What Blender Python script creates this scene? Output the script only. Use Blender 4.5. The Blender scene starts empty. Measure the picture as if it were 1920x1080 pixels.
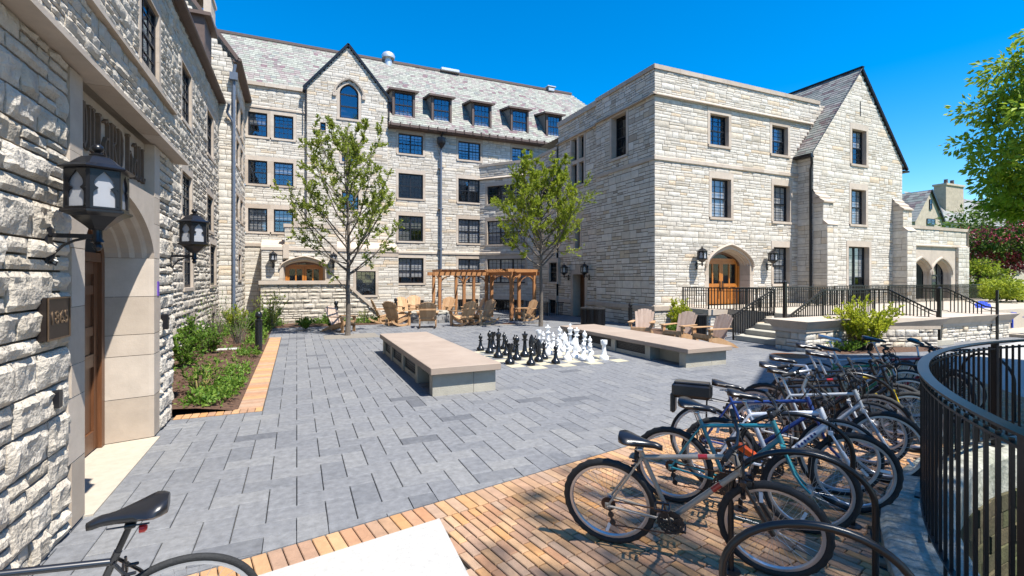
import bpy, math, random
from mathutils import Vector, Matrix, noise
V = Vector
PI = math.pi
RAD = math.radians
R = random.Random(20)
SC = bpy.context.scene
COL = SC.collection

# ------------------------------------------------------------------ camera numbers
FPX, U0, V0, TH, CH = 905.0, 960.0, 520.0, RAD(24.04), 1.95
CT, ST = math.cos(TH), math.sin(TH)


def ray(u, v):
    x = (u - U0) / FPX
    return (x * CT + ST, -x * ST + CT, (V0 - v) / FPX)


def G(u, v, z=0.0):
    d = ray(u, v); t = (z - CH) / d[2]
    return V((d[0] * t, d[1] * t, z))


def PX(u, v, X):
    d = ray(u, v); t = X / d[0]
    return V((X, d[1] * t, CH + d[2] * t))


def PY(u, v, Y):
    d = ray(u, v); t = Y / d[1]
    return V((d[0] * t, Y, CH + d[2] * t))


# ------------------------------------------------------------------ materials
MATS = {}


def nd(nt, typ, **kw):
    n = nt.nodes.new(typ)
    for k, v in kw.items():
        if k in n.inputs:
            n.inputs[k].default_value = v
        else:
            setattr(n, k, v)
    return n


def mat(name, ramp, rough=0.8, nscale=6.0, nmix=0.25, bump=0.0, bscale=40.0, metal=0.0, spec=0.4, tint=True,
        transl=0.0, stain=0.0, stain_col=(0.2, 0.17, 0.13), coat=0.0, detail=6.0, streak=False):
    """ramp: list of colours; a per-face 'tint' value picks between them, noise mottles it."""
    m = bpy.data.materials.new(name); m.use_nodes = True
    nt = m.node_tree; nt.nodes.clear(); L = nt.links.new
    out = nd(nt, 'ShaderNodeOutputMaterial')
    bs = nd(nt, 'ShaderNodeBsdfPrincipled')
    bs.inputs['Roughness'].default_value = rough
    bs.inputs['Metallic'].default_value = metal
    bs.inputs['Specular IOR Level'].default_value = spec
    bs.inputs['Coat Weight'].default_value = coat
    tc = nd(nt, 'ShaderNodeTexCoord')
    cr = nd(nt, 'ShaderNodeValToRGB')
    e = cr.color_ramp.elements
    n = len(ramp)
    e[0].position = 0; e[0].color = (*ramp[0], 1)
    e[1].position = 1; e[1].color = (*ramp[-1], 1)
    for i in range(1, n - 1):
        x = e.new(i / (n - 1)); x.color = (*ramp[i], 1)
    nz = nd(nt, 'ShaderNodeTexNoise'); nz.inputs['Scale'].default_value = nscale
    nz.inputs['Detail'].default_value = detail; nz.inputs['Roughness'].default_value = 0.65
    L(tc.outputs['Object'], nz.inputs['Vector'])
    if tint and n > 1:
        at = nd(nt, 'ShaderNodeAttribute'); at.attribute_name = 'tint'
        L(at.outputs['Fac'], cr.inputs['Fac'])
    elif n > 1:
        L(nz.outputs['Fac'], cr.inputs['Fac'])
    hs = nd(nt, 'ShaderNodeHueSaturation')
    mr = nd(nt, 'ShaderNodeMapRange')
    mr.inputs['From Min'].default_value = 0.25; mr.inputs['From Max'].default_value = 0.75
    mr.inputs['To Min'].default_value = 1 - nmix; mr.inputs['To Max'].default_value = 1 + nmix
    L(nz.outputs['Fac'], mr.inputs['Value']); L(mr.outputs['Result'], hs.inputs['Value'])
    L(cr.outputs['Color'], hs.inputs['Color'])
    col = hs.outputs['Color']
    if stain > 0:
        n2 = nd(nt, 'ShaderNodeTexNoise'); n2.inputs['Scale'].default_value = 0.9; n2.inputs['Detail'].default_value = 8
        n2.inputs['Roughness'].default_value = 0.7
        if streak:
            mp = nd(nt, 'ShaderNodeMapping'); mp.inputs['Scale'].default_value = (2.2, 2.2, .35)
            L(tc.outputs['Object'], mp.inputs['Vector']); L(mp.outputs[0], n2.inputs['Vector'])
        else:
            L(tc.outputs['Object'], n2.inputs['Vector'])
        m2 = nd(nt, 'ShaderNodeMapRange'); m2.inputs['From Min'].default_value = 0.5; m2.inputs['From Max'].default_value = 0.75
        m2.inputs['To Min'].default_value = 0; m2.inputs['To Max'].default_value = stain
        L(n2.outputs['Fac'], m2.inputs['Value'])
        mx = nd(nt, 'ShaderNodeMix'); mx.data_type = 'RGBA'
        L(m2.outputs['Result'], mx.inputs['Factor']); L(col, mx.inputs['A']); mx.inputs['B'].default_value = (*stain_col, 1)
        col = mx.outputs['Result']
    L(col, bs.inputs['Base Color'])
    if bump > 0:
        nb = nd(nt, 'ShaderNodeTexNoise'); nb.inputs['Scale'].default_value = bscale; nb.inputs['Detail'].default_value = 6
        L(tc.outputs['Object'], nb.inputs['Vector'])
        bp = nd(nt, 'ShaderNodeBump'); bp.inputs['Strength'].default_value = bump; bp.inputs['Distance'].default_value = 0.02
        L(nb.outputs['Fac'], bp.inputs['Height']); L(bp.outputs['Normal'], bs.inputs['Normal'])
    sh = bs.outputs[0]
    if transl > 0:
        tr = nd(nt, 'ShaderNodeBsdfTranslucent'); L(col, tr.inputs['Color'])
        ms = nd(nt, 'ShaderNodeMixShader'); ms.inputs['Fac'].default_value = transl
        L(sh, ms.inputs[1]); L(tr.outputs[0], ms.inputs[2]); sh = ms.outputs[0]
    L(sh, out.inputs['Surface'])
    MATS[name] = m
    return m


def glass_mat(name, refl=0.35, tintc=(0.55, 0.62, 0.7), clear=0.55):
    m = bpy.data.materials.new(name); m.use_nodes = True
    nt = m.node_tree; nt.nodes.clear(); L = nt.links.new
    out = nd(nt, 'ShaderNodeOutputMaterial')
    tp = nd(nt, 'ShaderNodeBsdfTransparent'); tp.inputs['Color'].default_value = (clear, clear, clear, 1)
    gl = nd(nt, 'ShaderNodeBsdfGlossy'); gl.inputs['Roughness'].default_value = 0.03; gl.inputs['Color'].default_value = (*tintc, 1)
    tc = nd(nt, 'ShaderNodeTexCoord')
    nz = nd(nt, 'ShaderNodeTexNoise'); nz.inputs['Scale'].default_value = 1.3; nz.inputs['Detail'].default_value = 1
    L(tc.outputs['Object'], nz.inputs['Vector'])
    bp = nd(nt, 'ShaderNodeBump'); bp.inputs['Strength'].default_value = 0.12; bp.inputs['Distance'].default_value = 0.05
    L(nz.outputs['Fac'], bp.inputs['Height']); L(bp.outputs['Normal'], gl.inputs['Normal'])
    lw = nd(nt, 'ShaderNodeLayerWeight'); lw.inputs['Blend'].default_value = .5
    pw = nd(nt, 'ShaderNodeMath'); pw.operation = 'POWER'; pw.inputs[1].default_value = 4
    L(lw.outputs['Facing'], pw.inputs[0])
    ad = nd(nt, 'ShaderNodeMath'); ad.operation = 'MULTIPLY_ADD'; ad.use_clamp = True; ad.inputs[1].default_value = .7; ad.inputs[2].default_value = refl
    L(pw.outputs[0], ad.inputs[0])
    ms = nd(nt, 'ShaderNodeMixShader'); L(ad.outputs[0], ms.inputs[0]); L(tp.outputs[0], ms.inputs[1]); L(gl.outputs[0], ms.inputs[2])
    L(ms.outputs[0], out.inputs['Surface'])
    MATS[name] = m
    return m


def wood_mat(name, c1, c2, rough=0.6, scale=(1, 14, 14), bump=0.1):
    m = bpy.data.materials.new(name); m.use_nodes = True
    nt = m.node_tree; L = nt.links.new
    bs = nt.nodes['Principled BSDF']; bs.inputs['Roughness'].default_value = rough
    tc = nd(nt, 'ShaderNodeTexCoord'); mp = nd(nt, 'ShaderNodeMapping'); mp.inputs['Scale'].default_value = scale
    nz = nd(nt, 'ShaderNodeTexNoise'); nz.inputs['Scale'].default_value = 2.5; nz.inputs['Detail'].default_value = 8
    nz.inputs['Distortion'].default_value = 0.6
    L(tc.outputs['Object'], mp.inputs['Vector']); L(mp.outputs[0], nz.inputs['Vector'])
    at = nd(nt, 'ShaderNodeAttribute'); at.attribute_name = 'tint'
    ad = nd(nt, 'ShaderNodeMath'); ad.operation = 'MULTIPLY_ADD'; ad.inputs[1].default_value = 0.5
    L(at.outputs['Fac'], ad.inputs[0])
    sb = nd(nt, 'ShaderNodeMath'); sb.operation = 'SUBTRACT'; sb.inputs[1].default_value = 0.25
    L(nz.outputs['Fac'], sb.inputs[0]); L(sb.outputs[0], ad.inputs[2])
    cr = nd(nt, 'ShaderNodeValToRGB'); cr.color_ramp.elements[0].color = (*c1, 1); cr.color_ramp.elements[1].color = (*c2, 1)
    cr.color_ramp.elements[0].position = 0.15; cr.color_ramp.elements[1].position = 0.85
    L(ad.outputs[0], cr.inputs['Fac']); L(cr.outputs['Color'], bs.inputs['Base Color'])
    bp = nd(nt, 'ShaderNodeBump'); bp.inputs['Strength'].default_value = bump; bp.inputs['Distance'].default_value = 0.01
    L(nz.outputs['Fac'], bp.inputs['Height']); L(bp.outputs['Normal'], bs.inputs['Normal'])
    MATS[name] = m
    return m


LS = [(0.40, 0.355, 0.285), (0.48, 0.435, 0.365), (0.515, 0.47, 0.405), (0.545, 0.505, 0.44), (0.575, 0.54, 0.475), (0.54, 0.44, 0.32)]
mat('limestone', LS, rough=0.92, nscale=6, nmix=0.18, bump=0.7, bscale=22, spec=0.2, stain=0.5, stain_col=(0.36, 0.31, 0.245), streak=True)
mat('limestone_rough', [(0.41, 0.355, 0.28), (0.45, 0.40, 0.33), (0.485, 0.435, 0.365), (0.52, 0.47, 0.40)], rough=0.95, nscale=9, nmix=0.16, bump=1.0, bscale=34, spec=0.15, stain=0.5, stain_col=(0.37, 0.315, 0.25), streak=True)
mat('limestone_shade_lift', [(0.36, 0.30, 0.235), (0.47, 0.42, 0.345), (0.54, 0.49, 0.415), (0.60, 0.55, 0.475), (0.50, 0.41, 0.295)], rough=0.92,
    nscale=4, nmix=0.16, bump=0.3, bscale=28, spec=0.2, stain=.5, stain_col=(0.36, 0.30, 0.23), streak=True)  # same stone as the front, lightened and warmed in place of fill light
mat('mortar_dark', [(0.085, 0.072, 0.058)], rough=0.95, nscale=20, nmix=0.2, spec=0.1)
mat('mortar', [(0.17, 0.15, 0.125)], rough=0.95, nscale=20, nmix=0.15, spec=0.1)
mat('dressed_stone', [(0.38, 0.315, 0.25), (0.45, 0.38, 0.31), (0.48, 0.415, 0.345)], rough=0.85, nscale=3.5, nmix=0.14, bump=0.08, bscale=60, spec=0.2, stain=0.25,
    stain_col=(0.33, 0.26, 0.20))
mat('slate', [(0.155, 0.095, 0.11), (0.19, 0.195, 0.175), (0.24, 0.25, 0.21), (0.29, 0.295, 0.255), (0.21, 0.165, 0.165), (0.27, 0.275, 0.235), (0.18, 0.19, 0.18)], rough=0.7,
    nscale=7, nmix=0.2, bump=0.1, spec=0.35)
mat('slate_dark', [(0.12, 0.085, 0.085), (0.17, 0.18, 0.165), (0.22, 0.23, 0.205), (0.26, 0.25, 0.23), (0.15, 0.11, 0.11)], rough=0.65, nscale=7, nmix=0.2, bump=0.1, spec=0.35)
mat('copper_brown', [(0.082, 0.054, 0.043), (0.11, 0.074, 0.06)], rough=0.55, nscale=5, nmix=0.2, spec=0.4)
mat('black_metal', [(0.009, 0.009, 0.011)], rough=0.3, nscale=12, nmix=0.2, spec=0.4)
mat('pit_gravel', [(0.17, 0.15, 0.125), (0.23, 0.21, 0.18)], rough=0.95, nscale=30, nmix=0.3, bump=0.6, bscale=80, tint=False)
mat('rail_metal', [(0.008, 0.008, 0.009)], rough=0.32, nscale=12, nmix=0.25, spec=0.45)
mat('black_plastic', [(0.010, 0.011, 0.013)], rough=0.22, nscale=12, nmix=0.1, spec=0.5)
mat('white_plastic', [(0.72, 0.73, 0.73)], rough=0.35, nscale=12, nmix=0.04, spec=0.5)
mat('window_frame', [(0.012, 0.013, 0.017)], rough=0.4, nscale=8, nmix=0.1)
mat('downpipe_blue', [(0.10, 0.125, 0.17)], rough=0.45, nscale=8, nmix=0.15)
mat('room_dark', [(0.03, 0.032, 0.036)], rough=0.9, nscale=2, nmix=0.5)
mat('blind_white', [(0.42, 0.43, 0.44)], rough=0.9, nscale=4, nmix=0.06)
mat('paver_grey', [(0.085, 0.088, 0.098), (0.125, 0.129, 0.138), (0.15, 0.153, 0.161), (0.165, 0.167, 0.172), (0.185, 0.185, 0.185)], rough=0.8, nscale=14, nmix=0.3,
    bump=0.25, bscale=90, spec=0.3, stain=0.4, stain_col=(0.20, 0.195, 0.185))
mat('paver_dark', [(0.07, 0.078, 0.094), (0.09, 0.097, 0.113)], rough=0.8, nscale=9, nmix=0.2, bump=0.2, bscale=90)
mat('paver_cream', [(0.40, 0.36, 0.26)], rough=0.85, nscale=9, nmix=0.12, bump=0.1)
mat('joint_sand', [(0.075, 0.068, 0.06)], rough=0.95, nscale=30, nmix=0.3)
mat('yellow_brick', [(0.41, 0.205, 0.075), (0.38, 0.22, 0.11), (0.45, 0.27, 0.14), (0.33, 0.225, 0.155), (0.36, 0.185, 0.095), (0.29, 0.185, 0.125), (0.43, 0.24, 0.10)], rough=0.85, nscale=10, nmix=0.2, bump=0.3, bscale=70,
    stain=0.2, stain_col=(0.30, 0.21, 0.13))
mat('pale_concrete', [(0.37, 0.36, 0.335)], rough=0.9, nscale=26, nmix=0.16, bump=0.3, bscale=120, stain=0.3, stain_col=(0.45, 0.40, 0.30))
mat('sandy_concrete', [(0.40, 0.345, 0.275)], rough=0.9, nscale=12, nmix=0.12, bump=0.12, bscale=80, stain=0.3, stain_col=(0.34, 0.27, 0.19))
mat('cast_concrete', [(0.36, 0.335, 0.275)], rough=0.9, nscale=3, nmix=0.15, bump=0.3, bscale=50, stain=0.35, stain_col=(0.28, 0.25, 0.19))
mat('bench_slab', [(0.30, 0.235, 0.185)], rough=0.8, nscale=2, nmix=0.1, bump=0.06, bscale=80, stain=0.35, stain_col=(0.42, 0.35, 0.29))
mat('mossy_stone', [(0.27, 0.27, 0.215), (0.40, 0.39, 0.34)], rough=0.95, nscale=14, nmix=0.45, bump=0.8, bscale=22, tint=False, stain=0.8, stain_col=(0.13, 0.15, 0.085))
mat('well_brick_shaded', [(0.055, 0.048, 0.024), (0.085, 0.068, 0.036), (0.06, 0.068, 0.026)], rough=0.95, nscale=8, nmix=0.5, bump=0.5, stain=0.5, stain_col=(0.05, 0.07, 0.025))  # mossy tones, darkened further to stand in for shade inside the well
mat('mulch', [(0.055, 0.028, 0.017), (0.13, 0.072, 0.045)], rough=0.95, nscale=26, nmix=0.4, bump=1.0, bscale=45, tint=False)
mat('lawn', [(0.07, 0.12, 0.025), (0.11, 0.18, 0.04)], rough=0.95, nscale=8, nmix=0.3, bump=0.6, bscale=60, tint=False)
mat('ground_earth', [(0.16, 0.155, 0.15)], rough=0.95, nscale=1, nmix=0.2)
mat('pale_bounce_wall', [(0.66, 0.62, 0.55)], rough=0.95, nscale=2, nmix=0.08)  # walls of the unseen hall, made pale to bounce light into the shade
mat('asphalt_roof', [(0.2, 0.2, 0.2)], rough=0.95, nscale=3, nmix=0.2)
mat('bronze_plaque', [(0.028, 0.021, 0.018)], rough=0.4, nscale=12, nmix=0.2, metal=0.4)
mat('bronze_bright', [(0.15, 0.10, 0.06)], rough=0.4, nscale=12, nmix=0.2, metal=0.5)
mat('milk_glass', [(0.42, 0.43, 0.46)], rough=0.25, nscale=3, nmix=0.05, transl=0.25)
mat('rust_iron', [(0.16, 0.055, 0.022), (0.22, 0.085, 0.03)], rough=0.8, nscale=14, nmix=0.3, tint=False)
mat('galv_metal', [(0.55, 0.56, 0.57)], rough=0.4, nscale=6, nmix=0.1, metal=0.5)
mat('grey_rubble', [(0.16, 0.155, 0.15), (0.24, 0.23, 0.22), (0.32, 0.31, 0.29)], rough=0.9, nscale=6, nmix=0.2, bump=0.5)
mat('bark_grey', [(0.085, 0.07, 0.056), (0.15, 0.125, 0.10)], rough=0.95, nscale=22, nmix=0.35, bump=0.6, bscale=60, tint=False)
mat('bark_dark', [(0.045, 0.034, 0.026), (0.08, 0.06, 0.045)], rough=0.95, nscale=22, nmix=0.3, bump=0.5, tint=False)
mat('stem_yellow', [(0.22, 0.20, 0.05)], rough=0.8, nscale=12, nmix=0.3)
GR = dict(rough=0.55, nscale=0.9, nmix=0.12, spec=0.3, transl=0.45, detail=2)
mat('leaf_elm', [(0.14, 0.18, 0.022), (0.22, 0.27, 0.034), (0.30, 0.36, 0.05), (0.36, 0.41, 0.07)], **GR)
mat('leaf_lime', [(0.16, 0.21, 0.016), (0.25, 0.31, 0.025), (0.34, 0.40, 0.036), (0.42, 0.46, 0.055)], **GR)
mat('leaf_shrub', [(0.06, 0.13, 0.016), (0.10, 0.20, 0.022), (0.16, 0.27, 0.035), (0.22, 0.32, 0.05)], **GR)
mat('leaf_yellow', [(0.28, 0.32, 0.02), (0.42, 0.46, 0.035), (0.52, 0.54, 0.05)], **GR)
mat('leaf_big', [(0.14, 0.20, 0.014), (0.22, 0.31, 0.022), (0.32, 0.41, 0.034), (0.38, 0.46, 0.05)], **GR)
mat('leaf_red', [(0.36, 0.05, 0.08), (0.52, 0.10, 0.15), (0.66, 0.18, 0.23)], **GR)
mat('leaf_hedge', [(0.06, 0.11, 0.016), (0.10, 0.17, 0.024), (0.14, 0.22, 0.03)], **GR)
wood_mat('door_dark', (0.075, 0.030, 0.013), (0.15, 0.062, 0.026), rough=0.4, scale=(14, 14, 1))
wood_mat('door_oak', (0.30, 0.095, 0.012), (0.46, 0.165, 0.025), rough=0.35, scale=(14, 14, 1))
wood_mat('cedar', (0.23, 0.095, 0.032), (0.38, 0.18, 0.07), rough=0.65, scale=(6, 6, 2))
wood_mat('teak', (0.33, 0.18, 0.08), (0.50, 0.32, 0.175), rough=0.7, scale=(5, 5, 1.2))
wood_mat('teak_grey', (0.36, 0.26, 0.20), (0.48, 0.37, 0.295), rough=0.75, scale=(5, 5, 1.2))
mat('blue_paint', [(0.02, 0.05, 0.42), (0.03, 0.08, 0.5)], rough=0.45, nscale=6, nmix=0.1)
mat('rubber', [(0.018, 0.018, 0.018)], rough=0.75, nscale=30, nmix=0.25, bump=0.3, bscale=120)
mat('alloy', [(0.55, 0.55, 0.56)], rough=0.42, nscale=10, nmix=0.1, metal=0.85)
mat('dark_alloy', [(0.06, 0.058, 0.058)], rough=0.35, nscale=20, nmix=0.3, metal=0.6)
mat('rusty_chain', [(0.10, 0.05, 0.03)], rough=0.6, nscale=40, nmix=0.4, metal=0.4)
mat('saddle_vinyl', [(0.012, 0.012, 0.014)], rough=0.3, nscale=20, nmix=0.15, spec=0.5)
mat('saddle_grey', [(0.45, 0.47, 0.50)], rough=0.35, nscale=20, nmix=0.1)
mat('cable_black', [(0.01, 0.01, 0.01)], rough=0.5)
mat('red_plastic', [(0.55, 0.02, 0.015)], rough=0.35, nscale=10, nmix=0.1)
mat('orange_plastic', [(0.70, 0.09, 0.012)], rough=0.4, nscale=10, nmix=0.1)
mat('white_reflector', [(0.7, 0.7, 0.72)], rough=0.2)
for nm, c in dict(paint_champagne=(0.28, 0.245, 0.20), paint_teal=(0.02, 0.20, 0.24), paint_blue=(0.018, 0.04, 0.17), paint_white=(0.66, 0.67, 0.70), paint_grey=(0.38, 0.39, 0.40),
                  paint_yellow=(0.55, 0.38, 0.015), paint_black=(0.012, 0.012, 0.014), paint_red=(0.32, 0.015, 0.015), paint_silver=(0.42, 0.43, 0.45), paint_cyan=(0.02, 0.26, 0.42),
                  paint_green=(0.03, 0.16, 0.06)).items():
    mat(nm, [c], rough=0.3, nscale=15, nmix=0.1, coat=0.5, spec=0.5)
mat('purple_sticker', [(0.12, 0.05, 0.38)], rough=0.5)
mat('far_stone', [(0.33, 0.27, 0.195), (0.41, 0.345, 0.26), (0.46, 0.395, 0.305)], rough=0.95, nscale=2, nmix=0.25, bump=0.4, bscale=6)
glass_mat('glass_sky', 0.30, (0.42, 0.52, 0.62), 0.85)
glass_mat('glass_dim', 0.17, (0.6, 0.7, 0.8), 0.88)
glass_mat('glass_clear', 0.05, (0.6, 0.65, 0.7), 0.75)

mat('blind_grey', [(0.16, 0.165, 0.17)], rough=0.9, nscale=4, nmix=0.1)
mat('letter_stone', [(0.13, 0.092, 0.064)], rough=0.85, nscale=8, nmix=0.2)
# ------------------------------------------------------------------ mesh builder
WORLD = {}


def root_matrix(o):
    while o.parent is not None:
        o = o.parent
    return WORLD.get(o.name, Matrix.Identity(4))


class MB:
    def __init__(s):
        s.v = []; s.f = []; s.m = []; s.t = []; s.sub = []

    def add(s, vs, fs, m=0, t=0.5):
        o = len(s.v)
        s.v.extend([tuple(p) for p in vs])
        for f in fs:
            s.f.append(tuple(i + o for i in f)); s.m.append(m); s.t.append(t)

    def quad(s, a, b, c, d, m=0, t=0.5):
        s.add([a, b, c, d], [(0, 1, 2, 3)], m, t)

    def box(s, lo, hi, m=0, t=0.5, M=None):
        x0, y0, z0 = lo; x1, y1, z1 = hi
        vs = [V((x, y, z)) for z in (z0, z1) for y in (y0, y1) for x in (x0, x1)]
        if M is not None:
            vs = [M @ p for p in vs]
        s.add(vs, [(0, 2, 3, 1), (4, 5, 7, 6), (0, 1, 5, 4), (2, 6, 7, 3), (0, 4, 6, 2), (1, 3, 7, 5)], m, t)

    def cbox(s, c, size, m=0, t=0.5, M=None, bev=0.0):
        """box with chamfered vertical+horizontal edges if bev"""
        if bev <= 0:
            h = [k / 2 for k in size]
            s.box([c[i] - h[i] for i in range(3)], [c[i] + h[i] for i in range(3)], m, t, M); return
        hx, hy, hz = [k / 2 for k in size]; b = bev
        def ring(x, y, z):
            return [(-x, -y + b, z), (-x + b, -y, z), (x - b, -y, z), (x, -y + b, z), (x, y - b, z), (x - b, y, z), (-x + b, y, z), (-x, y - b, z)]
        vs = ring(hx - b, hy - b, -hz) + ring(hx, hy, -hz + b) + ring(hx, hy, hz - b) + ring(hx - b, hy - b, hz)
        vs = [V(p) + V(c) for p in vs]
        if M is not None:
            vs = [M @ p for p in vs]
        fs = [tuple(range(7, -1, -1)), tuple(range(24, 32))]
        for k in range(3):
            for i in range(8):
                j = (i + 1) % 8
                fs.append((k * 8 + i, k * 8 + j, k * 8 + 8 + j, k * 8 + 8 + i))
        s.add(vs, fs, m, t)

    def tube(s, pts, r, seg=8, m=0, t=0.5, cap=True, closed=False):
        pts = [V(p) for p in pts]; n = len(pts)
        rr = r if isinstance(r, (list, tuple)) else [r] * n
        vs = []; up = None
        for i, p in enumerate(pts):
            if closed:
                d = pts[(i + 1) % n] - pts[i - 1]
            else:
                d = pts[min(i + 1, n - 1)] - pts[max(i - 1, 0)]
            if d.length < 1e-9:
                d = V((0, 0, 1))
            d.normalize()
            if up is None:
                up = V((0, 0, 1)) if abs(d.z) < 0.9 else V((1, 0, 0))
            a = d.cross(up)
            if a.length < 1e-6:
                a = d.cross(V((0, 1, 0)))
            a.normalize(); b = a.cross(d); up = b.copy()
            for k in range(seg):
                q = 2 * PI * k / seg + PI / seg
                vs.append(p + (a * math.cos(q) + b * math.sin(q)) * rr[i])
        fs = []
        for i in range(n if closed else n - 1):
            j = (i + 1) % n
            for k in range(seg):
                l = (k + 1) % seg
                fs.append((i * seg + k, i * seg + l, j * seg + l, j * seg + k))
        if cap and not closed:
            fs.append(tuple(range(seg - 1, -1, -1))); fs.append(tuple((n - 1) * seg + k for k in range(seg)))
        s.add(vs, fs, m, t)

    def bar(s, a, b, w, h, m=0, t=0.5, up=(0, 0, 1), bev=0.0):
        """rectangular bar from a to b: w sideways, h along up"""
        a = V(a); b = V(b); d = b - a; L = d.length
        if L < 1e-7:
            return
        d.normalize(); u = V(up)
        x = d.cross(u)
        if x.length < 1e-5:
            u = V((1, 0, 0)); x = d.cross(u)
        x.normalize(); u = x.cross(d)
        M = Matrix((x, d, u)).transposed().to_4x4(); M.translation = (a + b) / 2
        s.cbox((0, 0, 0), (w, L, h), m, t, M, bev)

    def lathe(s, prof, seg=16, c=(0, 0, 0), m=0, t=0.5, M=None, ph=0.0):
        vs = []; n = len(prof)
        for r, z in prof:
            for k in range(seg):
                q = 2 * PI * k / seg + ph
                vs.append(V((c[0] + r * math.cos(q), c[1] + r * math.sin(q), c[2] + z)))
        if M is not None:
            vs = [M @ p for p in vs]
        fs = []
        for i in range(n - 1):
            for k in range(seg):
                l = (k + 1) % seg
                fs.append((i * seg + k, i * seg + l, i * seg + seg + l, i * seg + seg + k))
        if prof[0][0] > 1e-5:
            fs.append(tuple(range(seg - 1, -1, -1)))
        if prof[-1][0] > 1e-5:
            fs.append(tuple((n - 1) * seg + k for k in range(seg)))
        s.add(vs, fs, m, t)

    def prism(s, poly, fn, d0, d1, m=0, t=0.5):
        """poly: 2-D outline; fn(a, b, depth) -> point; a solid between depths d0 and d1"""
        n = len(poly)
        vs = [fn(a, b, d0) for a, b in poly] + [fn(a, b, d1) for a, b in poly]
        fs = [tuple(range(n - 1, -1, -1)), tuple(range(n, 2 * n))]
        for i in range(n):
            j = (i + 1) % n
            fs.append((i, j, n + j, n + i))
        s.add(vs, fs, m, t)

    def build(s, name, mats, parent=None, smooth=None, world=True):
        for q in s.sub:
            o = q.build(name if name == 'coping' else 'string_course', mats, parent)
        if s.sub and not s.v:
            return o
        me = bpy.data.meshes.new(name)
        vs = s.v
        if parent is not None and world:
            Mi = root_matrix(parent).inverted()
            vs = [tuple(Mi @ V(p)) for p in vs]
        me.from_pydata(vs, [], s.f)
        if not isinstance(mats, (list, tuple)):
            mats = [mats]
        for k in mats:
            me.materials.append(MATS[k])
        if len(mats) > 1:
            me.polygons.foreach_set('material_index', s.m)
        at = me.attributes.new('tint', 'FLOAT', 'FACE'); at.data.foreach_set('value', s.t)
        if smooth is not None:
            me.polygons.foreach_set('use_smooth', [True] * len(s.f))
            me.set_sharp_from_angle(angle=RAD(smooth))
        me.update()
        o = bpy.data.objects.new(name, me); COL.objects.link(o)
        if parent is not None:
            o.parent = parent
        return o


def thing(name, label, cat, loc=(0, 0, 0), rz=0.0, group=None):
    o = bpy.data.objects.new(name, None); COL.objects.link(o)
    o.location = loc; o.rotation_euler = (0, 0, rz)
    o.empty_display_size = 0.2
    o['label'] = label; o['category'] = cat
    if group:
        o['group'] = group
    WORLD[o.name] = Matrix.Translation(V(loc)) @ Matrix.Rotation(rz, 4, 'Z')
    return o


def tag(o, label, cat, group=None):
    o['label'] = label; o['category'] = cat
    if group:
        o['group'] = group
    return o


def struct(o, kind='structure'):
    o['kind'] = kind
    return o


def copy_tree(o, parent=None):
    c = o.copy(); COL.objects.link(c)
    if parent is not None:
        c.parent = parent
    for ch in list(o.children):
        copy_tree(ch, c)
    return c


def dup(root, M, label=None, group=None):
    c = copy_tree(root)
    c.matrix_basis = M
    if label:
        c['label'] = label
    if group:
        c['group'] = group
    return c


def pose(x, y, z=0, rz=0, sc=1.0):
    return Matrix.Translation((x, y, z)) @ Matrix.Rotation(rz, 4, 'Z') @ Matrix.Scale(sc, 4)


def frame(o, d, n):
    """wall frame: pt(s, z, k) = o + d*s + up*z + n*k"""
    o = V(o); d = V(d).normalized(); n = V(n).normalized()
    return lambda s, z, k=0.0: (o.x + d.x * s + n.x * k, o.y + d.y * s + n.y * k, o.z + z)


# ------------------------------------------------------------------ masonry
def stone(mb, P, a, b, z0, z1, cell, bulge, rough, back, tint, sd, rnd, m=0):
    nx = max(2, min(16, int(math.ceil((b - a) / cell)))); nz = max(2, min(10, int(math.ceil((z1 - z0) / cell))))
    tiltx = rnd.uniform(-1, 1) * bulge * 0.45; tiltz = rnd.uniform(-1, 1) * bulge * 0.5
    bl = bulge * rnd.uniform(0.45, 1.0)
    wob = min(0.012, cell * 0.14)
    vs = []
    for j in range(nz + 1):
        tz = j / nz
        for i in range(nx + 1):
            tx = i / nx
            e = min(tx * (b - a), (1 - tx) * (b - a), tz * (z1 - z0), (1 - tz) * (z1 - z0))
            s_ = a + (b - a) * tx; z_ = z0 + (z1 - z0) * tz
            f = min(1.0, e / max(0.035, cell * 0.9))
            k = bl * (0.25 + 0.75 * f) + (tiltx * (tx - .5) + tiltz * (tz - .5)) * (0.3 + .7 * f)
            if rough > 0:
                q = V((s_ * 9 + sd, z_ * 9, sd * 1.7))
                k += rough * (noise.noise(q) * 1.1 + 0.6 * noise.noise(q * 2.7)) * (0.35 + 0.65 * f)
            if 0 < i < nx:
                s_ += rnd.uniform(-wob, wob)
            if 0 < j < nz:
                z_ += rnd.uniform(-wob, wob)
            vs.append(P(s_, z_, k))
    fs = []
    w = nx + 1
    for j in range(nz):
        for i in range(nx):
            fs.append((j * w + i, j * w + i + 1, (j + 1) * w + i + 1, (j + 1) * w + i))
    o = len(vs)
    ring = [(i, 0) for i in range(nx)] + [(nx, j) for j in range(nz)] + [(i, nz) for i in range(nx, 0, -1)] + [(0, j) for j in range(nz, 0, -1)]
    for i, j in ring:
        vs.append(P(a + (b - a) * i / nx, z0 + (z1 - z0) * j / nz, back))
    n = len(ring)
    for q in range(n):
        r = (q + 1) % n
        i, j = ring[q]; i2, j2 = ring[r]
        fs.append((o + q, o + r, j2 * w + i2, j * w + i))
    mb.add(vs, fs, m, tint)


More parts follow.
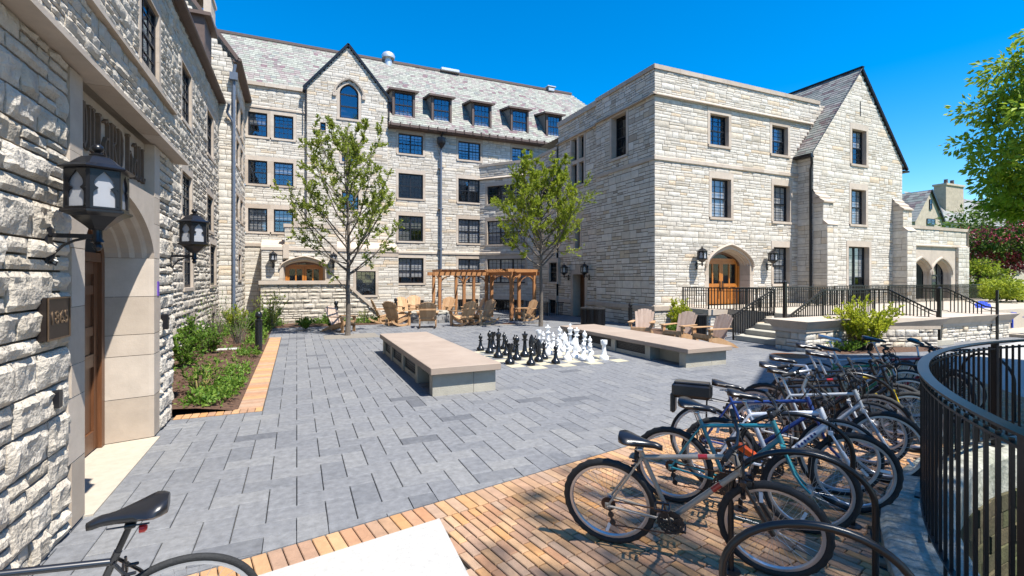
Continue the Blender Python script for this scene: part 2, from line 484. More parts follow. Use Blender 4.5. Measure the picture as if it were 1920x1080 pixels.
def ashlar(mb, P, zr, span, holes=(), rh=(.16, .3), ln=(.25, .7), cell=.12, bulge=.03, rough=.0, gap=.008, split=.4, seed=0, back=-.03, mortar=1):
    rnd = random.Random(seed)
    zs = sorted({zr[0], zr[1]} | {h[k] for h in holes for k in (2, 3) if zr[0] + .02 < h[k] < zr[1] - .02})
    for za, zb in zip(zs, zs[1:]):
        n = max(1, round((zb - za) / (sum(rh) / 2)))
        w = [rnd.uniform(*rh) for _ in range(n)]; sw = sum(w); z = za
        for q in range(n):
            z0 = z; z1 = z + w[q] * (zb - za) / sw; z = z1; zm = (z0 + z1) / 2
            a, b = span(zm)
            free = [(a, b)]
            for h in holes:
                if h[2] < zm < h[3]:
                    nf = []
                    for x0, x1 in free:
                        if h[1] <= x0 or h[0] >= x1:
                            nf.append((x0, x1)); continue
                        if h[0] > x0:
                            nf.append((x0, h[0]))
                        if h[1] < x1:
                            nf.append((h[1], x1))
                    free = nf
            for sa, sb in free:
                if sb - sa < 0.015:
                    continue
                mb.quad(P(sa, z0, back + .012), P(sb, z0, back + .012), P(sb, z1, back + .012), P(sa, z1, back + .012), mortar)
                s = sa
                while s < sb - 1e-6:
                    L = rnd.uniform(*ln)
                    if (z1 - z0) > rh[0] * 1.4:
                        L *= 1.15
                    if sb - s - L < ln[0] * .7:
                        L = sb - s
                    e = min(s + L, sb)
                    parts = [(z0, z1)]
                    if z1 - z0 > rh[0] * 1.25 and rnd.random() < split and e - s > ln[0]:
                        zc = z0 + (z1 - z0) * rnd.uniform(.38, .62); parts = [(z0, zc), (zc, z1)]
                    for p0, p1 in parts:
                        cuts = [s, e]
                        if len(parts) == 2 and e - s > ln[0] * 1.8 and rnd.random() < .5:
                            cuts = [s, s + (e - s) * rnd.uniform(.35, .65), e]
                        for c0, c1 in zip(cuts, cuts[1:]):
                            if c1 - c0 > 2.5 * gap:
                                stone(mb, P, c0 + gap, c1 - gap, p0 + gap, p1 - gap, cell, bulge, rough, back, min(1, max(0, rnd.gauss(.55, .24))), rnd.random() * 50, rnd)
                    s = e


def trim(mb, P, s0, s1, z0, z1, k0, k1, m=0, t=0.5):
    a = [P(s, z, k) for k in (k0, k1) for z in (z0, z1) for s in (s0, s1)]
    mb.add(a, [(0, 2, 3, 1), (4, 5, 7, 6), (0, 1, 5, 4), (2, 6, 7, 3), (0, 4, 6, 2), (1, 3, 7, 5)], m, t)


def string_course(mb, P, s0, s1, z0, z1, k, seed=0, block=1.1, slope=True):
    """band of dressed stone blocks with a weathered top"""
    rnd = random.Random(seed); s = s0
    q = MB(); mb.sub.append(q); mb = q
    while s < s1 - 1e-6:
        e = s + block * rnd.uniform(.8, 1.2)
        if s1 - e < .4:
            e = s1
        g = .003
        prof = [(-.02, z0), (k, z0), (k, z1 - (k * .8 if slope else 0)), (-.02, z1)]
        mb.prism(prof, lambda a, b, d: P(d, b, a), s + g, e - g, 0, rnd.random())
        s = e


def window(parent, P, s0, s1, z0, z1, sashes=1, cols=3, rows=(2, 2), glass='glass_sky', blind=0.0, sw=.14, recess=.09, lint=.22, sill=.1, trimm=True, split=.5, fr=.055, depth=.62,
           bl_mat='blind_white', label=None, side=True):
    w = MB(); k1 = -recess; k0 = -recess - .06
    W = s1 - s0; H = z1 - z0
    trim(w, P, s0, s0 + fr, z0, z1, k0, k1); trim(w, P, s1 - fr, s1, z0, z1, k0, k1)
    trim(w, P, s0 + fr, s1 - fr, z0, z0 + fr * 1.1, k0, k1 - .002); trim(w, P, s0 + fr, s1 - fr, z1 - fr, z1, k0, k1 - .002)
    iw = (W - 2 * fr); mull = .075
    sw_ = (iw - mull * (sashes - 1)) / sashes
    zmid = z0 + H * split
    for q in range(sashes):
        a = s0 + fr + q * (sw_ + mull); b = a + sw_
        if q < sashes - 1:
            trim(w, P, b, b + mull, z0 + fr, z1 - fr, k0 + .004, k1 + .006)
        if rows[0] and rows[1]:
            trim(w, P, a, b, zmid - .028, zmid + .028, k0 + .006, k1 - .006)
        for (za, zb, r) in ((z0 + fr, zmid - .028, rows[1]), (zmid + .028, z1 - fr, rows[0])):
            if r <= 0:
                continue
            for c in range(1, cols):
                x = a + (b - a) * c / cols; trim(w, P, x - .009, x + .009, za, zb, k0 + .028, k1 - .014)
            for c in range(1, r):
                z = za + (zb - za) * c / r; trim(w, P, a, b, z - .009, z + .009, k0 + .030, k1 - .016)
    # dark room behind
    w.quad(P(s0, z0, -depth), P(s1, z0, -depth), P(s1, z1, -depth), P(s0, z1, -depth), 1)
    for (sa, sb, za, zb) in ((s0, s0, z0, z1), (s1, s1, z0, z1)):
        w.quad(P(sa, za, -depth), P(sa, za, k0), P(sa, zb, k0), P(sa, zb, -depth), 1)
    w.quad(P(s0, z0, -depth), P(s1, z0, -depth), P(s1, z0, k0), P(s0, z0, k0), 1)
    w.quad(P(s0, z1, -depth), P(s1, z1, -depth), P(s1, z1, k0), P(s0, z1, k0), 1)
    o = w.build('window', ['window_frame', 'room_dark'], parent)
    p = MB(); p.quad(P(s0 + fr, z0 + fr, k0 + .026), P(s1 - fr, z0 + fr, k0 + .026), P(s1 - fr, z1 - fr, k0 + .026), P(s0 + fr, z1 - fr, k0 + .026))
    p.build('pane', glass, o)
    if blind > 0:
        b = MB()
        for q in range(sashes):
            a = s0 + fr + q * (sw_ + mull); e = a + sw_
            zt = z1 - .03; zb = z1 - H * blind * (random.Random(int(s0 * 77 + z0 * 31 + q * 17)).choice((1, 1, .8, .62, .5)) if sashes > 1 else 1) + .03
            n = max(4, int((zt - zb) / .09))
            for i in range(n):
                za = zb + (zt - zb) * i / n; zc = zb + (zt - zb) * (i + 1) / n
                b.quad(P(a, za, k0 - .012), P(e, za, k0 - .012), P(e, zc - .003, k0 - .02), P(a, zc - .003, k0 - .02))
        b.build('blind', bl_mat, o)
    if trimm:
        t = MB(); r = random.Random(int(s0 * 100 + z0 * 37))
        tk = .022
        trim(t, P, s0 - sw, s1 + sw, z1, z1 + lint, -recess - .05, tk, 0, r.random())
        trim(t, P, s0 - sw * .8, s1 + sw * .8, z0 - sill, z0, -recess - .05, tk + .035, 0, r.random())
        n = max(2, int(H / .5))
        for i in range(n):
            za = z0 + H * i / n; zb = z0 + H * (i + 1) / n
            ex = 0.0
            trim(t, P, s0 - sw - ex, s0, za + .002, zb - .002, -recess - .05, tk, 0, r.random())
            trim(t, P, s1, s1 + sw + ex, za + .002, zb - .002, -recess - .05, tk, 0, r.random())
        t.build('window_surround', 'dressed_stone', o)
    return o


def whole(s0, s1, z0, z1, sw=.14, lint=.22, sill=.1):
    return (s0 - sw + .004, s1 + sw - .004, z0 - sill + .004, z1 + lint - .004)


def slates(mb, P, s0f, s1f, L, w=.26, h=.19, seed=0, thick=.014, m=0):
    """P(s, l, k): s along the eave, l up the slope. rows of overlapping slates"""
    rnd = random.Random(seed)
    n = int(L / h); h = L / n
    for j in range(n):
        l0 = j * h; l1 = l0 + h
        a = s0f(l0); b = s1f(l0)
        s = a - (w * .5 if j % 2 else 0) - rnd.uniform(0, .1)
        drift = noise.noise(V((seed, j * .31, 3.3))) * .25
        while s < b:
            ww = w * rnd.uniform(.75, 1.25)
            x0 = max(a, s); x1 = min(b, s + ww)
            if x1 - x0 > .02:
                cl = noise.noise(V((s * .45 + seed, j * .25, 9.1)))
                t = min(1, max(0, .5 + .55 * cl + rnd.gauss(0, .22)))
                k = rnd.uniform(0, .006)
                g = .004
                vs = [P(x0 + g, l0, k + thick), P(x1 - g, l0, k + thick), P(x1 - g, l1 + .03, .001), P(x0 + g, l1 + .03, .001), P(x0 + g, l0, 0), P(x1 - g, l0, 0)]
                mb.add(vs, [(0, 1, 2, 3), (4, 5, 1, 0)], m, t)
            s += ww
# ================================================================== buildings
def arch_pts(sc, hw, zs, za, n=22):
    r = []
    for i in range(n + 1):
        x = -math.cos(PI * i / n); t = abs(x)
        r.append((sc + hw * x, zs + (za - zs) * (0.72 * math.sqrt(max(0, 1 - t * t)) + 0.28 * (1 - t))))
    return r


def loft(mb, P, rings, m=0, t=.5):
    """rings: list of (k, [(s, z)...])"""
    n = len(rings[0][1])
    vs = [P(s, z, k) for k, r in rings for s, z in r]
    fs = [(i * n + j, i * n + j + 1, (i + 1) * n + j + 1, (i + 1) * n + j) for i in range(len(rings) - 1) for j in range(n - 1)]
    mb.add(vs, fs, m, t)


def arch_holes(sc, hw, z0, zs, za, w, steps=6):
    h = [(sc - hw - w, sc + hw + w, z0, zs)]
    pts = arch_pts(sc, hw, zs, za, 60)
    top = za + w
    for i in range(steps):
        a = zs + (top - zs) * i / steps; b = zs + (top - zs) * (i + 1) / steps
        half = max([abs(s - sc) for s, z in pts if z + w * .9 > (a + b) / 2] + [.05]) + w * (1 - i / steps) * .9
        h.append((sc - half, sc + half, a, b))
    return h


def portal(parent, P, sc, hw, z0, zs, za, depth, inset, face=.2, hood=True, door_mat='door_oak', leaf_glass=True, transom=True, door_h=None, blocks=(0, .5, 1.0, 1.25, 1.7), dark=False, rect_top=None):
    """arched doorway: moulded stone arch, jambs, hood mould, double door, arched transom"""
    s = MB()
    A0 = arch_pts(sc, hw, zs, za)
    def off(d):
        return arch_pts(sc, hw - d, zs, za - d * .9)
    steps = [(.02, 0), (-.05, 0), (-.07, .03), (-.09, .045), (-.16, .045), (-.18, .075), (-.2, .09), (-.28, .09), (-.3, .11), (-depth, inset)]
    loft(s, P, [(k if k > -depth else -depth, off(min(d, inset))) for k, d in steps], 0, .4)
    if rect_top is None:
        loft(s, P, [(.02, arch_pts(sc, hw + face, zs, za + face)), (.02, A0)], 0, .6)
    else:
        n = len(A0)
        vs = [P(a, z, .02) for a, z in A0] + [P(a, rect_top, .02) for a, z in A0]
        s.add(vs, [(i, i + 1, n + i + 1, n + i) for i in range(n - 1)], 0, .55)
    zz = [z0 + b for b in blocks if z0 + b < zs - .1] + [zs]
    for i, (a, b) in enumerate(zip(zz, zz[1:])):
        t = ((i * 37) % 10) / 10
        for sg in (-1, 1):
            e = hw + face + (.06 if i % 2 else 0)
            prof = [(e, .02), (hw, .02), (hw - .02, -.03), (hw - inset, -depth)]
            vs = []; fs = []
            for x, k in prof:
                vs += [P(sc + sg * x, a + .003, k), P(sc + sg * x, b - .003, k)]
            for q in range(len(prof) - 1):
                fs.append((2 * q, 2 * q + 2, 2 * q + 3, 2 * q + 1))
            s.add(vs, fs, 0, t)
            s.quad(P(sc + sg * e, a, .02), P(sc + sg * e, b, .02), P(sc + sg * e, b, -.08), P(sc + sg * e, a, -.08), 0, t)
    s.build('door_surround', 'dressed_stone', parent)
    if hood:
        h = MB()
        o = lambda d: arch_pts(sc, hw + d, zs - .06, za + d)
        loft(h, P, [(.02, o(face * .7)), (.10, o(face * .75)), (.13, o(face * 1.0)), (.09, o(face * 1.25)), (-.02, o(face * 1.3))], 0, .3)
        h.build('hood_mould', 'dressed_stone', parent)
    w = hw - inset; dh = door_h or (zs - z0) * .98
    d = MB(); fw = .09
    for sg in (-1, 1):
        trim(d, P, min(sc + sg * w, sc + sg * (w - fw)), max(sc + sg * w, sc + sg * (w - fw)), z0, zs, -depth - .05, -depth + .05, 0, .8)
    trim(d, P, sc - w, sc + w, z0 + dh, z0 + dh + .1, -depth - .05, -depth + .045, 0, .7)
    top = [(a, z) for a, z in arch_pts(sc, w, zs, za - inset * .9)]
    inn = [(a, z) for a, z in arch_pts(sc, w - fw, zs, za - inset * .9 - fw)]
    if leaf_glass:
        dr = d.build('door', door_mat, parent)
        d = MB(); loft(d, P, [(-depth + .05, top), (-depth + .05, inn), (-depth - .05, inn)], 0, .8); d.build('transom_frame', 'door_dark', dr)
    else:
        loft(d, P, [(-depth + .05, top), (-depth + .05, inn), (-depth - .05, inn)], 0, .8)
        dr = d.build('door', door_mat, parent)
    g = MB()
    n = len(inn)
    vs = [P(a, max(z, z0 + dh + .09), -depth) for a, z in inn] + [P(a, z0 + dh + .09, -depth) for a, z in inn]
    g.add(vs, [(i, i + 1, n + i + 1, n + i) for i in range(n - 1)], 0)
    g.build('transom', 'room_dark' if dark else 'glass_clear', dr)
    if not dark:
        b = MB(); b.quad(P(sc - w, z0, -depth - .5), P(sc + w, z0, -depth - .5), P(sc + w, za, -depth - .5), P(sc - w, za, -depth - .5)); b.build('hallway', 'room_dark', dr)
    lw = w - fw
    for sg in (-1, 1):
        l = MB(); a, b = (sc - lw, sc - .006) if sg < 0 else (sc + .006, sc + lw)
        z1 = z0 + dh - .004; st = .1
        k0, k1 = -depth - .045, -depth + .01
        trim(l, P, a, a + st, z0 + .015, z1, k0, k1, 0, .5); trim(l, P, b - st, b, z0 + .015, z1, k0, k1, 0, .6)
        trim(l, P, a + st, b - st, z0 + .015, z0 + .22, k0, k1 - .002, 0, .4); trim(l, P, a + st, b - st, z1 - .13, z1, k0, k1 - .002, 0, .6)
        zm = z0 + dh * (.44 if leaf_glass else .48); trim(l, P, a + st, b - st, zm - .07, zm + .07, k0, k1 - .002, 0, .5)
        mid = (a + b) / 2
        trim(l, P, mid - .04, mid + .04, z0 + .22, zm - .07, k0, k1 - .004, 0, .5)
        trim(l, P, a + st, b - st, z0 + .2, zm - .05, k0 + .01, k1 - .025, 0, .35)
        trim(l, P, mid - .035, mid + .035, zm + .07, z1 - .13, k0, k1 - .004, 0, .6)
        if not leaf_glass:
            trim(l, P, a + st, b - st, zm + .05, z1 - .11, k0 + .01, k1 - .025, 0, .3)
            for f in (.3, .72):
                zc = zm + (z1 - zm) * f; trim(l, P, a + st, b - st, zc - .05, zc + .05, k0, k1 - .006, 0, .5)
        lo = l.build('door_leaf', door_mat, dr)
        if leaf_glass:
            q = MB(); q.quad(P(a + st, zm + .07, k0 + .03), P(b - st, zm + .07, k0 + .03), P(b - st, z1 - .13, k0 + .03), P(a + st, z1 - .13, k0 + .03))
            q.build('door_glass', 'glass_clear', dr)
        hd = MB(); x = sc - sg * -.0 + sg * .07
        hz = z0 + dh * .43
        hd.tube([P(x, hz - .14, k1), P(x, hz - .13, k1 + .06), P(x, hz + .13, k1 + .06), P(x, hz + .14, k1)], .011, 6)
        trim(hd, P, x - .025, x + .025, hz - .2, hz + .2, k1, k1 + .006)
        hd.build('handle', 'black_metal', dr, smooth=40)
    return dr


# ------------------------------------------------------------------ left hall with the lettered doorway
hall = thing('stone_hall', 'long rough stone hall at the left with a lettered arched doorway and brown eaves', 'building', (-2.93, 12, 0))
PP = frame((-1.6, 0, 0), (0, 1, 0), (1, 0, 0))
sc, hw = 6.07, 1.05
m = MB()
ph = (4.74, 7.36, 0, 3.56)
ashlar(m, PP, (0, 3.58), lambda z: (2.4, 8.12), [ph], rh=(.115, .29), ln=(.2, .55), cell=.04, bulge=.04, rough=.022, gap=.008, split=.5, seed=5, back=-.05)
m.build('entrance_wall', ['limestone_rough', 'mortar'], hall, smooth=14); m = MB()
ashlar(m, frame((-1.6, 8.12, 0), (-1, 0, 0), (0, 1, 0)), (0, 3.58), lambda z: (0, 1.33), [], rh=(.16, .34), ln=(.25, .6), cell=.07, bulge=.05, rough=.02, seed=6)
m.build('entrance_wall', ['limestone_rough', 'mortar'], hall, smooth=14)
m = MB()
string_course(m, PP, 2.4, 8.34, 3.58, 3.76, .17, 3, 1.5)
m.quad((-1.62, 2.4, 3.755), (-1.62, 8.3, 3.755), (-2.93, 8.3, 3.95), (-2.93, 2.4, 3.95))
m.quad((-1.62, 8.3, 3.755), (-1.62, 8.3, 3.6), (-2.93, 8.3, 3.6), (-2.93, 8.3, 3.95))
m.build('coping', 'dressed_stone', hall)
# doorway
portal(hall, PP, sc, hw, 0.02, 2.18, 2.80, .47, .13, face=.25, hood=False, door_mat='door_dark', leaf_glass=False, door_h=2.1, rect_top=2.93, dark=True)
m = MB()
for i, (a, b) in enumerate([(2.18, 2.6), (2.6, 2.93)]):
    trim(m, PP, 4.74, 5.02, a + .003, b - .003, -.1, .02, 0, .4 + .2 * i); trim(m, PP, 7.12, 7.38, a + .003, b - .003, -.1, .02, 0, .6 - .3 * i)
trim(m, PP, 4.74, 4.98, 2.93, 3.56, -.1, .02, 0, .3); trim(m, PP, 7.14, 7.38, 2.93, 3.56, -.1, .02, 0, .7)
trim(m, PP, 4.98, 7.14, 2.93, 3.56, -.14, -.085, 0, .35)
trim(m, PP, 4.98, 7.14, 2.91, 2.935, -.085, .018, 0, .4)
m.build('sign_panel', 'dressed_stone', hall)
# raised gothic letters
LET = {
    'W': (.92, [[(.30, 1), (.12, .88), (.03, .6), (.05, .25), (.2, .02), (.34, .1)], [(.34, .98), (.34, .08)], [(.62, .98), (.62, .1)], [(.34, .08), (.46, .0), (.62, .1)], [(.62, .1), (.74, .0), (.88, .15), (.9, .5), (.84, .82), (.72, .98)]]),
    'I': (.26, [[(.13, 1), (.13, 0)], [(.0, .96), (.26, 1.0)], [(.0, 0), (.26, .04)]]),
    'L': (.40, [[(.1, 1), (.1, .02)], [(.0, .97), (.2, 1.0)], [(.1, .03), (.26, .0), (.38, .12)]]),
    'A': (.60, [[(.1, .92), (.3, 1.0), (.5, .9), (.5, 0)], [(.5, .52), (.28, .55), (.1, .38), (.08, .15), (.22, 0), (.5, .12)]]),
    'R': (.62, [[(.1, 1), (.1, 0)], [(.0, 1), (.38, 1), (.52, .85), (.48, .6), (.28, .5), (.1, .5)], [(.28, .5), (.44, .25), (.6, 0)]]),
    'D': (.62, [[(.12, 1), (.12, 0)], [(.0, 1), (.32, .98), (.52, .78), (.56, .45), (.46, .14), (.28, 0), (.0, 0)]]),
    'H': (.64, [[(.1, 1.1), (.1, 0)], [(.0, 1.06), (.22, 1.1)], [(.1, .55), (.32, .66), (.5, .52), (.54, .25), (.44, -.08)]]),
    ' ': (.3, [])}
m = MB()
txt = 'WILLARD HALL'; hgt = .38
tot = sum(LET[c][0] + .13 for c in txt) - .13
xs = 5.06; wsc = (7.06 - xs) / (tot * hgt); q = 0
x = xs
for ch in txt:
    wd, st = LET[ch]
    for pl in st:
        for (a0, b0), (a1, b1) in zip(pl, pl[1:]):
            q += 1
            A = V(PP(x + a0 * hgt * wsc, 3.07 + b0 * hgt, -.07 + .0004 * (q % 9))); B = V(PP(x + a1 * hgt * wsc, 3.07 + b1 * hgt, -.07 + .0004 * (q % 9)))
            dd = (B - A).normalized() * .012
            vert = abs(b1 - b0) > abs(a1 - a0)
            m.bar(A - dd * .7, B + dd * .7, .028 if vert else .02, .036, 0, .2, up=(1, 0, 0))
    x += (wd + .13) * hgt * wsc
m.build('lettering', 'letter_stone', hall)
# upper wall
PL = frame((-2.93, 0, 0), (0, 1, 0), (1, 0, 0))
WL = [(12.15, 13.55, 6.4, 8.0), (16.0, 17.32, 6.4, 8.0), (20.15, 21.5, 6.4, 8.0), (8.2, 9.6, 6.4, 8.0), (16.05, 17.4, 3.66, 4.95), (20.15, 21.5, 3.66, 4.95), (12.0, 13.4, 3.66, 4.95),
      (16.3, 17.55, 1.65, 3.2), (20.85, 22.2, 1.65, 3.2), (16.9, 17.95, -.05, .62), (21.2, 22.1, -.05, .6)]
m = MB()
ashlar(m, PL, (-.1, 9.05), lambda z: (4.0 if z > 3.6 else 8.1, 22.9), [whole(*w_, sw=.16, lint=.24) for w_ in WL] + [(2, 14.9, 6.13, 6.3)], rh=(.15, .34), ln=(.25, .7), cell=.07, bulge=.06, rough=.02, seed=11, split=.5)
m.build('wall', ['limestone_rough', 'mortar'], hall, smooth=18)
for i, w_ in enumerate(WL):
    window(hall, PL, *w_, sashes=1, cols=3, rows=(3, 2), glass='glass_dim', sw=.16, lint=.24, recess=.05, fr=.075, blind=.5 if i in (7,) else 0, bl_mat='blind_white')
m = MB(); string_course(m, PL, 4, 14.9, 6.13, 6.3, .12, 4, 1.6); m.build('string_course', 'dressed_stone', hall)
m = MB()
m.box((-2.93, 3, 9.06), (-2.70, 22.95, 9.11)); m.tube([(-2.70, 3, 9.12), (-2.70, 22.95, 9.12)], .06, 8); m.box((-2.95, 3, 8.98), (-2.88, 22.9, 9.06))
m.build('eaves', 'copper_brown', hall)
m = MB(); pl = math.atan(1.25)
slates(m, lambda s, l, k: (-2.68 - l * math.cos(pl) + k * math.sin(pl), s, 9.13 + l * math.sin(pl) + k * math.cos(pl)), lambda l: 3, lambda l: 22.9, 6.5, .3, .2, 41)
m.box((-8, 3, 0), (-6.4, 23, 14.2))
m.build('roof', 'slate_dark', hall)
for yc in (20.6, 14.5):
    m = MB(); m.box((-4.2, yc - .75, 9.6), (-2.95, yc + .75, 11.1)); m.box((-4.4, yc - .9, 11.1), (-2.75, yc + .9, 11.22))
    m.build('dormer', 'copper_brown', hall)
# projecting end block
PS = frame((0, 22.9, 0), (1, 0, 0), (0, -1, 0))
m = MB()
ashlar(m, PS, (-.1, 14), lambda z: (-2.93 if z < 9 else -6.5, -2.42 - max(0, z - 10.87) / 1.33), [], rh=(.15, .3), ln=(.2, .55), cell=.09, bulge=.04, rough=.012, seed=13)
PE = frame((-2.42, 0, 0), (0, 1, 0), (1, 0, 0))
WE = []
for z0, z1 in ((8.55, 9.95), (6.9, 8.05), (4.55, 5.6)):
    for a in (24.1, 25.75):
        WE.append((a, a + 1.2, z0, z1))
WE.append((25.0, 26.2, 1.85, 3.0))
ashlar(m, PE, (-.1, 10.9), lambda z: (22.9, 28.0), [whole(*w_, sw=.14, lint=.22) for w_ in WE], rh=(.15, .3), ln=(.25, .7), cell=.1, bulge=.05, rough=.012, seed=14)
m.build('end_wall', ['limestone', 'mortar'], hall, smooth=50)
for w_ in WE:
    window(hall, PE, *w_, cols=3, rows=(2, 2), glass='glass_dim', recess=.05, fr=.075)
m = MB()
slates(m, lambda s, l, k: (-2.2 - l * .6 + k * .8, s, 10.95 + l * .8 + k * .6), lambda l: 22.8, lambda l: 28.2, 5, .3, .2, 43)
m.build('roof', 'slate_dark', hall)
m = MB(); m.box((-2.42, 22.85, 10.85), (-2.15, 28, 10.92)); m.tube([(-2.15, 22.8, 10.95), (-2.15, 28, 10.95)], .07, 8)
m.bar((-2.2, 22.84, 10.95), (-6.2, 22.84, 16.28), .08, .14)
m.build('eaves', 'copper_brown', hall)
m = MB()
m.tube([(-2.3, 22.75, 10.7), (-2.38, 22.8, 10.3), (-2.36, 22.8, 10.2), (-2.36, 22.8, 0)], .06, 8); m.box((-2.5, 22.65, 10.05), (-2.22, 22.88, 10.35))
m.build('downpipe', 'downpipe_blue', hall, smooth=40)
m = MB(); m.tube([(-2.5, 22.6, 9.0), (-2.6, 22.75, 8.7), (-2.42, 22.8, 8.4), (-2.36, 22.8, 8.2)], .05, 8); m.build('downpipe', 'downpipe_blue', hall, smooth=40)
m = MB(); a = PY(352, 60, 25.5); b = PY(396, 60, 25.5)
zt = PY(396, 6, 25.5).z
ashlar(m, frame((0, 25.5, 0), (1, 0, 0), (0, -1, 0)), (a.z - 2, zt - .6), lambda z: (a.x, b.x), [], cell=.1, bulge=.03, seed=15)
ashlar(m, frame((b.x, 25.5, 0), (0, 1, 0), (1, 0, 0)), (a.z - 2, zt - .6), lambda z: (0, 1.2), [], cell=.1, bulge=.03, seed=16)
m.build('chimney', ['limestone', 'mortar'], hall)
m = MB()
for x0, x1 in ((a.x, a.x + .3), (b.x - .3, b.x)):
    m.box((x0, 25.5, zt - .6), (x1, 26.7, zt + .3))
m.box((a.x - .06, 25.42, zt - .7), (b.x + .06, 26.76, zt - .58)); m.box((a.x - .06, 25.42, zt + .3), (b.x + .06, 26.76, zt + .45))
m.build('chimney_cap', 'dressed_stone', hall)
m = MB(); trim(m, PL, 14.95, 15.05, 0, .2, .01, .1); m.build('wall_foot', 'dressed_stone', hall)

# ------------------------------------------------------------------ back dormitory wing
dorm = thing('dormitory_building', 'four storey stone dormitory across the back with slate roof, dormers and gabled bay', 'building', (5, 28, 0))
PB = frame((0, 28, 0), (1, 0, 0), (0, -1, 0))
AW = [(a, b, z0, z1) for (z0, z1) in ((9.2, 10.43), (6.75, 7.97), (4.3, 5.5)) for (a, b) in ((-2.27, -1.39), (-1.09, -.16))]
m = MB()
pairs = [(-2.42, -.014, z0 - .096, z1 + .216) for z0, z1 in ((9.2, 10.43), (6.75, 7.97), (4.3, 5.5))]
ashlar(m, PB, (-.1, 11.8), lambda z: (-2.42, .5), pairs, rh=(.12, .235), ln=(.28, .75), cell=.13, bulge=.05, rough=.006, seed=21)
BW = [(5.34, 6.77, 9.1, 10.26), (5.34, 6.77, 6.52, 7.96), (5.34, 6.77, 4.05, 5.52), (5.34, 6.8, 1.61, 3.08), (8.93, 10.36, 9.1, 10.22), (8.93, 10.33, 6.52, 7.95), (8.93, 10.36, 4.03, 5.5),
      (8.93, 10.4, 1.6, 3.08), (12.5, 13.93, 9.1, 10.22)]
BB = [(5.3, 6.8, -.1, .62), (8.9, 10.2, -.1, .62)]
ashlar(m, PB, (-.1, 10.62), lambda z: (4.6, 17.5), [whole(*w_) for w_ in BW] + [whole(*w_, sw=.05, lint=.2) for w_ in BB], rh=(.12, .235), ln=(.28, .75), cell=.13, bulge=.05, rough=.006, seed=22)
m.build('wall', ['limestone', 'mortar'], dorm, smooth=50)
for i, w_ in enumerate(AW):
    window(dorm, PB, *w_, cols=4, rows=(3, 2) if i < 4 else (3, 3), glass='glass_sky' if i != 2 else 'glass_dim', blind=[.55, 0, .0, .5, .97, .45][i], sw=.15, fr=.07)
for i, w_ in enumerate(BW):
    window(dorm, PB, *w_, sashes=2, cols=3, rows=(3, 3) if i > 3 else (3, 0 if i == 9 else 2), glass=['glass_sky', 'glass_sky', 'glass_dim', 'glass_dim', 'glass_sky', 'glass_sky', 'glass_dim', 'glass_dim', 'glass_sky'][i],
           blind=[.45, .0, .97, .97, .97, .5, .97, .97, .5][i], fr=.065, bl_mat='blind_white' if i != 2 else 'blind_grey')
for w_ in BB:
    window(dorm, PB, *w_, sashes=2, cols=2, rows=(0, 0), glass='glass_dim', sw=.05, lint=.2)
m = MB()
string_course(m, PB, -2.42, .5, 3.55, 3.75, .06, 31); string_course(m, PB, -2.42, .5, 10.66, 10.8, .06, 33)
string_course(m, PB, 4.95, 10.4, 3.33, 3.5, .07, 35)
string_course(m, PB, -2.42, .5, 11.8, 11.98, .12, 32, slope=False)
m.build('string_course', 'dressed_stone', dorm)
m = MB(); m.box((-2.42, 27.98, 11.75), (.5, 28.4, 11.97)); m.build('parapet', 'dressed_stone', dorm)
# gabled bay
PG = frame((0, 27.72, 0), (1, 0, 0), (0, -1, 0))
m = MB()
arch_c, arch_w = 2.62, .49
GH = arch_holes(arch_c, arch_w, 10.61, 12.0, 12.52, .14, 4) + [whole(2.24, 3.11, 8.24, 9.32), whole(2.24, 3.11, 5.66, 6.6), whole(1.15, 1.42, 9.81, 10.24, sw=.02, lint=.02, sill=.02)]
ashlar(m, PG, (3.2, 14.45), lambda z: (.5 + max(0, z - 12.1) * .84, 4.68 - max(0, z - 12.1) * .87), GH, rh=(.12, .235), ln=(.28, .7), cell=.13, bulge=.05, rough=.006, seed=23)
ashlar(m, frame((4.68, 27.72, 0), (0, 1, 0), (1, 0, 0)), (3.2, 12.1), lambda z: (0, .6), [], cell=.14, bulge=.04, seed=24)
ashlar(m, frame((.5, 28.3, 0), (0, -1, 0), (-1, 0, 0)), (3.2, 12.1), lambda z: (0, .58), [], cell=.14, bulge=.04, seed=25)
m.build('gable_wall', ['limestone', 'mortar'], dorm, smooth=50)
window(dorm, PG, 2.24, 3.11, 8.24, 9.32, cols=4, rows=(2, 2)); window(dorm, PG, 2.24, 3.11, 5.66, 6.6, cols=4, rows=(2, 2))
window(dorm, PG, 1.15, 1.42, 9.81, 10.24, cols=1, rows=(1, 1), sw=.02, lint=.02, sill=.02, glass='glass_dim')
# arched window
m = MB(); ap = arch_pts(arch_c, arch_w, 12.0, 12.52, 18)
inn = arch_pts(arch_c, arch_w - .07, 12.0, 12.45, 18)
full = [(arch_c - arch_w, 10.61)] + ap + [(arch_c + arch_w, 10.61)]
fin = [(arch_c - arch_w + .07, 10.68)] + inn + [(arch_c + arch_w - .07, 10.68)]
loft(m, PG, [(-.18, full), (-.12, full), (-.12, fin), (-.18, fin)])
trim(m, PG, arch_c - arch_w, arch_c + arch_w, 10.61, 10.7, -.18, -.12)
for z in (11.3, 11.95):
    trim(m, PG, arch_c - arch_w + .05, arch_c + arch_w - .05, z - .04, z + .04, -.178, -.122)
m.quad(PG(arch_c - .6, 10.4, -.6), PG(arch_c + .6, 10.4, -.6), PG(arch_c + .6, 12.7, -.6), PG(arch_c - .6, 12.7, -.6), 1)
wn = m.build('window', ['window_frame', 'room_dark'], dorm)
m = MB(); n = len(inn)
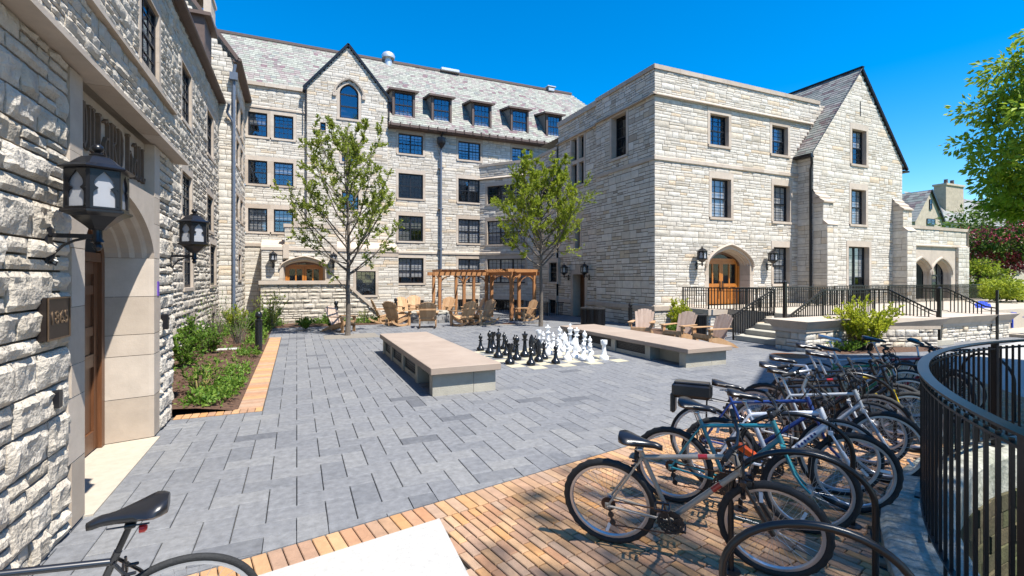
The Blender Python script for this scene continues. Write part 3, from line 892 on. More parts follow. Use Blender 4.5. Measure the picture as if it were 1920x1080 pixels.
m.add([PG(a, z, -.15) for a, z in inn] + [PG(a, 10.65, -.15) for a, z in inn], [(i, i + 1, n + i + 1, n + i) for i in range(n - 1)]); m.build('pane', 'glass_sky', wn)
m = MB(); o1 = arch_pts(arch_c, arch_w + .14, 12.0, 12.66, 18)
fo = [(arch_c - arch_w - .14, 10.5)] + o1 + [(arch_c + arch_w + .14, 10.5)]
loft(m, PG, [(.02, fo), (.02, full), (-.2, full)])
trim(m, PG, arch_c - .65, arch_c + .65, 10.5, 10.61, -.2, .06)
h1 = lambda d: arch_pts(arch_c, arch_w + d, 11.95, 12.52 + d, 18)
loft(m, PG, [(.02, h1(.2)), (.12, h1(.22)), (.14, h1(.30)), (-.02, h1(.33))])
for sg in (-1, 1):
    trim(m, PG, arch_c + sg * .76 - .09, arch_c + sg * .76 + .09, 11.75, 11.97, -.02, .12)
m.build('window_surround', 'dressed_stone', wn)
# roof of bay
for sgn, x0, z0 in ((1, .38, 12.0), (-1, 4.8, 12.0)):
    dx = (2.57 - x0); dz = 14.62 - z0; L = math.hypot(dx, dz); ux, uz = dx / L, dz / L
    m = MB()
    slates(m, lambda s, l, k: (x0 + ux * l - abs(uz) * k * sgn, s, z0 + uz * l + abs(ux) * k), lambda l: 27.62, lambda l: 31, L, .26, .19, 50 + sgn)
    m.build('roof', 'slate', dorm)
m = MB()
m.bar((.32, 27.64, 11.95), (2.58, 27.64, 14.66), .1, .12); m.bar((4.86, 27.64, 11.93), (2.55, 27.64, 14.66), .1, .12)
m.box((.3, 27.55, 11.8), (.48, 28.2, 11.95)); m.box((4.7, 27.55, 11.8), (4.86, 28.2, 11.93))
m.tube([(.44, 27.66, 11.8), (.44, 27.66, 10.2)], .035, 6); m.tube([(4.74, 27.66, 11.85), (4.74, 27.66, 10.7)], .045, 6)
m.build('verge', 'black_metal', dorm)
# main roof
pr_ = math.atan(1.216); cr_, sr_ = math.cos(pr_), math.sin(pr_)
PR = lambda s, l, k: (s, 27.55 + l * cr_ - k * sr_, 10.62 + l * sr_ + k * cr_)
m = MB()
slates(m, PR, lambda l: 4.72 if l < 1.15 else -9, lambda l: 19.1 + (6.9 - l) * .75, 6.93, .27, .2, 61)
m.quad((-9, 32.0, 15.95), (19.1, 32.0, 15.95), (23, 37, 9.9), (-9, 37, 9.9))
m.quad(PR(19.1, 6.93, 0), PR(24.2, 0, 0), (24.2, 37, 10), (19.2, 32.1, 15.9))
m.build('roof', 'slate', dorm)
m = MB(); m.box((-9, 31.82, 15.9), (19.2, 32.0, 16.05)); m.build('ridge', 'copper_brown', dorm)
m = MB()
m.box((4.7, 27.42, 10.5), (17.5, 27.56, 10.64)); m.box((4.7, 27.5, 10.46), (17.5, 28, 10.53))
for i in range(24):
    m.box((4.8 + i * .54, 27.38, 10.52), (4.84 + i * .54, 27.66, 10.72))
m.build('eaves', 'copper_brown', dorm)
for (a, b) in ((5.13, 6.2), (7.42, 8.42), (9.96, 11.0), (12.55, 13.58), (15.1, 16.05)):
    PD = frame((0, 28.08, 0), (1, 0, 0), (0, -1, 0))
    z0, z1 = 11.22, 12.62
    d = MB()
    trim(d, PD, a - .12, a, z0 - .05, z1 + .1, -.1, .03); trim(d, PD, b, b + .12, z0 - .05, z1 + .1, -.1, .03); trim(d, PD, a, b, z1, z1 + .1, -.1, .028); trim(d, PD, a, b, z0 - .07, z0, -.1, .06)
    d.add([(a - .3, 27.86, z1 + .06), (b + .3, 27.86, z1 + .06), (b + .3, 27.86, z1 + .17), (a - .3, 27.86, z1 + .17), (a - .3, 29.6, z1 + .36), (b + .3, 29.6, z1 + .36), (b + .3, 29.6, z1 + .47), (a - .3, 29.6, z1 + .47)],
          [(0, 1, 2, 3), (0, 4, 5, 1), (3, 2, 6, 7), (0, 3, 7, 4), (1, 5, 6, 2)])
    do = d.build('dormer', 'copper_brown', dorm)
    for x in (a - .12, b + .12):
        c = MB(); c.add([(x, 28.1, z0 - .1), (x, 28.1, z1 + .1), (x, 29.5, z1 + .3)], [(0, 1, 2)], 0, .2); c.build('dormer_cheek', 'slate_dark', do)
    f = MB(); fr = .06
    trim(f, PD, a, a + fr, z0, z1, -.1, -.03); trim(f, PD, b - fr, b, z0, z1, -.1, -.03); trim(f, PD, a + fr, b - fr, z0, z0 + fr, -.1, -.032); trim(f, PD, a + fr, b - fr, z1 - fr, z1, -.1, -.032)
    zm = (z0 + z1) / 2; trim(f, PD, a + fr, b - fr, zm - .035, zm + .035, -.1, -.026)
    for q in (1, 2, 3):
        x = a + fr + (b - a - 2 * fr) * q / 4; trim(f, PD, x - .01, x + .01, z0 + fr, z1 - fr, -.08, -.05)
    for q in (.25, .75):
        z = z0 + (z1 - z0) * q; trim(f, PD, a + fr, b - fr, z - .01, z + .01, -.081, -.052)
    f.quad(PD(a, z0, -.5), PD(b, z0, -.5), PD(b, z1, -.5), PD(a, z1, -.5), 1)
    f.build('window_frame', ['window_frame', 'room_dark'], do)
    g = MB(); g.quad(PD(a + fr, z0 + fr, -.066), PD(b - fr, z0 + fr, -.066), PD(b - fr, z1 - fr, -.066), PD(a + fr, z1 - fr, -.066)); g.build('pane', 'glass_sky', do)
m = MB(); m.tube([(7.8, 27.5, 10.5), (7.8, 27.72, 10.25)], .06, 8); m.lathe([(.05, -.3), (.1, -.22), (.24, 0), (.26, .12), (.26, .34), (.2, .36)], 6, (7.8, 27.72, 9.85), ph=PI / 6); m.build('rain_head', 'black_metal', dorm)
m = MB(); m.tube([(7.8, 27.8, 9.6), (7.8, 27.85, 0)], .065, 8)
for z in (1.2, 3.6, 6, 8.4):
    m.box((7.66, 27.78, z), (7.94, 28, z + .06))
m.build('downpipe', 'downpipe_blue', dorm, smooth=40)
v = PY(728, 118, 31.9)
m = MB(); m.lathe([(.26, -.5), (.26, .0), (.2, .02), (.2, .16), (.40, .16), (.42, .32), (.34, .46), (.2, .55), (0, .58)], 18, (v.x, 31.9, 16.0)); m.build('roof_vent', 'galv_metal', dorm, smooth=40)
v = PY(843, 136, 31.9); m = MB(); m.cbox((v.x, 31.9, 16.06), (1.3, .5, .2), bev=.04); m.build('roof_vent', 'galv_metal', dorm)
v = PY(1032, 170, 31.9); m = MB(); m.cbox((v.x, 31.9, 16.0), (.5, .4, .25), bev=.03); m.cbox((v.x, 31.9, 16.2), (.7, .5, .08), bev=.02); m.build('roof_vent', 'galv_metal', dorm)
# low entrance block in front of the gabled bay
PV = frame((0, 26.5, 0), (1, 0, 0), (0, -1, 0))
vc, vw = .36, .98
m = MB()
VH = arch_holes(vc, vw, .2, 2.45, 2.85, .16, 3) + [whole(2.85, 3.85, 1.0, 2.28)]
ashlar(m, PV, (-.1, 3.3), lambda z: (-1.57, 5.05), VH, rh=(.12, .235), ln=(.28, .75), cell=.12, bulge=.045, rough=.008, seed=26)
ashlar(m, PV, (3.5, 4.45), lambda z: (-.55, 1.9), [], rh=(.12, .235), ln=(.28, .75), cell=.12, bulge=.045, seed=27)
ashlar(m, frame((-1.57, 28, 0), (0, -1, 0), (-1, 0, 0)), (-.1, 3.5), lambda z: (0, 1.5), [], cell=.14, bulge=.04, seed=28)
ashlar(m, frame((5.05, 26.5, 0), (0, 1, 0), (1, 0, 0)), (-.1, 3.5), lambda z: (0, 1.5), [], cell=.14, bulge=.04, seed=29)
m.build('entrance_wall', ['limestone', 'mortar'], dorm, smooth=50)
m = MB()
string_course(m, PV, -1.6, 5.08, 3.3, 3.5, .06, 36); m.quad((-1.6, 26.5, 3.5), (5.08, 26.5, 3.5), (5.08, 27.75, 3.9), (-1.6, 27.75, 3.9))
trim(m, PV, -.6, 1.95, 4.45, 4.62, -.5, .05); trim(m, PV, -.62, -.36, 2.9, 3.6, -.1, .09); trim(m, PV, 1.62, 1.9, 2.9, 3.6, -.1, .09)
trim(m, PV, -1.2, -.62, 3.06, 3.28, -.05, .03, 0, .2); trim(m, PV, 3.9, 5.05, 3.06, 3.28, -.05, .03, 0, .2)
for a, b in ((-.55, -.55), (1.9, 1.9)):
    m.quad((a, 26.5, 3.5), (a, 27.7, 3.5), (a, 27.7, 4.5), (a, 26.5, 4.5))
m.build('coping', 'dressed_stone', dorm)
portal(dorm, PV, vc, vw, .2, 2.45, 2.85, .35, .1, face=.16, hood=True, door_mat='door_oak', leaf_glass=True, door_h=2.3)
window(dorm, PV, 2.85, 3.85, 1.0, 2.28, sashes=1, cols=4, rows=(3, 3), glass='glass_dim')
# canted link
dl = V((2.3, -2.76, 0)); nl = V((-2.76, -2.3, 0))
PK = frame((10.3, 28, 0), dl, nl)
KW = [(.55, 3.1, 6.42, 7.5), (.55, 3.1, 3.95, 5.38), (.55, 3.1, 1.6, 3.06)]
m = MB()
ashlar(m, PK, (-.1, 8.72), lambda z: (0, 3.6), [whole(*w_) for w_ in KW] + [whole(.6, 3.0, -.1, .62, sw=.05)], rh=(.12, .235), ln=(.28, .7), cell=.13, bulge=.045, rough=.006, seed=30)
m.build('link_wall', ['limestone', 'mortar'], dorm, smooth=50)
for i, w_ in enumerate(KW):
    window(dorm, PK, *w_, sashes=3, cols=3, rows=(3, 3), glass='glass_dim', blind=[0, .97, .97][i])
window(dorm, PK, .6, 3.0, -.1, .62, sashes=2, cols=2, rows=(0, 0), glass='glass_dim', sw=.05)
m = MB(); string_course(m, PK, -.15, 3.6, 7.93, 8.08, .14, 37); string_course(m, PK, -.1, 3.6, 8.72, 8.88, .05, 38, slope=False); string_course(m, PK, -.05, 3.6, 3.33, 3.5, .07, 39)
m.build('string_course', 'dressed_stone', dorm)
m = MB(); m.add([PK(0, 8.8, 0), PK(3.6, 8.8, 0), (14, 28, 8.8)], [(0, 1, 2)]); m.build('link_roof', 'asphalt_roof', dorm)

# ------------------------------------------------------------------ right wing: shaded flank, sunlit front, steep gable
wing = thing('stone_wing', 'pale stone wing at the right with flat parapet, oak door and steep gable', 'building', (16, 14.75, 0))
YF = 14.754
PQ = frame((12.6, 28, 0), (0, -1, 0), (-1, 0, 0))
yq = lambda y: 28 - y
SH = [(yq(17.53), yq(16.5), 7.1, 8.9), (yq(23.25), yq(22.4), 1.7, 2.75)]
m = MB()
slit = (yq(20.75), yq(20.3), 3.4, 4.78)
four = (yq(21.1), yq(19.95), 6.5, 8.9)
sdoor = (yq(20.95), yq(19.85), 0, 2.1)
bwin = (yq(23.3), yq(22.5), 0, .75)
ashlar(m, PQ, (-.1, 8.72), lambda z: (yq(25.24), yq(22.47)), [whole(*SH[1]), whole(*bwin, sw=.05), whole(yq(24.4), yq(23.4), 6.3, 7.4)], rh=(.14, .34), ln=(.25, .62), cell=.13, bulge=.02, seed=31, split=.6, gap=.012)
PQ2 = frame((12.72, 28, 0), (0, -1, 0), (-1, 0, 0))
ashlar(m, PQ2, (-.1, 10.0), lambda z: (yq(22.47), yq(18.72)), [whole(*slit), whole(*four), whole(*sdoor, sill=0)], rh=(.14, .34), ln=(.25, .62), cell=.13, bulge=.02, seed=32, split=.6, gap=.012)
ashlar(m, PQ, (-.1, 10.0), lambda z: (yq(18.72), yq(YF)), [whole(*SH[0])], rh=(.14, .36), ln=(.25, .66), cell=.11, bulge=.018, seed=33, split=.6, gap=.012)
m.build('flank_wall', ['limestone_shade_lift', 'mortar_dark'], wing, smooth=30)
m = MB()
string_course(m, PQ2, yq(22.55), yq(18.72), 8.98, 9.12, .13, 41); string_course(m, PQ, yq(18.72), yq(YF - .12), 8.98, 9.12, .13, 42)
string_course(m, PQ2, yq(22.5), yq(18.72), 10.0, 10.17, .06, 43, slope=False); string_course(m, PQ, yq(18.72), yq(YF - .05), 10.0, 10.17, .06, 44, slope=False)
string_course(m, PQ, yq(25.2), yq(22.4), 7.93, 8.08, .14, 45); string_course(m, PQ, yq(25.24), yq(22.4), 8.72, 8.88, .05, 46, slope=False)
string_course(m, PQ, yq(18.72), yq(YF - .06), 6.5, 6.68, .05, 47); string_course(m, PQ, yq(18.72), yq(YF - .05), .66, .88, .06, 48)
string_course(m, PQ2, yq(22.4), yq(21.1), .66, .88, .06, 49); string_course(m, PQ2, yq(19.7), yq(18.72), .66, .88, .06, 50)
m.build('string_course', 'dressed_stone', wing)
window(wing, PQ, *SH[0], cols=3, rows=(2, 2), glass='glass_clear', recess=.25); window(wing, PQ, *SH[1], cols=3, rows=(2, 2), glass='glass_clear')
window(wing, PQ, yq(24.4), yq(23.4), 6.3, 7.4, cols=3, rows=(2, 2), glass='glass_clear')
window(wing, PQ2, *slit, cols=1, rows=(1, 1), glass='glass_clear', recess=.22); window(wing, PQ, *bwin, cols=3, rows=(0, 0), glass='glass_clear', sw=.05)
fw_ = window(wing, PQ2, *four, cols=1, rows=(0, 0), sashes=1, glass='glass_clear', recess=.2)
m = MB(); sm = (four[0] + four[1]) / 2; trim(m, PQ2, sm - .09, sm + .09, four[2], four[3], -.2, 0); trim(m, PQ2, four[0], sm - .09, 7.62, 7.8, -.2, -.004); trim(m, PQ2, sm + .09, four[1], 7.62, 7.8, -.2, -.004)
m.build('mullion', 'dressed_stone', fw_)
m = MB(); trim(m, PQ2, sdoor[0], sdoor[1], 0.02, 2.1, -.5, -.42, 0, .4)
for f in (0, 1):
    x0 = sdoor[0] + f * .55
    trim(m, PQ2, x0 + .08, x0 + .13, .1, 2.0, -.42, -.4, 0, .7); trim(m, PQ2, x0 + .42, x0 + .47, .1, 2.0, -.42, -.4, 0, .7)
sd = m.build('door', 'door_dark', wing)
m = MB(); sm = (sdoor[0] + sdoor[1]) / 2; trim(m, PQ2, sm - .12, sm + .12, 1.35, 1.75, -.419, -.412); m.build('door_glass', 'glass_sky', sd)
m = MB(); trim(m, PQ2, sdoor[0] - .2, sdoor[0], 0, 2.32, -.5, .03, 0, .2); trim(m, PQ2, sdoor[1], sdoor[1] + .2, 0, 2.32, -.5, .03, 0, .4); trim(m, PQ2, sdoor[0], sdoor[1], 2.1, 2.34, -.5, .028, 0, .3)
m.build('door_surround', 'dressed_stone', sd)
# sunlit front
PF = frame((0, YF, 0), (1, 0, 0), (0, -1, 0))
FW = [(15.46, 16.5, 7.4, 8.68), (19.11, 20.14, 7.4, 8.67), (15.54, 16.63, 4.43, 6.04), (19.21, 20.28, 4.43, 6.04), (19.21, 20.25, 1.66, 3.29)]
dc, dw = 16.56, 1.18
m = MB()
roofx = lambda z: 20.86 if z < 7.6 else 20.6 + (z - 7.45) / 1.178
ashlar(m, PF, (-.1, 10.0), lambda z: (12.6, roofx(z)), [whole(*w_, lint=.26) for w_ in FW] + arch_holes(dc, dw, .8, 2.45, 3.15, .17, 6), rh=(.11, .26), ln=(.25, .7), cell=.085, bulge=.036, rough=.01, seed=34, split=.5)
m.build('front_wall', ['limestone', 'mortar'], wing, smooth=50)
m = MB()
string_course(m, PF, 12.5, 21.75, 8.98, 9.12, .13, 51); string_course(m, PF, 12.55, 22.3, 10.0, 10.17, .06, 52, slope=False); string_course(m, PF, 12.56, 20.86, 6.5, 6.68, .06, 53)
string_course(m, PF, 12.55, 15.2, .66, .88, .06, 54)
m.build('string_course', 'dressed_stone', wing)
for i, w_ in enumerate(FW):
    window(wing, PF, *w_, cols=3, rows=(3, 3), glass=['glass_sky', 'glass_sky', 'glass_dim', 'glass_dim', 'glass_dim'][i], blind=[.0, .5, .97, .97, .97][i], recess=.17, lint=.26, fr=.06)
portal(wing, PF, dc, dw, .8, 2.45, 3.15, .45, .13, face=.17, hood=True, door_mat='door_oak', leaf_glass=True, door_h=1.85)
m = MB(); m.box((12.62, YF + .05, 9.9), (22.2, YF + .35, 10.15)); m.box((12.64, YF + .36, 9.9), (12.95, 22.4, 10.15)); m.build('parapet', 'dressed_stone', wing)
m = MB(); m.quad((12.9, YF + .3, 9.5), (23, YF + .3, 9.5), (23, 25, 9.5), (12.9, 25, 9.5)); m.build('flat_roof', 'asphalt_roof', wing)
# gable
YG = 14.02
PGa = frame((0, YG, 0), (1, 0, 0), (0, -1, 0))
GW = [(23.5, 24.58, 7.22, 8.85), (23.44, 24.55, 4.42, 6.05)]
gd = (23.25, 24.8, .8, 3.38)
ax, az, el, er, ez = 24.14, 11.62, 20.78, 27.5, 7.6
m = MB()
ashlar(m, PGa, (-.1, az - .05), lambda z: (el + max(0, z - ez) * (ax - el) / (az - ez), er - max(0, z - ez) * (er - ax) / (az - ez)),
       [whole(*w_, lint=.26, sw=.15) for w_ in GW] + [whole(*gd, lint=.26, sw=.16, sill=.02), (24.1, 24.17, 9.5, 10.2)], rh=(.11, .26), ln=(.25, .7), cell=.1, bulge=.036, rough=.008, seed=35, split=.5)
ashlar(m, frame((el, YF, 0), (0, -1, 0), (-1, 0, 0)), (-.1, 7.6), lambda z: (0, YF - YG), [], rh=(.16, .33), ln=(.3, .6), cell=.12, bulge=.02, seed=36)
ashlar(m, frame((er, YG, 0), (0, 1, 0), (1, 0, 0)), (-.1, 7.6), lambda z: (0, 6), [], cell=.2, bulge=.02, seed=37)
m.build('gable_wall', ['limestone', 'mortar'], wing, smooth=50)
for i, w_ in enumerate(GW):
    window(wing, PGa, *w_, cols=3, rows=(3, 3), glass='glass_dim', recess=.17, lint=.26, sw=.15, blind=[.5, .97][i])
window(wing, PGa, *gd, sashes=2, cols=2, rows=(5, 2), glass='glass_dim', recess=.2, lint=.26, sw=.16, sill=.02, split=.3, blind=.9)
m = MB(); trim(m, PGa, 24.1, 24.17, 9.5, 10.2, -.3, -.28); m.build('vent_slit', 'room_dark', wing)
def buttress(x0, x1, ztop, zstep, y0, seed):
    b = MB(); t = MB()
    P1 = frame((0, y0 + .18, 0), (1, 0, 0), (0, -1, 0)); P0 = frame((0, y0, 0), (1, 0, 0), (0, -1, 0))
    ashlar(b, P0, (-.1, zstep), lambda z: (x0, x1), [], rh=(.15, .3), ln=(.25, .5), cell=.1, bulge=.03, rough=.008, seed=seed)
    ashlar(b, P1, (zstep, ztop), lambda z: (x0, x1), [], rh=(.15, .3), ln=(.25, .5), cell=.1, bulge=.03, rough=.008, seed=seed + 1)
    for xx, dd, nn, yy in ((x0, (0, -1, 0), (-1, 0, 0), YG), (x1, (0, 1, 0), (1, 0, 0), None)):
        if yy:
            ashlar(b, frame((xx, YG, 0), dd, nn), (-.1, zstep), lambda z: (0, YG - y0), [], rh=(.18, .36), ln=(.3, .6), cell=.12, bulge=.018, seed=seed + 2)
            ashlar(b, frame((xx, YG, 0), dd, nn), (zstep, ztop), lambda z: (0, YG - y0 - .18), [], rh=(.18, .36), ln=(.3, .6), cell=.12, bulge=.018, seed=seed + 3)
        else:
            ashlar(b, frame((xx, y0, 0), dd, nn), (-.1, ztop), lambda z: (0.18, YG - y0), [], rh=(.18, .36), ln=(.3, .6), cell=.12, bulge=.018, seed=seed + 4)
    t0 = MB(); t0.prism([(y0 - .05, zstep - .02), (y0 + .2, zstep + .22), (y0 + .2, zstep - .02)], lambda a, c, d: (d, a, c), x0 - .01, x1 + .01)
    yy = y0 + .15
    for i in range(3):
        t.prism([(yy - .04, ztop + i * .22), (yy - .04, ztop + .06 + i * .22), (yy + .22, ztop + .25 + i * .22), (YG + .02, ztop + .25 + i * .22), (YG + .02, ztop + i * .22)], lambda a, c, d: (d, a, c), x0 - .03, x1 + .03, 0, .2 + .3 * i)
        yy += .2
    bo = b.build('buttress', ['limestone', 'mortar'], wing, smooth=50); t.build('buttress_cap', 'dressed_stone', bo); t0.build('buttress_cap', 'dressed_stone', bo)
xb = PY(1673, 500, YG).x
buttress(el, el + .7, 5.2, 4.25, PX(1551, 500, el).y, 71)
buttress(xb, xb + .75, 5.2, 4.2, PX(1701, 500, xb).y, 81)
for sgn, x0 in ((1, el - .3), (-1, er + .3)):
    dx = ax - x0; z0 = ez - .28; dz = az + .12 - z0; L = math.hypot(dx, dz); ux, uz = dx / L, dz / L
    m = MB()
    slates(m, lambda s, l, k: (x0 + ux * l - uz * k * sgn, s, z0 + uz * l + abs(ux) * k), lambda l: YG - .13, lambda l: (YF + .0 if (sgn > 0 and l < .35) else 24), L, .3, .17, 90 + sgn)
    m.build('roof', 'slate_dark', wing)
m = MB()
m.bar((er + .32, YG - .06, ez - .3), (ax, YG - .06, az + .12), .1, .11); m.bar((el - .3, YG - .08, ez - .32), (ax, YG - .08, az + .1), .04, .06)
m.bar((ax, YG - .14, az + .16), (ax, 24, az + .16), .16, .06)
m.box((el - .32, YG - .12, ez - .34), (el - .2, YF, ez - .22)); m.box((el - .22, YG - .05, ez - .36), (el, YF, ez - .3))
m.box((er + .1, YG - .1, ez - .42), (er + .45, YG + .3, ez - .34))
m.build('verge', 'black_metal', wing)
m = MB(); m.tube([(el - .2, YG - .05, ez - .36), (el - .1, YG - .02, ez - .6), (el - .08, YG + .06, ez - .9), (el - .08, YG + .06, 0)], .055, 8); m.build('downpipe', 'black_metal', wing, smooth=40)
m = MB()
for i in range(9):
    x = 20.75 + i * .17; z = 7.62 + i * .2; m.box((x, YF - .012, z), (x + .2, YF - .03, z + .2))
m.build('flashing', 'copper_brown', wing)

m = MB(); m.box((13.5, YF + .75, 0), (21.5, 24, 9.3)); m.box((21.6, YG + .8, 0), (26.8, 23, 7.4)); m.build('light_block_core', 'room_dark', wing)  # solid boxes added behind the wall sheets to block light through gaps
m = MB(); m.box((-2.2, 28.75, 0), (17.3, 34, 10.5)); m.box((1, 28.5, 3.5), (4.3, 30, 12.3)); m.build('light_block_core', 'room_dark', dorm)
# ------------------------------------------------------------------ arched portico beyond the gable
port = thing('arched_portico', 'low stone portico with two pointed arches beside the gabled wing', 'building', (30, 14.4, 0))
YP_ = 14.45
PO = frame((0, YP_, 0), (1, 0, 0), (0, -1, 0))
xa0 = 27.3; xa1 = PY(1812, 500, YP_).x; xpier = PY(1792, 500, YP_).x
a1 = PY(1727, 500, YP_).x; a2 = PY(1765, 500, YP_).x
m = MB()
ashlar(m, PO, (3.72, 4.5), lambda z: (xa0, xa1), [], rh=(.15, .3), ln=(.25, .7), cell=.13, bulge=.04, seed=91)
ashlar(m, frame((0, YP_ - .12, 0), (1, 0, 0), (0, -1, 0)), (0, 3.6), lambda z: (xpier, xa1), [], rh=(.15, .3), ln=(.25, .6), cell=.13, bulge=.04, seed=92)
ashlar(m, frame((xpier, YP_, 0), (0, -1, 0), (-1, 0, 0)), (0, 3.6), lambda z: (0, .12), [], cell=.12, bulge=.02, seed=93)
m.build('wall', ['limestone', 'mortar'], port, smooth=50)
m = MB()
string_course(m, PO, xa0, xa1 + .1, 3.6, 3.74, .1, 94); string_course(m, PO, xa0, xa1 + .1, 4.5, 4.66, .06, 95, slope=False)
dxs = [(xa0, a1, a1 - .95, a1 + .95), ]
def arch_face(mb, c, hw_, zs, za, s0, s1, ztop):
    pts = arch_pts(c, hw_, zs, za, 20)
    mb.quad(PO(s0, 0, 0), PO(c - hw_, 0, 0), PO(c - hw_, ztop, 0), PO(s0, ztop, 0)); mb.quad(PO(c + hw_, 0, 0), PO(s1, 0, 0), PO(s1, ztop, 0), PO(c + hw_, ztop, 0))
    n = len(pts); mb.add([PO(a, z, 0) for a, z in pts] + [PO(a, ztop, 0) for a, z in pts], [(i, i + 1, n + i + 1, n + i) for i in range(n - 1)])
    o = lambda d: [(c - hw_ + d, 0)] + arch_pts(c, hw_ - d, zs, za - d, 20) + [(c + hw_ - d, 0)]
    loft(mb, PO, [(0, o(0)), (-.1, o(.05)), (-.14, o(.05)), (-.3, o(.12))])
    h = lambda d: arch_pts(c, hw_ + d, zs, za + d, 20)
    loft(mb, PO, [(0, h(.05)), (.07, h(.07)), (.08, h(.14)), (0, h(.17))])
mid = (a1 + a2) / 2
arch_face(m, a1, .95, 2.1, 2.9, xa0, mid, 3.6); arch_face(m, a2, .98, 2.1, 2.9, mid, xpier, 3.6)
m.build('arcade', 'dressed_stone', port)
m = MB(); m.quad(PO(a2 - 1.1, 0, -.36), PO(a2 + 1.1, 0, -.36), PO(a2 + 1.1, 3, -.36), PO(a2 - 1.1, 3, -.36)); m.build('doorway', 'room_dark', port)
m = MB(); m.quad(PO(a1 - 1.6, 0, -1.6), PO(a1 + 1.2, 0, -1.6), PO(a1 + 1.2, 3.4, -1.6), PO(a1 - 1.6, 3.4, -1.6)); m.build('inner_wall', 'dressed_stone', port)
m = MB()
for x in (-.8, -.28, .28, .8):
    trim(m, PO, a2 + x - .05, a2 + x + .05, 0, 2.75, -.34, -.3)
trim(m, PO, a2 - .8, a2 + .8, 2.0, 2.1, -.338, -.305)
gdr = m.build('glazed_door', 'window_frame', port)
m = MB(); m.quad(PO(a2 - .85, 0, -.33), PO(a2 + .85, 0, -.33), PO(a2 + .85, 2.75, -.33), PO(a2 - .85, 2.75, -.33)); m.build('pane', 'glass_dim', gdr)
m = MB(); m.quad((xa0, YP_, 4.5), (xa1, YP_, 4.5), (xa1, YP_ + 5, 4.5), (xa0, YP_ + 5, 4.5)); m.quad((xa1, YP_ - .12, 0), (xa1, YP_ + 5, 0), (xa1, YP_ + 5, 4.6), (xa1, YP_ - .12, 4.6)); m.build('flat_roof', 'far_stone', port)

# ------------------------------------------------------------------ far houses
def far_house(name, label, u0, u1, u_ap, v_eave, v_ap, Y, depth, ridge_left=None):
    a = PY(u0, v_eave, Y); b = PY(u1, v_eave, Y); c = PY(u_ap, v_ap, Y)
    t = thing(name, label, 'building', (c.x, Y, 0))
    P = frame((0, Y, 0), (1, 0, 0), (0, -1, 0))
    m = MB(); m.prism([(a.x, 0), (b.x, 0), (b.x, b.z), (c.x, c.z), (a.x, a.z)], lambda s, z, d: (s, Y + d, z), 0, depth, 0, .6); m.build('wall', 'far_stone', t)
    m = MB()
    for e, sg in ((a, 1), (b, -1)):
        dx = c.x - e.x; dz = c.z - e.z; L = math.hypot(dx, dz)
        slates(m, lambda s, l, k: (e.x - sg * .3 + (dx + sg * .3) * l / L - sg * k, s, e.z - .25 + (dz + .35) * l / L + k), lambda l: Y - .2, lambda l: Y + depth, L, .6, .4, 7)
    m.build('roof', 'slate_dark', t)
    m = MB(); m.bar((b.x + .3, Y - .22, b.z - .3), (c.x, Y - .22, c.z + .1), .12, .22); m.build('verge', 'black_metal', t)
    return t, P, a, b, c
t, P, a, b, c = far_house('gabled_house', 'small distant stone house with a pointed gable behind the portico', 1716, 1766, 1744, 412, 358, 34, 9)
wx = PY(1744, 385, 34); window(t, P, wx.x - .25, wx.x + .25, PY(1744, 393, 34).z, PY(1744, 374, 34).z, cols=1, rows=(1, 1), glass='glass_dim', trimm=False, recess=-.12, depth=-.02)
q0 = PY(1737, 421, 34); q1 = PY(1752, 411, 34); window(t, P, q0.x, q1.x, q0.z, q1.z, cols=2, rows=(1, 1), glass='glass_sky', trimm=False, recess=-.12, depth=-.02)
fh = thing('distant_house', 'broad distant house with slate roof and chimney, half hidden by the tall tree', 'building', (75, 40, 0))
a = PY(1755, 413, 40); b = PY(2050, 413, 40)
m = MB(); m.box((a.x, 40, 0), (b.x, 52, a.z), 0, .7); m.build('wall', 'far_stone', fh)
zr = PY(1800, 372, 44).z
m = MB(); L = math.hypot(4.5, zr - a.z)
slates(m, lambda s, l, k: (s, 39.6 + 4.5 * l / L, a.z - .2 + (zr - a.z + .2) * l / L + k), lambda l: a.x - .3, lambda l: b.x, L, .7, .45, 9); m.build('roof', 'slate_dark', fh)
PH = frame((0, 40, 0), (1, 0, 0), (0, -1, 0))
for uu in (1800, 1835, 1870, 1905, 1940):
    p0 = PY(uu - 6, 445, 40); p1 = PY(uu + 6, 425, 40); window(fh, PH, p0.x, p1.x, p0.z, p1.z, cols=2, rows=(1, 1), glass='glass_dim', trimm=False, recess=-.12, depth=-.02)
    p0 = PY(uu - 6, 515, 40); p1 = PY(uu + 6, 480, 40); window(fh, PH, p0.x, p1.x, p0.z, p1.z, cols=2, rows=(1, 1), glass='glass_dim', trimm=False, recess=-.12, depth=-.02)
ch0 = PY(1765, 392, 42); ch1 = PY(1798, 349, 42)
m = MB(); m.box((ch0.x, 41.4, ch0.z - 3), (ch1.x, 43, ch1.z - .3), 0, .3); m.box((ch0.x - .15, 41.25, ch1.z - .3), (ch1.x + .15, 43.15, ch1.z), 0, .7); m.build('chimney', 'far_stone', fh)
m = MB()
for k in (.25, .6):
    x = ch0.x + (ch1.x - ch0.x) * k; m.lathe([(.3, 0), (.26, .7), (.3, .75)], 8, (x, 42, ch1.z))
m.build('chimney_pot', 'copper_brown', fh)
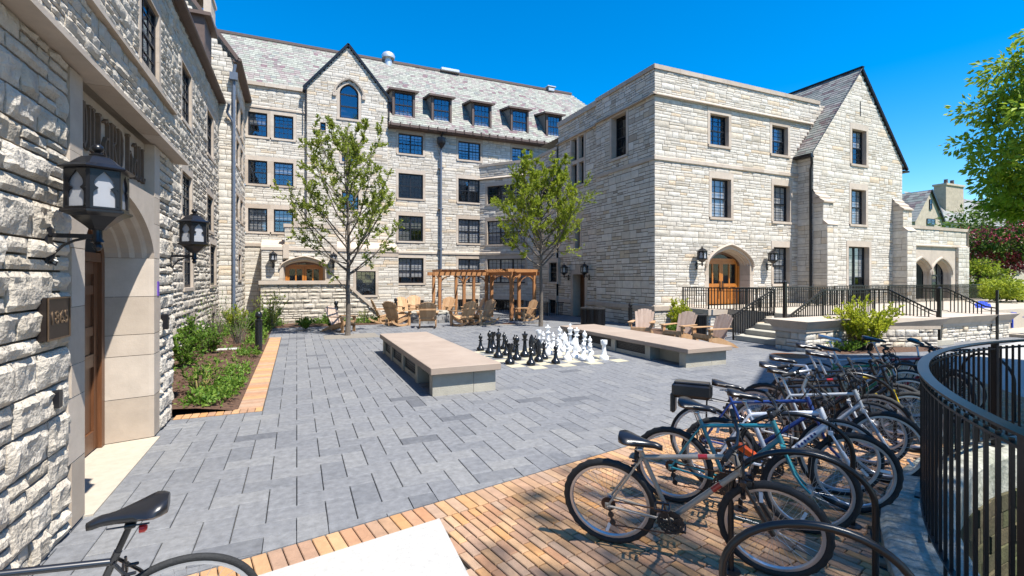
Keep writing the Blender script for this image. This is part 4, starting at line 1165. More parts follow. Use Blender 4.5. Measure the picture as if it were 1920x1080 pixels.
# ================================================================== ground, paving, terrace, well
WC = V((6.72, -2.44, 0)); WR = 5.10; RO, RI = 5.36, 4.9
m = MB()
B = 600; s0 = 7.0
x0, x1, y0, y1 = WC.x - s0, WC.x + s0, WC.y - s0, WC.y + s0
zg = -.035
for a, b, c, d in ((-B, -B, x0, B), (x1, -B, B, B), (x0, -B, x1, y0), (x0, y1, x1, B)):
    m.quad((a, b, zg), (c, b, zg), (c, d, zg), (a, d, zg))
N = 64
def sq(q):
    c, s = math.cos(q), math.sin(q); k = s0 / max(abs(c), abs(s)); return (WC.x + c * k, WC.y + s * k, zg)
for i in range(N):
    a, b = 2 * PI * i / N, 2 * PI * (i + 1) / N
    f = lambda q, r: (WC.x + r * math.cos(q), WC.y + r * math.sin(q), zg)
    m.quad(f(a, RI + .1), f(b, RI + .1), sq(b), sq(a))
g = m.build('ground', 'joint_sand'); struct(g)

# --- edge between slate pavers and yellow bricks
ang = math.atan(.193); ca, sa = math.cos(ang), math.sin(ang)
def edge_y(x):
    return 3.88 + .193 * x
def chip(mb, cx, cy, w, h, rot, t, top=.0, gap=.004, mi=0, clip=None, dz=0):
    """one paving unit with a small chamfer"""
    c, s = math.cos(rot), math.sin(rot)
    def p(a, b, z):
        return (cx + a * c - b * s, cy + a * s + b * c, z)
    W, H = w / 2 - gap, h / 2 - gap; k = .005
    vs = [p(-W, -H, -.03), p(W, -H, -.03), p(W, H, -.03), p(-W, H, -.03), p(-W, -H, top - k), p(W, -H, top - k), p(W, H, top - k), p(-W, H, top - k),
          p(-W + k, -H + k, top), p(W - k, -H + k, top), p(W - k, H - k, top), p(-W + k, H - k, top)]
    fs = [(8, 9, 10, 11)] + [(i, (i + 1) % 4, 4 + (i + 1) % 4, 4 + i) for i in range(4)] + [(4 + i, 4 + (i + 1) % 4, 8 + (i + 1) % 4, 8 + i) for i in range(4)]
    mb.add(vs, fs, mi, t)

pave = MB(); rp = random.Random(3)
U = .226
def in_plaza(x, y):
    if y < edge_y(min(x, 14.2)) + .02:
        return False
    if x < -1.75:
        return False
    if x < -.46 and 7.94 < y < 17.5:
        return False
    if y > 17.5 and y > 20.9 - (x + .5) * .05 and x < 4.0:
        return False
    if x < -.9 and y > 17.5:
        return False
    if y > 26.4:
        return False
    return x < 12.55 or (y < 14.7 and x < 24)
def clip_chip(mb, cx, cy, w, h, t):
    poly = [(cx - w / 2 + .003, cy - h / 2 + .003), (cx + w / 2 - .003, cy - h / 2 + .003), (cx + w / 2 - .003, cy + h / 2 - .003), (cx - w / 2 + .003, cy + h / 2 - .003)]
    f = lambda p: p[1] - edge_y(p[0]) - .006
    out = []
    for a, b in zip(poly, poly[1:] + poly[:1]):
        fa, fb = f(a), f(b)
        if fa >= 0:
            out.append(a)
        if fa * fb < 0:
            k = fa / (fa - fb); out.append((a[0] + (b[0] - a[0]) * k, a[1] + (b[1] - a[1]) * k))
    if len(out) > 2:
        n = len(out); mb.add([(x, y, 0) for x, y in out] + [(x, y, -.03) for x, y in out], [tuple(range(n))] + [(i, n + i, n + (i + 1) % n, (i + 1) % n) for i in range(n)], 0, t)
for i in range(-12, 112):
    for j in range(10, 122):
        k = (i - j) % 4
        x, y = i * U, j * U
        if k == 0:
            cx, cy, w, h = x + U, y + U / 2, 2 * U, U
        elif k == 3:
            cx, cy, w, h = x + U / 2, y + U, U, 2 * U
        else:
            continue
        cells = [(cx, cy)] if w == h else ([(cx - U / 2, cy), (cx + U / 2, cy)] if w > h else [(cx, cy - U / 2), (cx, cy + U / 2)])
        near = min(y - h / 2 - edge_y(x - w / 2), y - h / 2 - edge_y(x + w)) < .02 and x < 14
        near = cy - h / 2 < edge_y(cx + w / 2) + .01 and cx < 14
        ok = [in_plaza(*c) for c in cells]
        if near:
            if cy + h / 2 > edge_y(cx - w / 2) and in_plaza(cx, cy + .6):
                clip_chip(pave, cx, cy, w, h, min(1, max(0, rp.gauss(.6, .22))))
            continue
        if not all(ok):
            for c, o in zip(cells, ok):
                if o:
                    chip(pave, c[0], c[1], U, U, 0, min(1, max(0, rp.gauss(.6, .22))), gap=.0028)
            continue
        t = min(1, max(0, rp.gauss(.62, .16))) if rp.random() > .03 else .1
        chip(pave, cx, cy, w, h, 0, t, top=rp.uniform(-.0015, .0015), gap=.0036)
struct(pave.build('plaza_paving', 'paver_grey'))

bk = MB(); rb = random.Random(4)
def loc(u, w):      # u along the edge, w toward the camera
    return (u * ca + w * sa, 3.88 + u * sa - w * ca)
def in_well(x, y):
    return (x - WC.x) ** 2 + (y - WC.y) ** 2 < (RO + .02) ** 2
u = -2.2
while u < 14:
    x, y = loc(u + .05, .135)
    if not in_well(x, y) and x > -1.75:
        chip(bk, x, y, .1, .265, ang, rb.random(), gap=.0035)
    u += .1
# field bricks
slab_u1 = loc(0, 0)
for r in range(-12, 208):
    uu = r * .075 + .0375; w = .275 + rb.uniform(-.2, 0)
    first = True
    while w < 5.2:
        L = rb.uniform(.17, .23) if not first else rb.uniform(.08, .25)
        if first:
            w = .275
        first = False
        x, y = loc(uu, w + L / 2)
        if not in_well(x, y) and not (x < 1.03 and y < edge_y(x) - .2):
            chip(bk, x, y, .075, L, ang, rb.random(), gap=.005, top=rb.uniform(-.002, .002))
        w += L
struct(bk.build('brick_paving', 'yellow_brick'))
m = MB()
for k in range(2):
    pass
sl = [loc(-1.9, .275), loc(1.02, .275), (.98, 1.5), (-2.2, 1.5)]
m.add([(x, y, .002) for x, y in sl] + [(x, y, -.03) for x, y in sl], [(0, 1, 2, 3), (0, 4, 5, 1), (1, 5, 6, 2)])
struct(m.build('concrete_slab', 'pale_concrete'))
# yellow border round the planting bed
bd = MB()
x = -1.56
while x < -.5:
    chip(bd, x + .05, 8.06, .1, .22, 0, rb.random(), gap=.004); x += .1
y = 8.17
while y < 17.4:
    chip(bd, -.63, y + .05, .34, .1, 0, rb.random(), gap=.004); y += .1
x = -.9
struct(bd.build('brick_border', 'yellow_brick'))
m = MB()
nx, ny = 26, 80
bx0, bx1, by0, by1 = -2.98, -.8, 8.12, 23.2
vs = []
for j in range(ny + 1):
    for i in range(nx + 1):
        X = bx0 + (bx1 - bx0) * i / nx; Y = by0 + (by1 - by0) * j / ny
        e = min(i, nx - i, 6) / 6
        vs.append((X, Y, -.006 + .085 * e + .05 * noise.noise(V((X * 2, Y * 2, 0))) * e))
m.add(vs, [(j * (nx + 1) + i, j * (nx + 1) + i + 1, (j + 1) * (nx + 1) + i + 1, (j + 1) * (nx + 1) + i) for j in range(ny) for i in range(nx)])
m.add([(-1.6, 20.6, .03), (4.1, 20.45, .03), (4.1, 22.2, .06), (-1.6, 22.2, .06), (-1.6, 20.6, -.03), (4.1, 20.45, -.03)], [(0, 1, 2, 3), (4, 5, 1, 0)])
struct(m.build('planting_soil', 'mulch', smooth=60))
m = MB(); m.box((-2.12, 5.0, -.03), (-1.52, 7.12, .015)); struct(m.build('threshold', 'sandy_concrete'))
m = MB()
c = G(652, 630); m.box((c.x - .75, c.y - .7, -.03), (c.x + .95, c.y + .55, .006))
c = G(1014, 613); m.box((c.x - 2.1, c.y + 1.2, -.03), (c.x + .9, c.y + 1.75, .006))
struct(m.build('tree_pit', 'pit_gravel'))
m = MB(); m.quad((14, -60, -.03), (200, -60, -.03), (200, 6.0, -.03), (24, 6.0, -.03)); m.quad((34.2, 6, -.03), (300, 6, -.03), (300, 200, -.03), (34.2, 200, -.03)); 
struct(m.build('lawn', 'lawn'))
m = MB(); m.quad((-1.6, -40, -.006), (14, -40, -.006), (14, -2.0, -.006), (-1.6, -2.0, -.006)); m.quad((9.6, 2.6, .004), (24, 2.0, .004), (24, 7.5, .004), (13.4, 6.4, .004))  # first sheet, behind the camera, is added to bounce sunlight into the shade
struct(m.build('pavement_and_bounce', 'pale_concrete'))

# --- stone curb, well wall, curved railing
m = MB(); N = 120; a0, a1 = RAD(20), RAD(200); rc = random.Random(9)
prof = [(RO, -.03), (RO, .075), (RO - .04, .11), (RI + .03, .12), (RI, .09), (RI, -.25)]
vs = []
for i in range(N + 1):
    q = a0 + (a1 - a0) * i / N
    for r, z in prof:
        jx = .012 * noise.noise(V((q * 30, r * 4, z * 9))); vs.append((WC.x + (r + jx) * math.cos(q), WC.y + (r + jx) * math.sin(q), z + (.012 * noise.noise(V((q * 25, r * 5, 3))) if z > 0 else 0)))
k = len(prof)
m.add(vs, [(i * k + j, (i + 1) * k + j, (i + 1) * k + j + 1, i * k + j + 1) for i in range(N) for j in range(k - 1)])
curb = m.build('stone_curb', 'mossy_stone', smooth=40); tag(curb, 'mossy grey stone curb curving round the railed well at the right edge', 'curb')
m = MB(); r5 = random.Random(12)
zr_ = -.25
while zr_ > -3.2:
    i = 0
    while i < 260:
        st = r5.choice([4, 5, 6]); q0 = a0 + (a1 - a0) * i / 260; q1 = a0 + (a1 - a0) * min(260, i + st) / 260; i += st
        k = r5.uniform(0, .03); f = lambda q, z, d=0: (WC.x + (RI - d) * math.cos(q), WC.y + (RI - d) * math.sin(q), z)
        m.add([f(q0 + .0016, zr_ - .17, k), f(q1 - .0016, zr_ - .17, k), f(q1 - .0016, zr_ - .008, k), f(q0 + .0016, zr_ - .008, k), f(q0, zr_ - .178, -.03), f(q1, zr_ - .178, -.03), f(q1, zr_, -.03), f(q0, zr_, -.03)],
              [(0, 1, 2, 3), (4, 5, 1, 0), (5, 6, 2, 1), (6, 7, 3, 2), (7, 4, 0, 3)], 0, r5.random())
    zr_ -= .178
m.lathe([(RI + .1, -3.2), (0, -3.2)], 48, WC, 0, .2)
wl = m.build('well_wall', 'well_brick_shaded'); tag(wl, 'mossy stone lining of the sunken well, coloured dark for shade, behind the curved railing', 'well wall')
rail = thing('curved_railing', 'black curved iron railing with a flat top rail around the well, nearest at the right', 'railing', (WC.x - 3.6, WC.y + 3.6, .1))
m = MB(); b0, b1 = RAD(38), RAD(178)
n = 90
arc = lambda q, z, r=WR: (WC.x + r * math.cos(q), WC.y + r * math.sin(q), z)
def strip(mb, r0, r1, z0, z1):
    vs = []
    for i in range(n + 1):
        q = b0 + (b1 - b0) * i / n
        vs += [arc(q, z0, r0), arc(q, z0, r1), arc(q, z1, r1), arc(q, z1, r0)]
    mb.add(vs, [(i * 4 + a, i * 4 + (a + 1) % 4, (i + 1) * 4 + (a + 1) % 4, (i + 1) * 4 + a) for i in range(n) for a in range(4)])
strip(m, WR - .035, WR + .035, 1.235, 1.25); m.build('top_rail', 'rail_metal', rail)
m = MB(); strip(m, WR - .02, WR + .02, 1.17, 1.185); strip(m, WR - .018, WR + .018, .2, .215); m.build('bottom_rail', 'rail_metal', rail)
m = MB(); L = WR * (b1 - b0); nb = int(L / .11)
for i in range(nb + 1):
    q = b0 + (b1 - b0) * i / nb
    M = Matrix.Translation(arc(q, 0)) @ Matrix.Rotation(q, 4, 'Z')
    if i % 20 == 0:
        m.box((-.025, -.025, .1), (.025, .025, 1.235), M=M); m.box((-.06, -.06, .1), (.06, .06, .13), M=M)
    else:
        m.box((-.0085, -.0085, .1 if i % 4 == 0 else .2), (.0085, .0085, 1.2), M=M)
m.build('balusters', 'rail_metal', rail)['kind'] = 'stuff'

# --- benches
def make_bench(name, label, x0, x1, y0, y1, zt, slab, group, face):
    t = thing(name, label, 'bench', ((x0 + x1) / 2, (y0 + y1) / 2, 0), 0, group)
    m = MB(); L = y1 - y0; nseg = 4
    for i in range(nseg):
        a = y0 + L * i / nseg; b = y0 + L * (i + 1) / nseg
        m.cbox(((x0 + x1) / 2, (a + b) / 2, zt - slab / 2), (x1 - x0, b - a - .003, slab), 0, .3 + .2 * (i % 3), bev=.008)
    m.build('bench_top', 'bench_slab', t)
    m = MB(); i0, i1 = x0 + .06, x1 - .06; zb = zt - slab - .002
    wl = .2
    for e0, e1 in ((y0 + .12, y0 + .12 + wl), (y1 - .12 - wl, y1 - .12)):
        m.box((i0 + .0, e0, -.02), ((i0 + i1) / 2 + .15, e1, zb - .0)); m.box(((i0 + i1) / 2 + .156, e0, -.02), (i1, e1, zb))
    fx = i0 if face < 0 else i1
    cells = [(.24, .12, 0), (.24, .05, 1), (.24, .05, 1)] if face < 0 else [(.2, .3, 1), (.25, .05, 0), (.25, .05, 1)]
    n = 4
    for k in range(1, n):
        yc = y0 + L * k / n; m.box((i0 + .004, yc - .09, -.02), (i1 - .004, yc + .09, zb))
    for k in range(n):
        a = y0 + L * k / n + .09; b = y0 + L * (k + 1) / n - .09
        a = max(a, y0 + .27); b = min(b, y1 - .27)
        if k > 0 or face < 0 and k > 0:
            m.box((i0 + .03, a, -.02), (i0 + .1, b, .09)); m.box((i1 - .1, a, -.02), (i1 - .03, b, .09))
        else:
            m.box((i0 + .3, a, -.02), (i1 - .3, b, zb), 0, .5)
    m.build('bench_base', 'cast_concrete', t)
    for k in range(n):
        a = max(y0 + L * k / n + .09, y0 + .27); b = min(y0 + L * (k + 1) / n - .09, y1 - .27)
        for xs in (i0 + .05, i1 - .06):
            gm = MB(); z0 = .09 if k else .0
            if k == 0:
                continue
            gm.box((xs + .012, a, z0), (xs + .016, b, zb), 1)
            nn = int((b - a) / .045)
            for q in range(nn + 1):
                y = a + (b - a) * q / nn; gm.box((xs, y - .006, z0), (xs + .01, y + .006, zb))
            for q in range(1, 6):
                z = z0 + (zb - z0) * q / 6; gm.box((xs + .001, a, z - .005), (xs + .009, b, z + .005))
            gm.build('bench_grille', ['dark_alloy', 'room_dark'], t)
    return t
make_bench('stone_bench', 'long sandstone slab bench at the left of the chess set', 1.97, 3.2, 7.62, 12.85, .485, .115, 'slab benches beside the chess board', -1)
make_bench('stone_bench', 'long slab bench between the chess set and the three wooden chairs', 7.6, 8.9, 7.85, 13.35, .42, .10, 'slab benches beside the chess board', 1)

# --- chess board squares
m1 = MB(); m2 = MB(); cs = .355; cx0, cy0 = 4.22, 9.12
for i in range(8):
    for j in range(8):
        (m1 if (i + j) % 2 == 1 else m2).box((cx0 + i * cs + .004, cy0 + j * cs + .004, .0015), (cx0 + (i + 1) * cs - .004, cy0 + (j + 1) * cs - .004, .006), 0, R.random())
cb = thing('chess_board', 'giant chess board of cream and grey paving squares set flush in the plaza', 'chess board', (cx0 + 4 * cs, cy0 + 4 * cs, 0))
m1.build('pale_squares', 'paver_cream', cb); m2.build('dark_squares', 'paver_grey', cb)

# --- terrace, stairs, pier walls
TZ = .8
terr = thing('raised_terrace', 'raised stone terrace with steps before the oak door of the right wing', 'terrace', (16, 12, 0))
m = MB()
m.box((14.3, 10.93, -.03), (34, YF - .05, TZ)); m.box((14.3, 9.3, -.03), (34, 10.93, TZ - .003)); m.box((13.45, 12.9, .0), (14.3, YF - .05, TZ - .001))
m.box((17.5, 8.6, -.03), (34, 9.3, TZ - .006)); m.box((21.3, 6.4, -.03), (34, 8.6, .1))
m.build('terrace_floor', 'sandy_concrete', terr)
m = MB()
ashlar(m, frame((13.42, YF, 0), (0, -1, 0), (-1, 0, 0)), (-.02, TZ - .2), lambda z: (0, YF - 12.9), [], rh=(.14, .24), ln=(.22, .5), cell=.08, bulge=.03, rough=.01, seed=101)
ashlar(m, frame((0, 12.88, 0), (1, 0, 0), (0, -1, 0)), (-.02, TZ - .2), lambda z: (13.42, 14.4), [], rh=(.14, .24), ln=(.22, .5), cell=.08, bulge=.03, rough=.01, seed=102)
m.build('terrace_wall', ['limestone', 'mortar'], terr, smooth=50); m = MB()
ashlar(m, frame((0, 10.86, 0), (1, 0, 0), (0, -1, 0)), (-.02, TZ - .1), lambda z: (12.45 + max(0, z) * 2.2, 14.5), [], rh=(.12, .2), ln=(.2, .45), cell=.07, bulge=.03, rough=.01, seed=103)
ashlar(m, frame((0, 9.22, 0), (1, 0, 0), (0, -1, 0)), (-.02, TZ), lambda z: (12.6 + max(0, z) * 2, 16.6), [], rh=(.12, .22), ln=(.2, .45), cell=.08, bulge=.03, seed=104)
m.build('terrace_wall', ['limestone', 'mortar'], terr, smooth=50)
m = MB(); m.box((13.34, 12.8, TZ - .2), (14.45, YF - .04, TZ + .002)); m.build('porch_slab', 'dressed_stone', terr)
m = MB()
for i in range(5):
    xa = 12.42 + i * .44
    m.cbox(((xa + 14.75) / 2, 10.05, .16 * (i + 1) - .08 - .001 * i), (14.75 - xa, 1.62, .16), bev=.01)
m.build('stair', 'cast_concrete', terr)
m = MB()
for i in range(5):
    ya = 7.55 + i * .36
    m.cbox((16.97, (ya + 9.5) / 2, .16 * (i + 1) - .08 - .001 * i), (.86, 9.5 - ya, .16), bev=.01)
m.build('stair', 'cast_concrete', terr)
def pier(name, label, poly, h, cap, seed, mtl='limestone'):
    t = thing(name, label, 'stone wall', (poly[0][0], poly[0][1], 0), 0, 'low capped walls of the terrace')
    m = MB(); n = len(poly); c = V((sum(p[0] for p in poly) / n, sum(p[1] for p in poly) / n))
    for i in range(n):
        a = V(poly[i]); b = V(poly[(i + 1) % n]); d = b - a; L = d.length; d.normalize(); nn = V((d.y, -d.x))
        ashlar(m, frame((a.x, a.y, 0), (d.x, d.y, 0), (nn.x, nn.y, 0)), (-.02, h), lambda z: (0, L), [], rh=(.11, .2), ln=(.18, .42), cell=.045, bulge=.035, rough=.016, seed=seed + i, split=.3)
    m.build('wall', [mtl, 'mortar'], t, smooth=50)
    m = MB()
    def ring(off, z):
        r = []
        for p in poly:
            v_ = V(p) - c; r.append((p[0] + math.copysign(off, v_.x) if abs(v_.x) > .01 else p[0], p[1] + math.copysign(off, v_.y), z))
        return r
    vs = ring(.05, h) + ring(.05, h + .09) + ring(-.2, h + cap)
    m.add(vs, [(i, (i + 1) % n, n + (i + 1) % n, n + i) for i in range(n)] + [(n + i, n + (i + 1) % n, 2 * n + (i + 1) % n, 2 * n + i) for i in range(n)] + [tuple(range(2 * n, 3 * n)), tuple(range(n - 1, -1, -1))])
    m.build('wall_cap', 'dressed_stone', t)
    return t
pier('pier_wall', 'low rubble pier with a sloping stone cap beside the foot of the steps', [(12.06, 8.33), (13.95, 8.42), (13.95, 9.2), (12.06, 9.2)], .5, .31, 110)
pier('pier_wall', 'low rubble wall with a sloping cap behind the bush, partly in shade', [(14.3, 8.3), (16.42, 7.5), (16.62, 8.3), (14.5, 9.1)], .5, .31, 120)
pier('pier_wall', 'low stone wall with a sloping cap beyond the narrow steps, before the blue chairs', [(17.42, 7.85), (21.15, 7.75), (21.15, 8.45), (17.42, 8.55)], .48, .3, 130)
def railing(name, label, segs, posts, bars_h=.0, spacing=.105, group='black iron railings of the terrace'):
    t = thing(name, label, 'railing', segs[0][0], 0, group)
    m = MB(); b = MB(); b2 = MB()
    for a, c in segs:
        a = V(a); c = V(c)
        m.bar(a, c, .05, .035); m.bar(a - V((0, 0, .1)), c - V((0, 0, .1)), .022, .018)
        lo = V((0, 0, .74))
        m.bar(a - lo, c - lo, .02, .015)
        L = (c - a).length; n = max(2, int(L / spacing))
        for i in range(1, n):
            p = a.lerp(c, i / n); b.box((p.x - .012, p.y - .012, p.z - .74), (p.x + .012, p.y + .012, p.z))
    m.build('rail', 'rail_metal', t); 
    o = b.build('balusters', 'rail_metal', t); o['kind'] = 'stuff'
    for x, y, z0, z1, w in posts:
        m = MB(); m.box((x - w, y - w, z0), (x + w, y + w, z1))
        if w > .03:
            m.lathe([(w * 1.5, 0), (w * 1.5, .025), (w * .7, .05), (0, .07)], 8, (x, y, z1))
        m.build('post', 'rail_metal', t)
    return t
zr2 = TZ + .77
railing('porch_railing', 'black railing along the porch edge in front of the oak double door', [((13.5, 14.2, zr2), (13.5, 12.95, zr2)), ((13.5, 12.95, zr2), (14.25, 10.92, zr2)), ((12.42, 10.92, .78), (14.25, 10.92, zr2))],
        [(13.5, 14.2, 0, zr2, .022), (13.5, 12.95, TZ, zr2, .022), (12.42, 10.92, 0, .8, .022), (14.25, 10.92, .5, zr2, .022)])
railing('stair_railing', 'black railing rising along the near side of the steps and on over the pier walls', [((12.55, 9.28, .76), (14.2, 9.28, zr2)), ((14.2, 9.28, zr2), (16.7, 9.28, zr2)), ((16.7, 9.28, zr2), (16.7, 8.87, zr2)), ((16.7, 8.87, zr2), (16.7, 7.75, .98)), ((16.7, 7.75, .98), (16.7, 7.55, .95))],
        [(12.55, 9.28, 0, 1.8, .04), (14.2, 9.28, TZ, zr2, .022), (16.7, 9.28, TZ, zr2, .022), (16.72, 7.6, 0, 1.62, .04)])
railing('stair_railing', 'black handrail down the right side of the far steps, ending at a slim post', [((20.05, 9.6, zr2), (20.05, 8.9, zr2)), ((20.05, 8.9, zr2), (20.05, 7.9, 1.02)), ((20.05, 7.9, 1.02), (20.05, 7.62, .98))], [(20.05, 7.62, 0, 1.55, .03)])
railing('terrace_railing', 'black railing along the far edge of the terrace toward the trees', [((20.0, 12.6, zr2 + .02), (27.5, 12.6, zr2 + .02)), ((27.5, 12.6, zr2 + .02), (33.8, 12.6, zr2 + .02)), ((14.3, 12.6, zr2), (20.0, 12.6, zr2))],
        [(20.0, 12.6, TZ, zr2, .022), (23.7, 12.6, TZ, zr2, .022), (27.5, 12.6, TZ, zr2, .022), (33.8, 12.6, TZ, zr2, .022)])
railing('area_railing', 'slim dark railing guarding the basement windows under the dormitory wall', [((5.1, 26.55, .62), (10.2, 26.55, .62))], [(5.1, 26.55, -.1, .64, .02), (7.6, 26.55, -.1, .64, .02), (10.2, 26.55, -.1, .64, .02)], group='railings of the basement areas')
railing('area_railing', 'dark railing round the basement area of the shaded flank wall, behind the slim tree', [((10.4, 25.2, .65), (11.5, 23.9, .65)), ((11.5, 23.9, .65), (11.6, 21.6, .65)), ((11.6, 21.6, .65), (12.55, 21.6, .65))], [(10.4, 25.2, -.05, .68, .02), (11.5, 23.9, -.05, .68, .02), (11.6, 21.6, -.05, .68, .02)],
        group='railings of the basement areas')
# sloping stair wall before the dormitory entrance
sw_ = thing('stair_wall', 'pale rubble wall with a flat then sloping coping below the dormitory entrance', 'stone wall', (1.5, 21.95, 0))
m = MB()
PW = frame((0, 21.95, 0), (1, 0, 0), (0, -1, 0))
ashlar(m, PW, (-.05, 1.66), lambda z: (-1.34, 1.9 + (1.66 - z) * 1.1), [], rh=(.14, .28), ln=(.25, .7), cell=.085, bulge=.055, rough=.02, seed=140, split=.4)
m.build('wall', ['limestone_rough', 'mortar'], sw_, smooth=18)
m = MB(); m.box((-1.4, 21.86, 1.66), (1.9, 22.3, 1.81))
m.prism([(1.9, 1.66), (1.9, 1.81), (3.78, .1), (3.66, 0.0)], lambda a, b, d: (a, d, b), 21.86, 22.3); m.build('coping', 'dressed_stone', sw_)
m = MB(); m.box((-1.34, 22.25, 0), (1.9, 26.4, .2)); m.quad((-1.34, 21.95, 0), (-1.34, 26.4, 0), (-1.34, 26.4, 1.6), (-1.34, 21.95, 1.6)); m.build('landing', 'cast_concrete', sw_)

# --- covers
for (u, v, r, lb) in ((1480, 667, .42, 'rusty iron cover set in the paving by the edge of the shade'), (955, 607, .28, 'rusty round cover in the paving beside the pergola post')):
    p = G(u, v); m = MB(); m.lathe([(r, .0), (r, .008), (r * .93, .011), (r * .9, .008), (0, .010)], 28, (p.x, p.y, 0)); o = m.build('drain_cover', 'rust_iron'); tag(o, lb, 'drain cover', 'iron covers in the paving')
# white edging stone in bed
m = MB(); p = G(425, 662); m.cbox((p.x, p.y, .09), (.55, .2, .06), bev=.02); o = m.build('flat_stone', 'pale_concrete'); tag(o, 'flat white stone lying on the brown mulch', 'stone')
# ================================================================== lanterns, signs, bollards
def make_lantern():
    """origin: centre of the wall plate; +x away from the wall. hexagonal lamp on a scroll bracket"""
    t = thing('wall_lantern', 'x', 'lantern', (0, 0, 0))
    X = .31; b0 = .22
    m = MB()
    m.cbox((.012, 0, -.0), (.03, .1, .30), bev=.01); m.cbox((.03, 0, .1), (.03, .07, .07), bev=.01); m.cbox((.03, 0, -.1), (.03, .06, .06), bev=.01)
    m.build('wall_plate', 'black_metal', t)
    m = MB()
    m.bar((.02, 0, .075), (X - .02, 0, .075), .026, .032)
    pts = [(.03, 0, -.13), (.05, 0, -.06), (.10, 0, .0), (.17, 0, .04), (.24, 0, .06)]
    m.tube(pts, .010, 6); m.tube([(.03, 0, -.13), (.06, 0, -.15), (.07, 0, -.12), (.05, 0, -.11)], .008, 6)
    m.lathe([(0, -.07), (.02, -.062), (.032, -.04), (.02, -.01), (.045, 0), (.03, .03), (.03, .1), (.05, .12)], 12, (X, 0, .03))
    m.build('bracket', 'black_metal', t, smooth=40)
    m = MB()
    m.lathe([(.05, .0), (.08, .03), (.13, .07), (.165, .10), (.21, .118), (.225, .125), (.225, .14), (.19, .15)], 6, (X, 0, .125), ph=PI / 6)
    zc = .125 + .15
    r0 = .185; hgt = .30
    for k in range(6):
        q0 = PI / 6 + k * PI / 3; q1 = q0 + PI / 3
        A = V((X + r0 * math.cos(q0), r0 * math.sin(q0), zc)); B = V((X + r0 * math.cos(q1), r0 * math.sin(q1), zc))
        mid = (A + B) / 2; d = (B - A).normalized(); W = (B - A).length / 2
        nrm = V((mid.x - X, mid.y, 0)).normalized()
        prof = [(0, 1.0), (.03, 1.0), (.03, .0), (.035, .66), (.42, .66), (.46, .60), (.50, .50), (.53, .36), (.55, .28), (.58, .28), (.60, .38), (.63, .50), (.68, .55), (.74, .53), (.80, .44), (.86, .28), (.92, .10), (.95, 0), (1.0, 0)]
        prof = [(0, 0), (.05, 0), (.0501, .72), (.38, .72), (.42, .68), (.46, .58), (.48, .46), (.50, .40), (.525, .40), (.54, .48), (.56, .58), (.60, .65), (.65, .66), (.71, .60), (.77, .48), (.83, .32), (.88, .17), (.93, .04), (.94, 0), (1.0, 0)]
        for sg in (-1, 1):
            vs = []; fs = []
            for f, wv in prof:
                for kk in (0, .012):
                    vs.append(mid + d * sg * W + nrm * kk + V((0, 0, f * hgt))); vs.append(mid + d * sg * W * wv + nrm * kk + V((0, 0, f * hgt)))
            for i in range(len(prof) - 1):
                a = i * 4; b = a + 4
                fs += [(a + 2, a + 3, b + 3, b + 2), (a, a + 1, b + 1, b), (a + 1, a + 3, b + 3, b + 1)]
            m.add(vs, fs)
        m.bar(A + nrm * 0 + V((0, 0, 0)), A + V((0, 0, hgt)), .024, .024, up=(1, 0, 0))
        for f in (.08, .5, .9):
            m.lathe([(.006, 0), (.004, .004)], 6, M=Matrix.Translation(mid + d * W * .86 + nrm * .013 + V((0, 0, f * hgt))) @ nrm.to_track_quat('Z', 'Y').to_matrix().to_4x4())
    m.build('cage', 'black_metal', t)
    m = MB(); m.lathe([(r0 * .95, .01), (r0 * .95, hgt - .005)], 6, (X, 0, zc), ph=PI / 6); m.build('lamp_glass', 'milk_glass', t)
    m = MB(); z = zc + hgt
    m.lathe([(.19, -.005), (.235, .0), (.24, .012), (.225, .022), (.17, .045), (.125, .085), (.10, .105), (.05, .12)], 6, (X, 0, z), ph=PI / 6)
    m.build('lamp_roof', 'black_metal', t)
    m = MB(); m.lathe([(.05, .115), (.055, .13), (.025, .14), (.02, .15), (.036, .165), (.04, .18), (.034, .2), (.015, .213), (0, .217)], 14, (X, 0, z)); m.build('finial', 'black_metal', t, smooth=50)
    return t
lan = make_lantern()
LB = 'wall lanterns beside the doors'
def put_lantern(i, x, y, z, rz, s, label):
    M = pose(x, y, z, rz, s)
    if i == 0:
        lan.matrix_basis = M; lan['label'] = label; lan['group'] = LB
    else:
        dup(lan, M, label, LB)
put_lantern(0, -1.60, 4.40, 2.175, 0, .93, 'large black hexagonal lantern with white panes nearest the camera, over the year plaque')
put_lantern(1, -1.60, 8.0, 2.175, 0, .93, 'black hexagonal lantern on the far side of the lettered doorway at the left')
p = PY(1305, 500, YF); put_lantern(2, p.x, YF - .02, 2.42, -PI / 2, .98, 'black lantern to the left of the oak double door of the right wing')
p = PY(1437, 502, YF); put_lantern(3, p.x, YF - .02, 2.42, -PI / 2, .98, 'black lantern between the oak double door and the window of the right wing')
put_lantern(4, -1.05, 26.48, 2.55, -PI / 2, .9, 'small lantern left of the distant dormitory entrance')
put_lantern(5, 1.72, 26.48, 2.55, -PI / 2, .9, 'small lantern right of the distant dormitory entrance, behind the tree')
put_lantern(6, 12.70, 19.45, 1.95, PI, .9, 'black lantern right of the dark door in the shaded flank wall')
put_lantern(7, 12.70, 21.35, 1.95, PI, .9, 'black lantern left of the dark door in the shaded flank wall, half hidden by leaves')
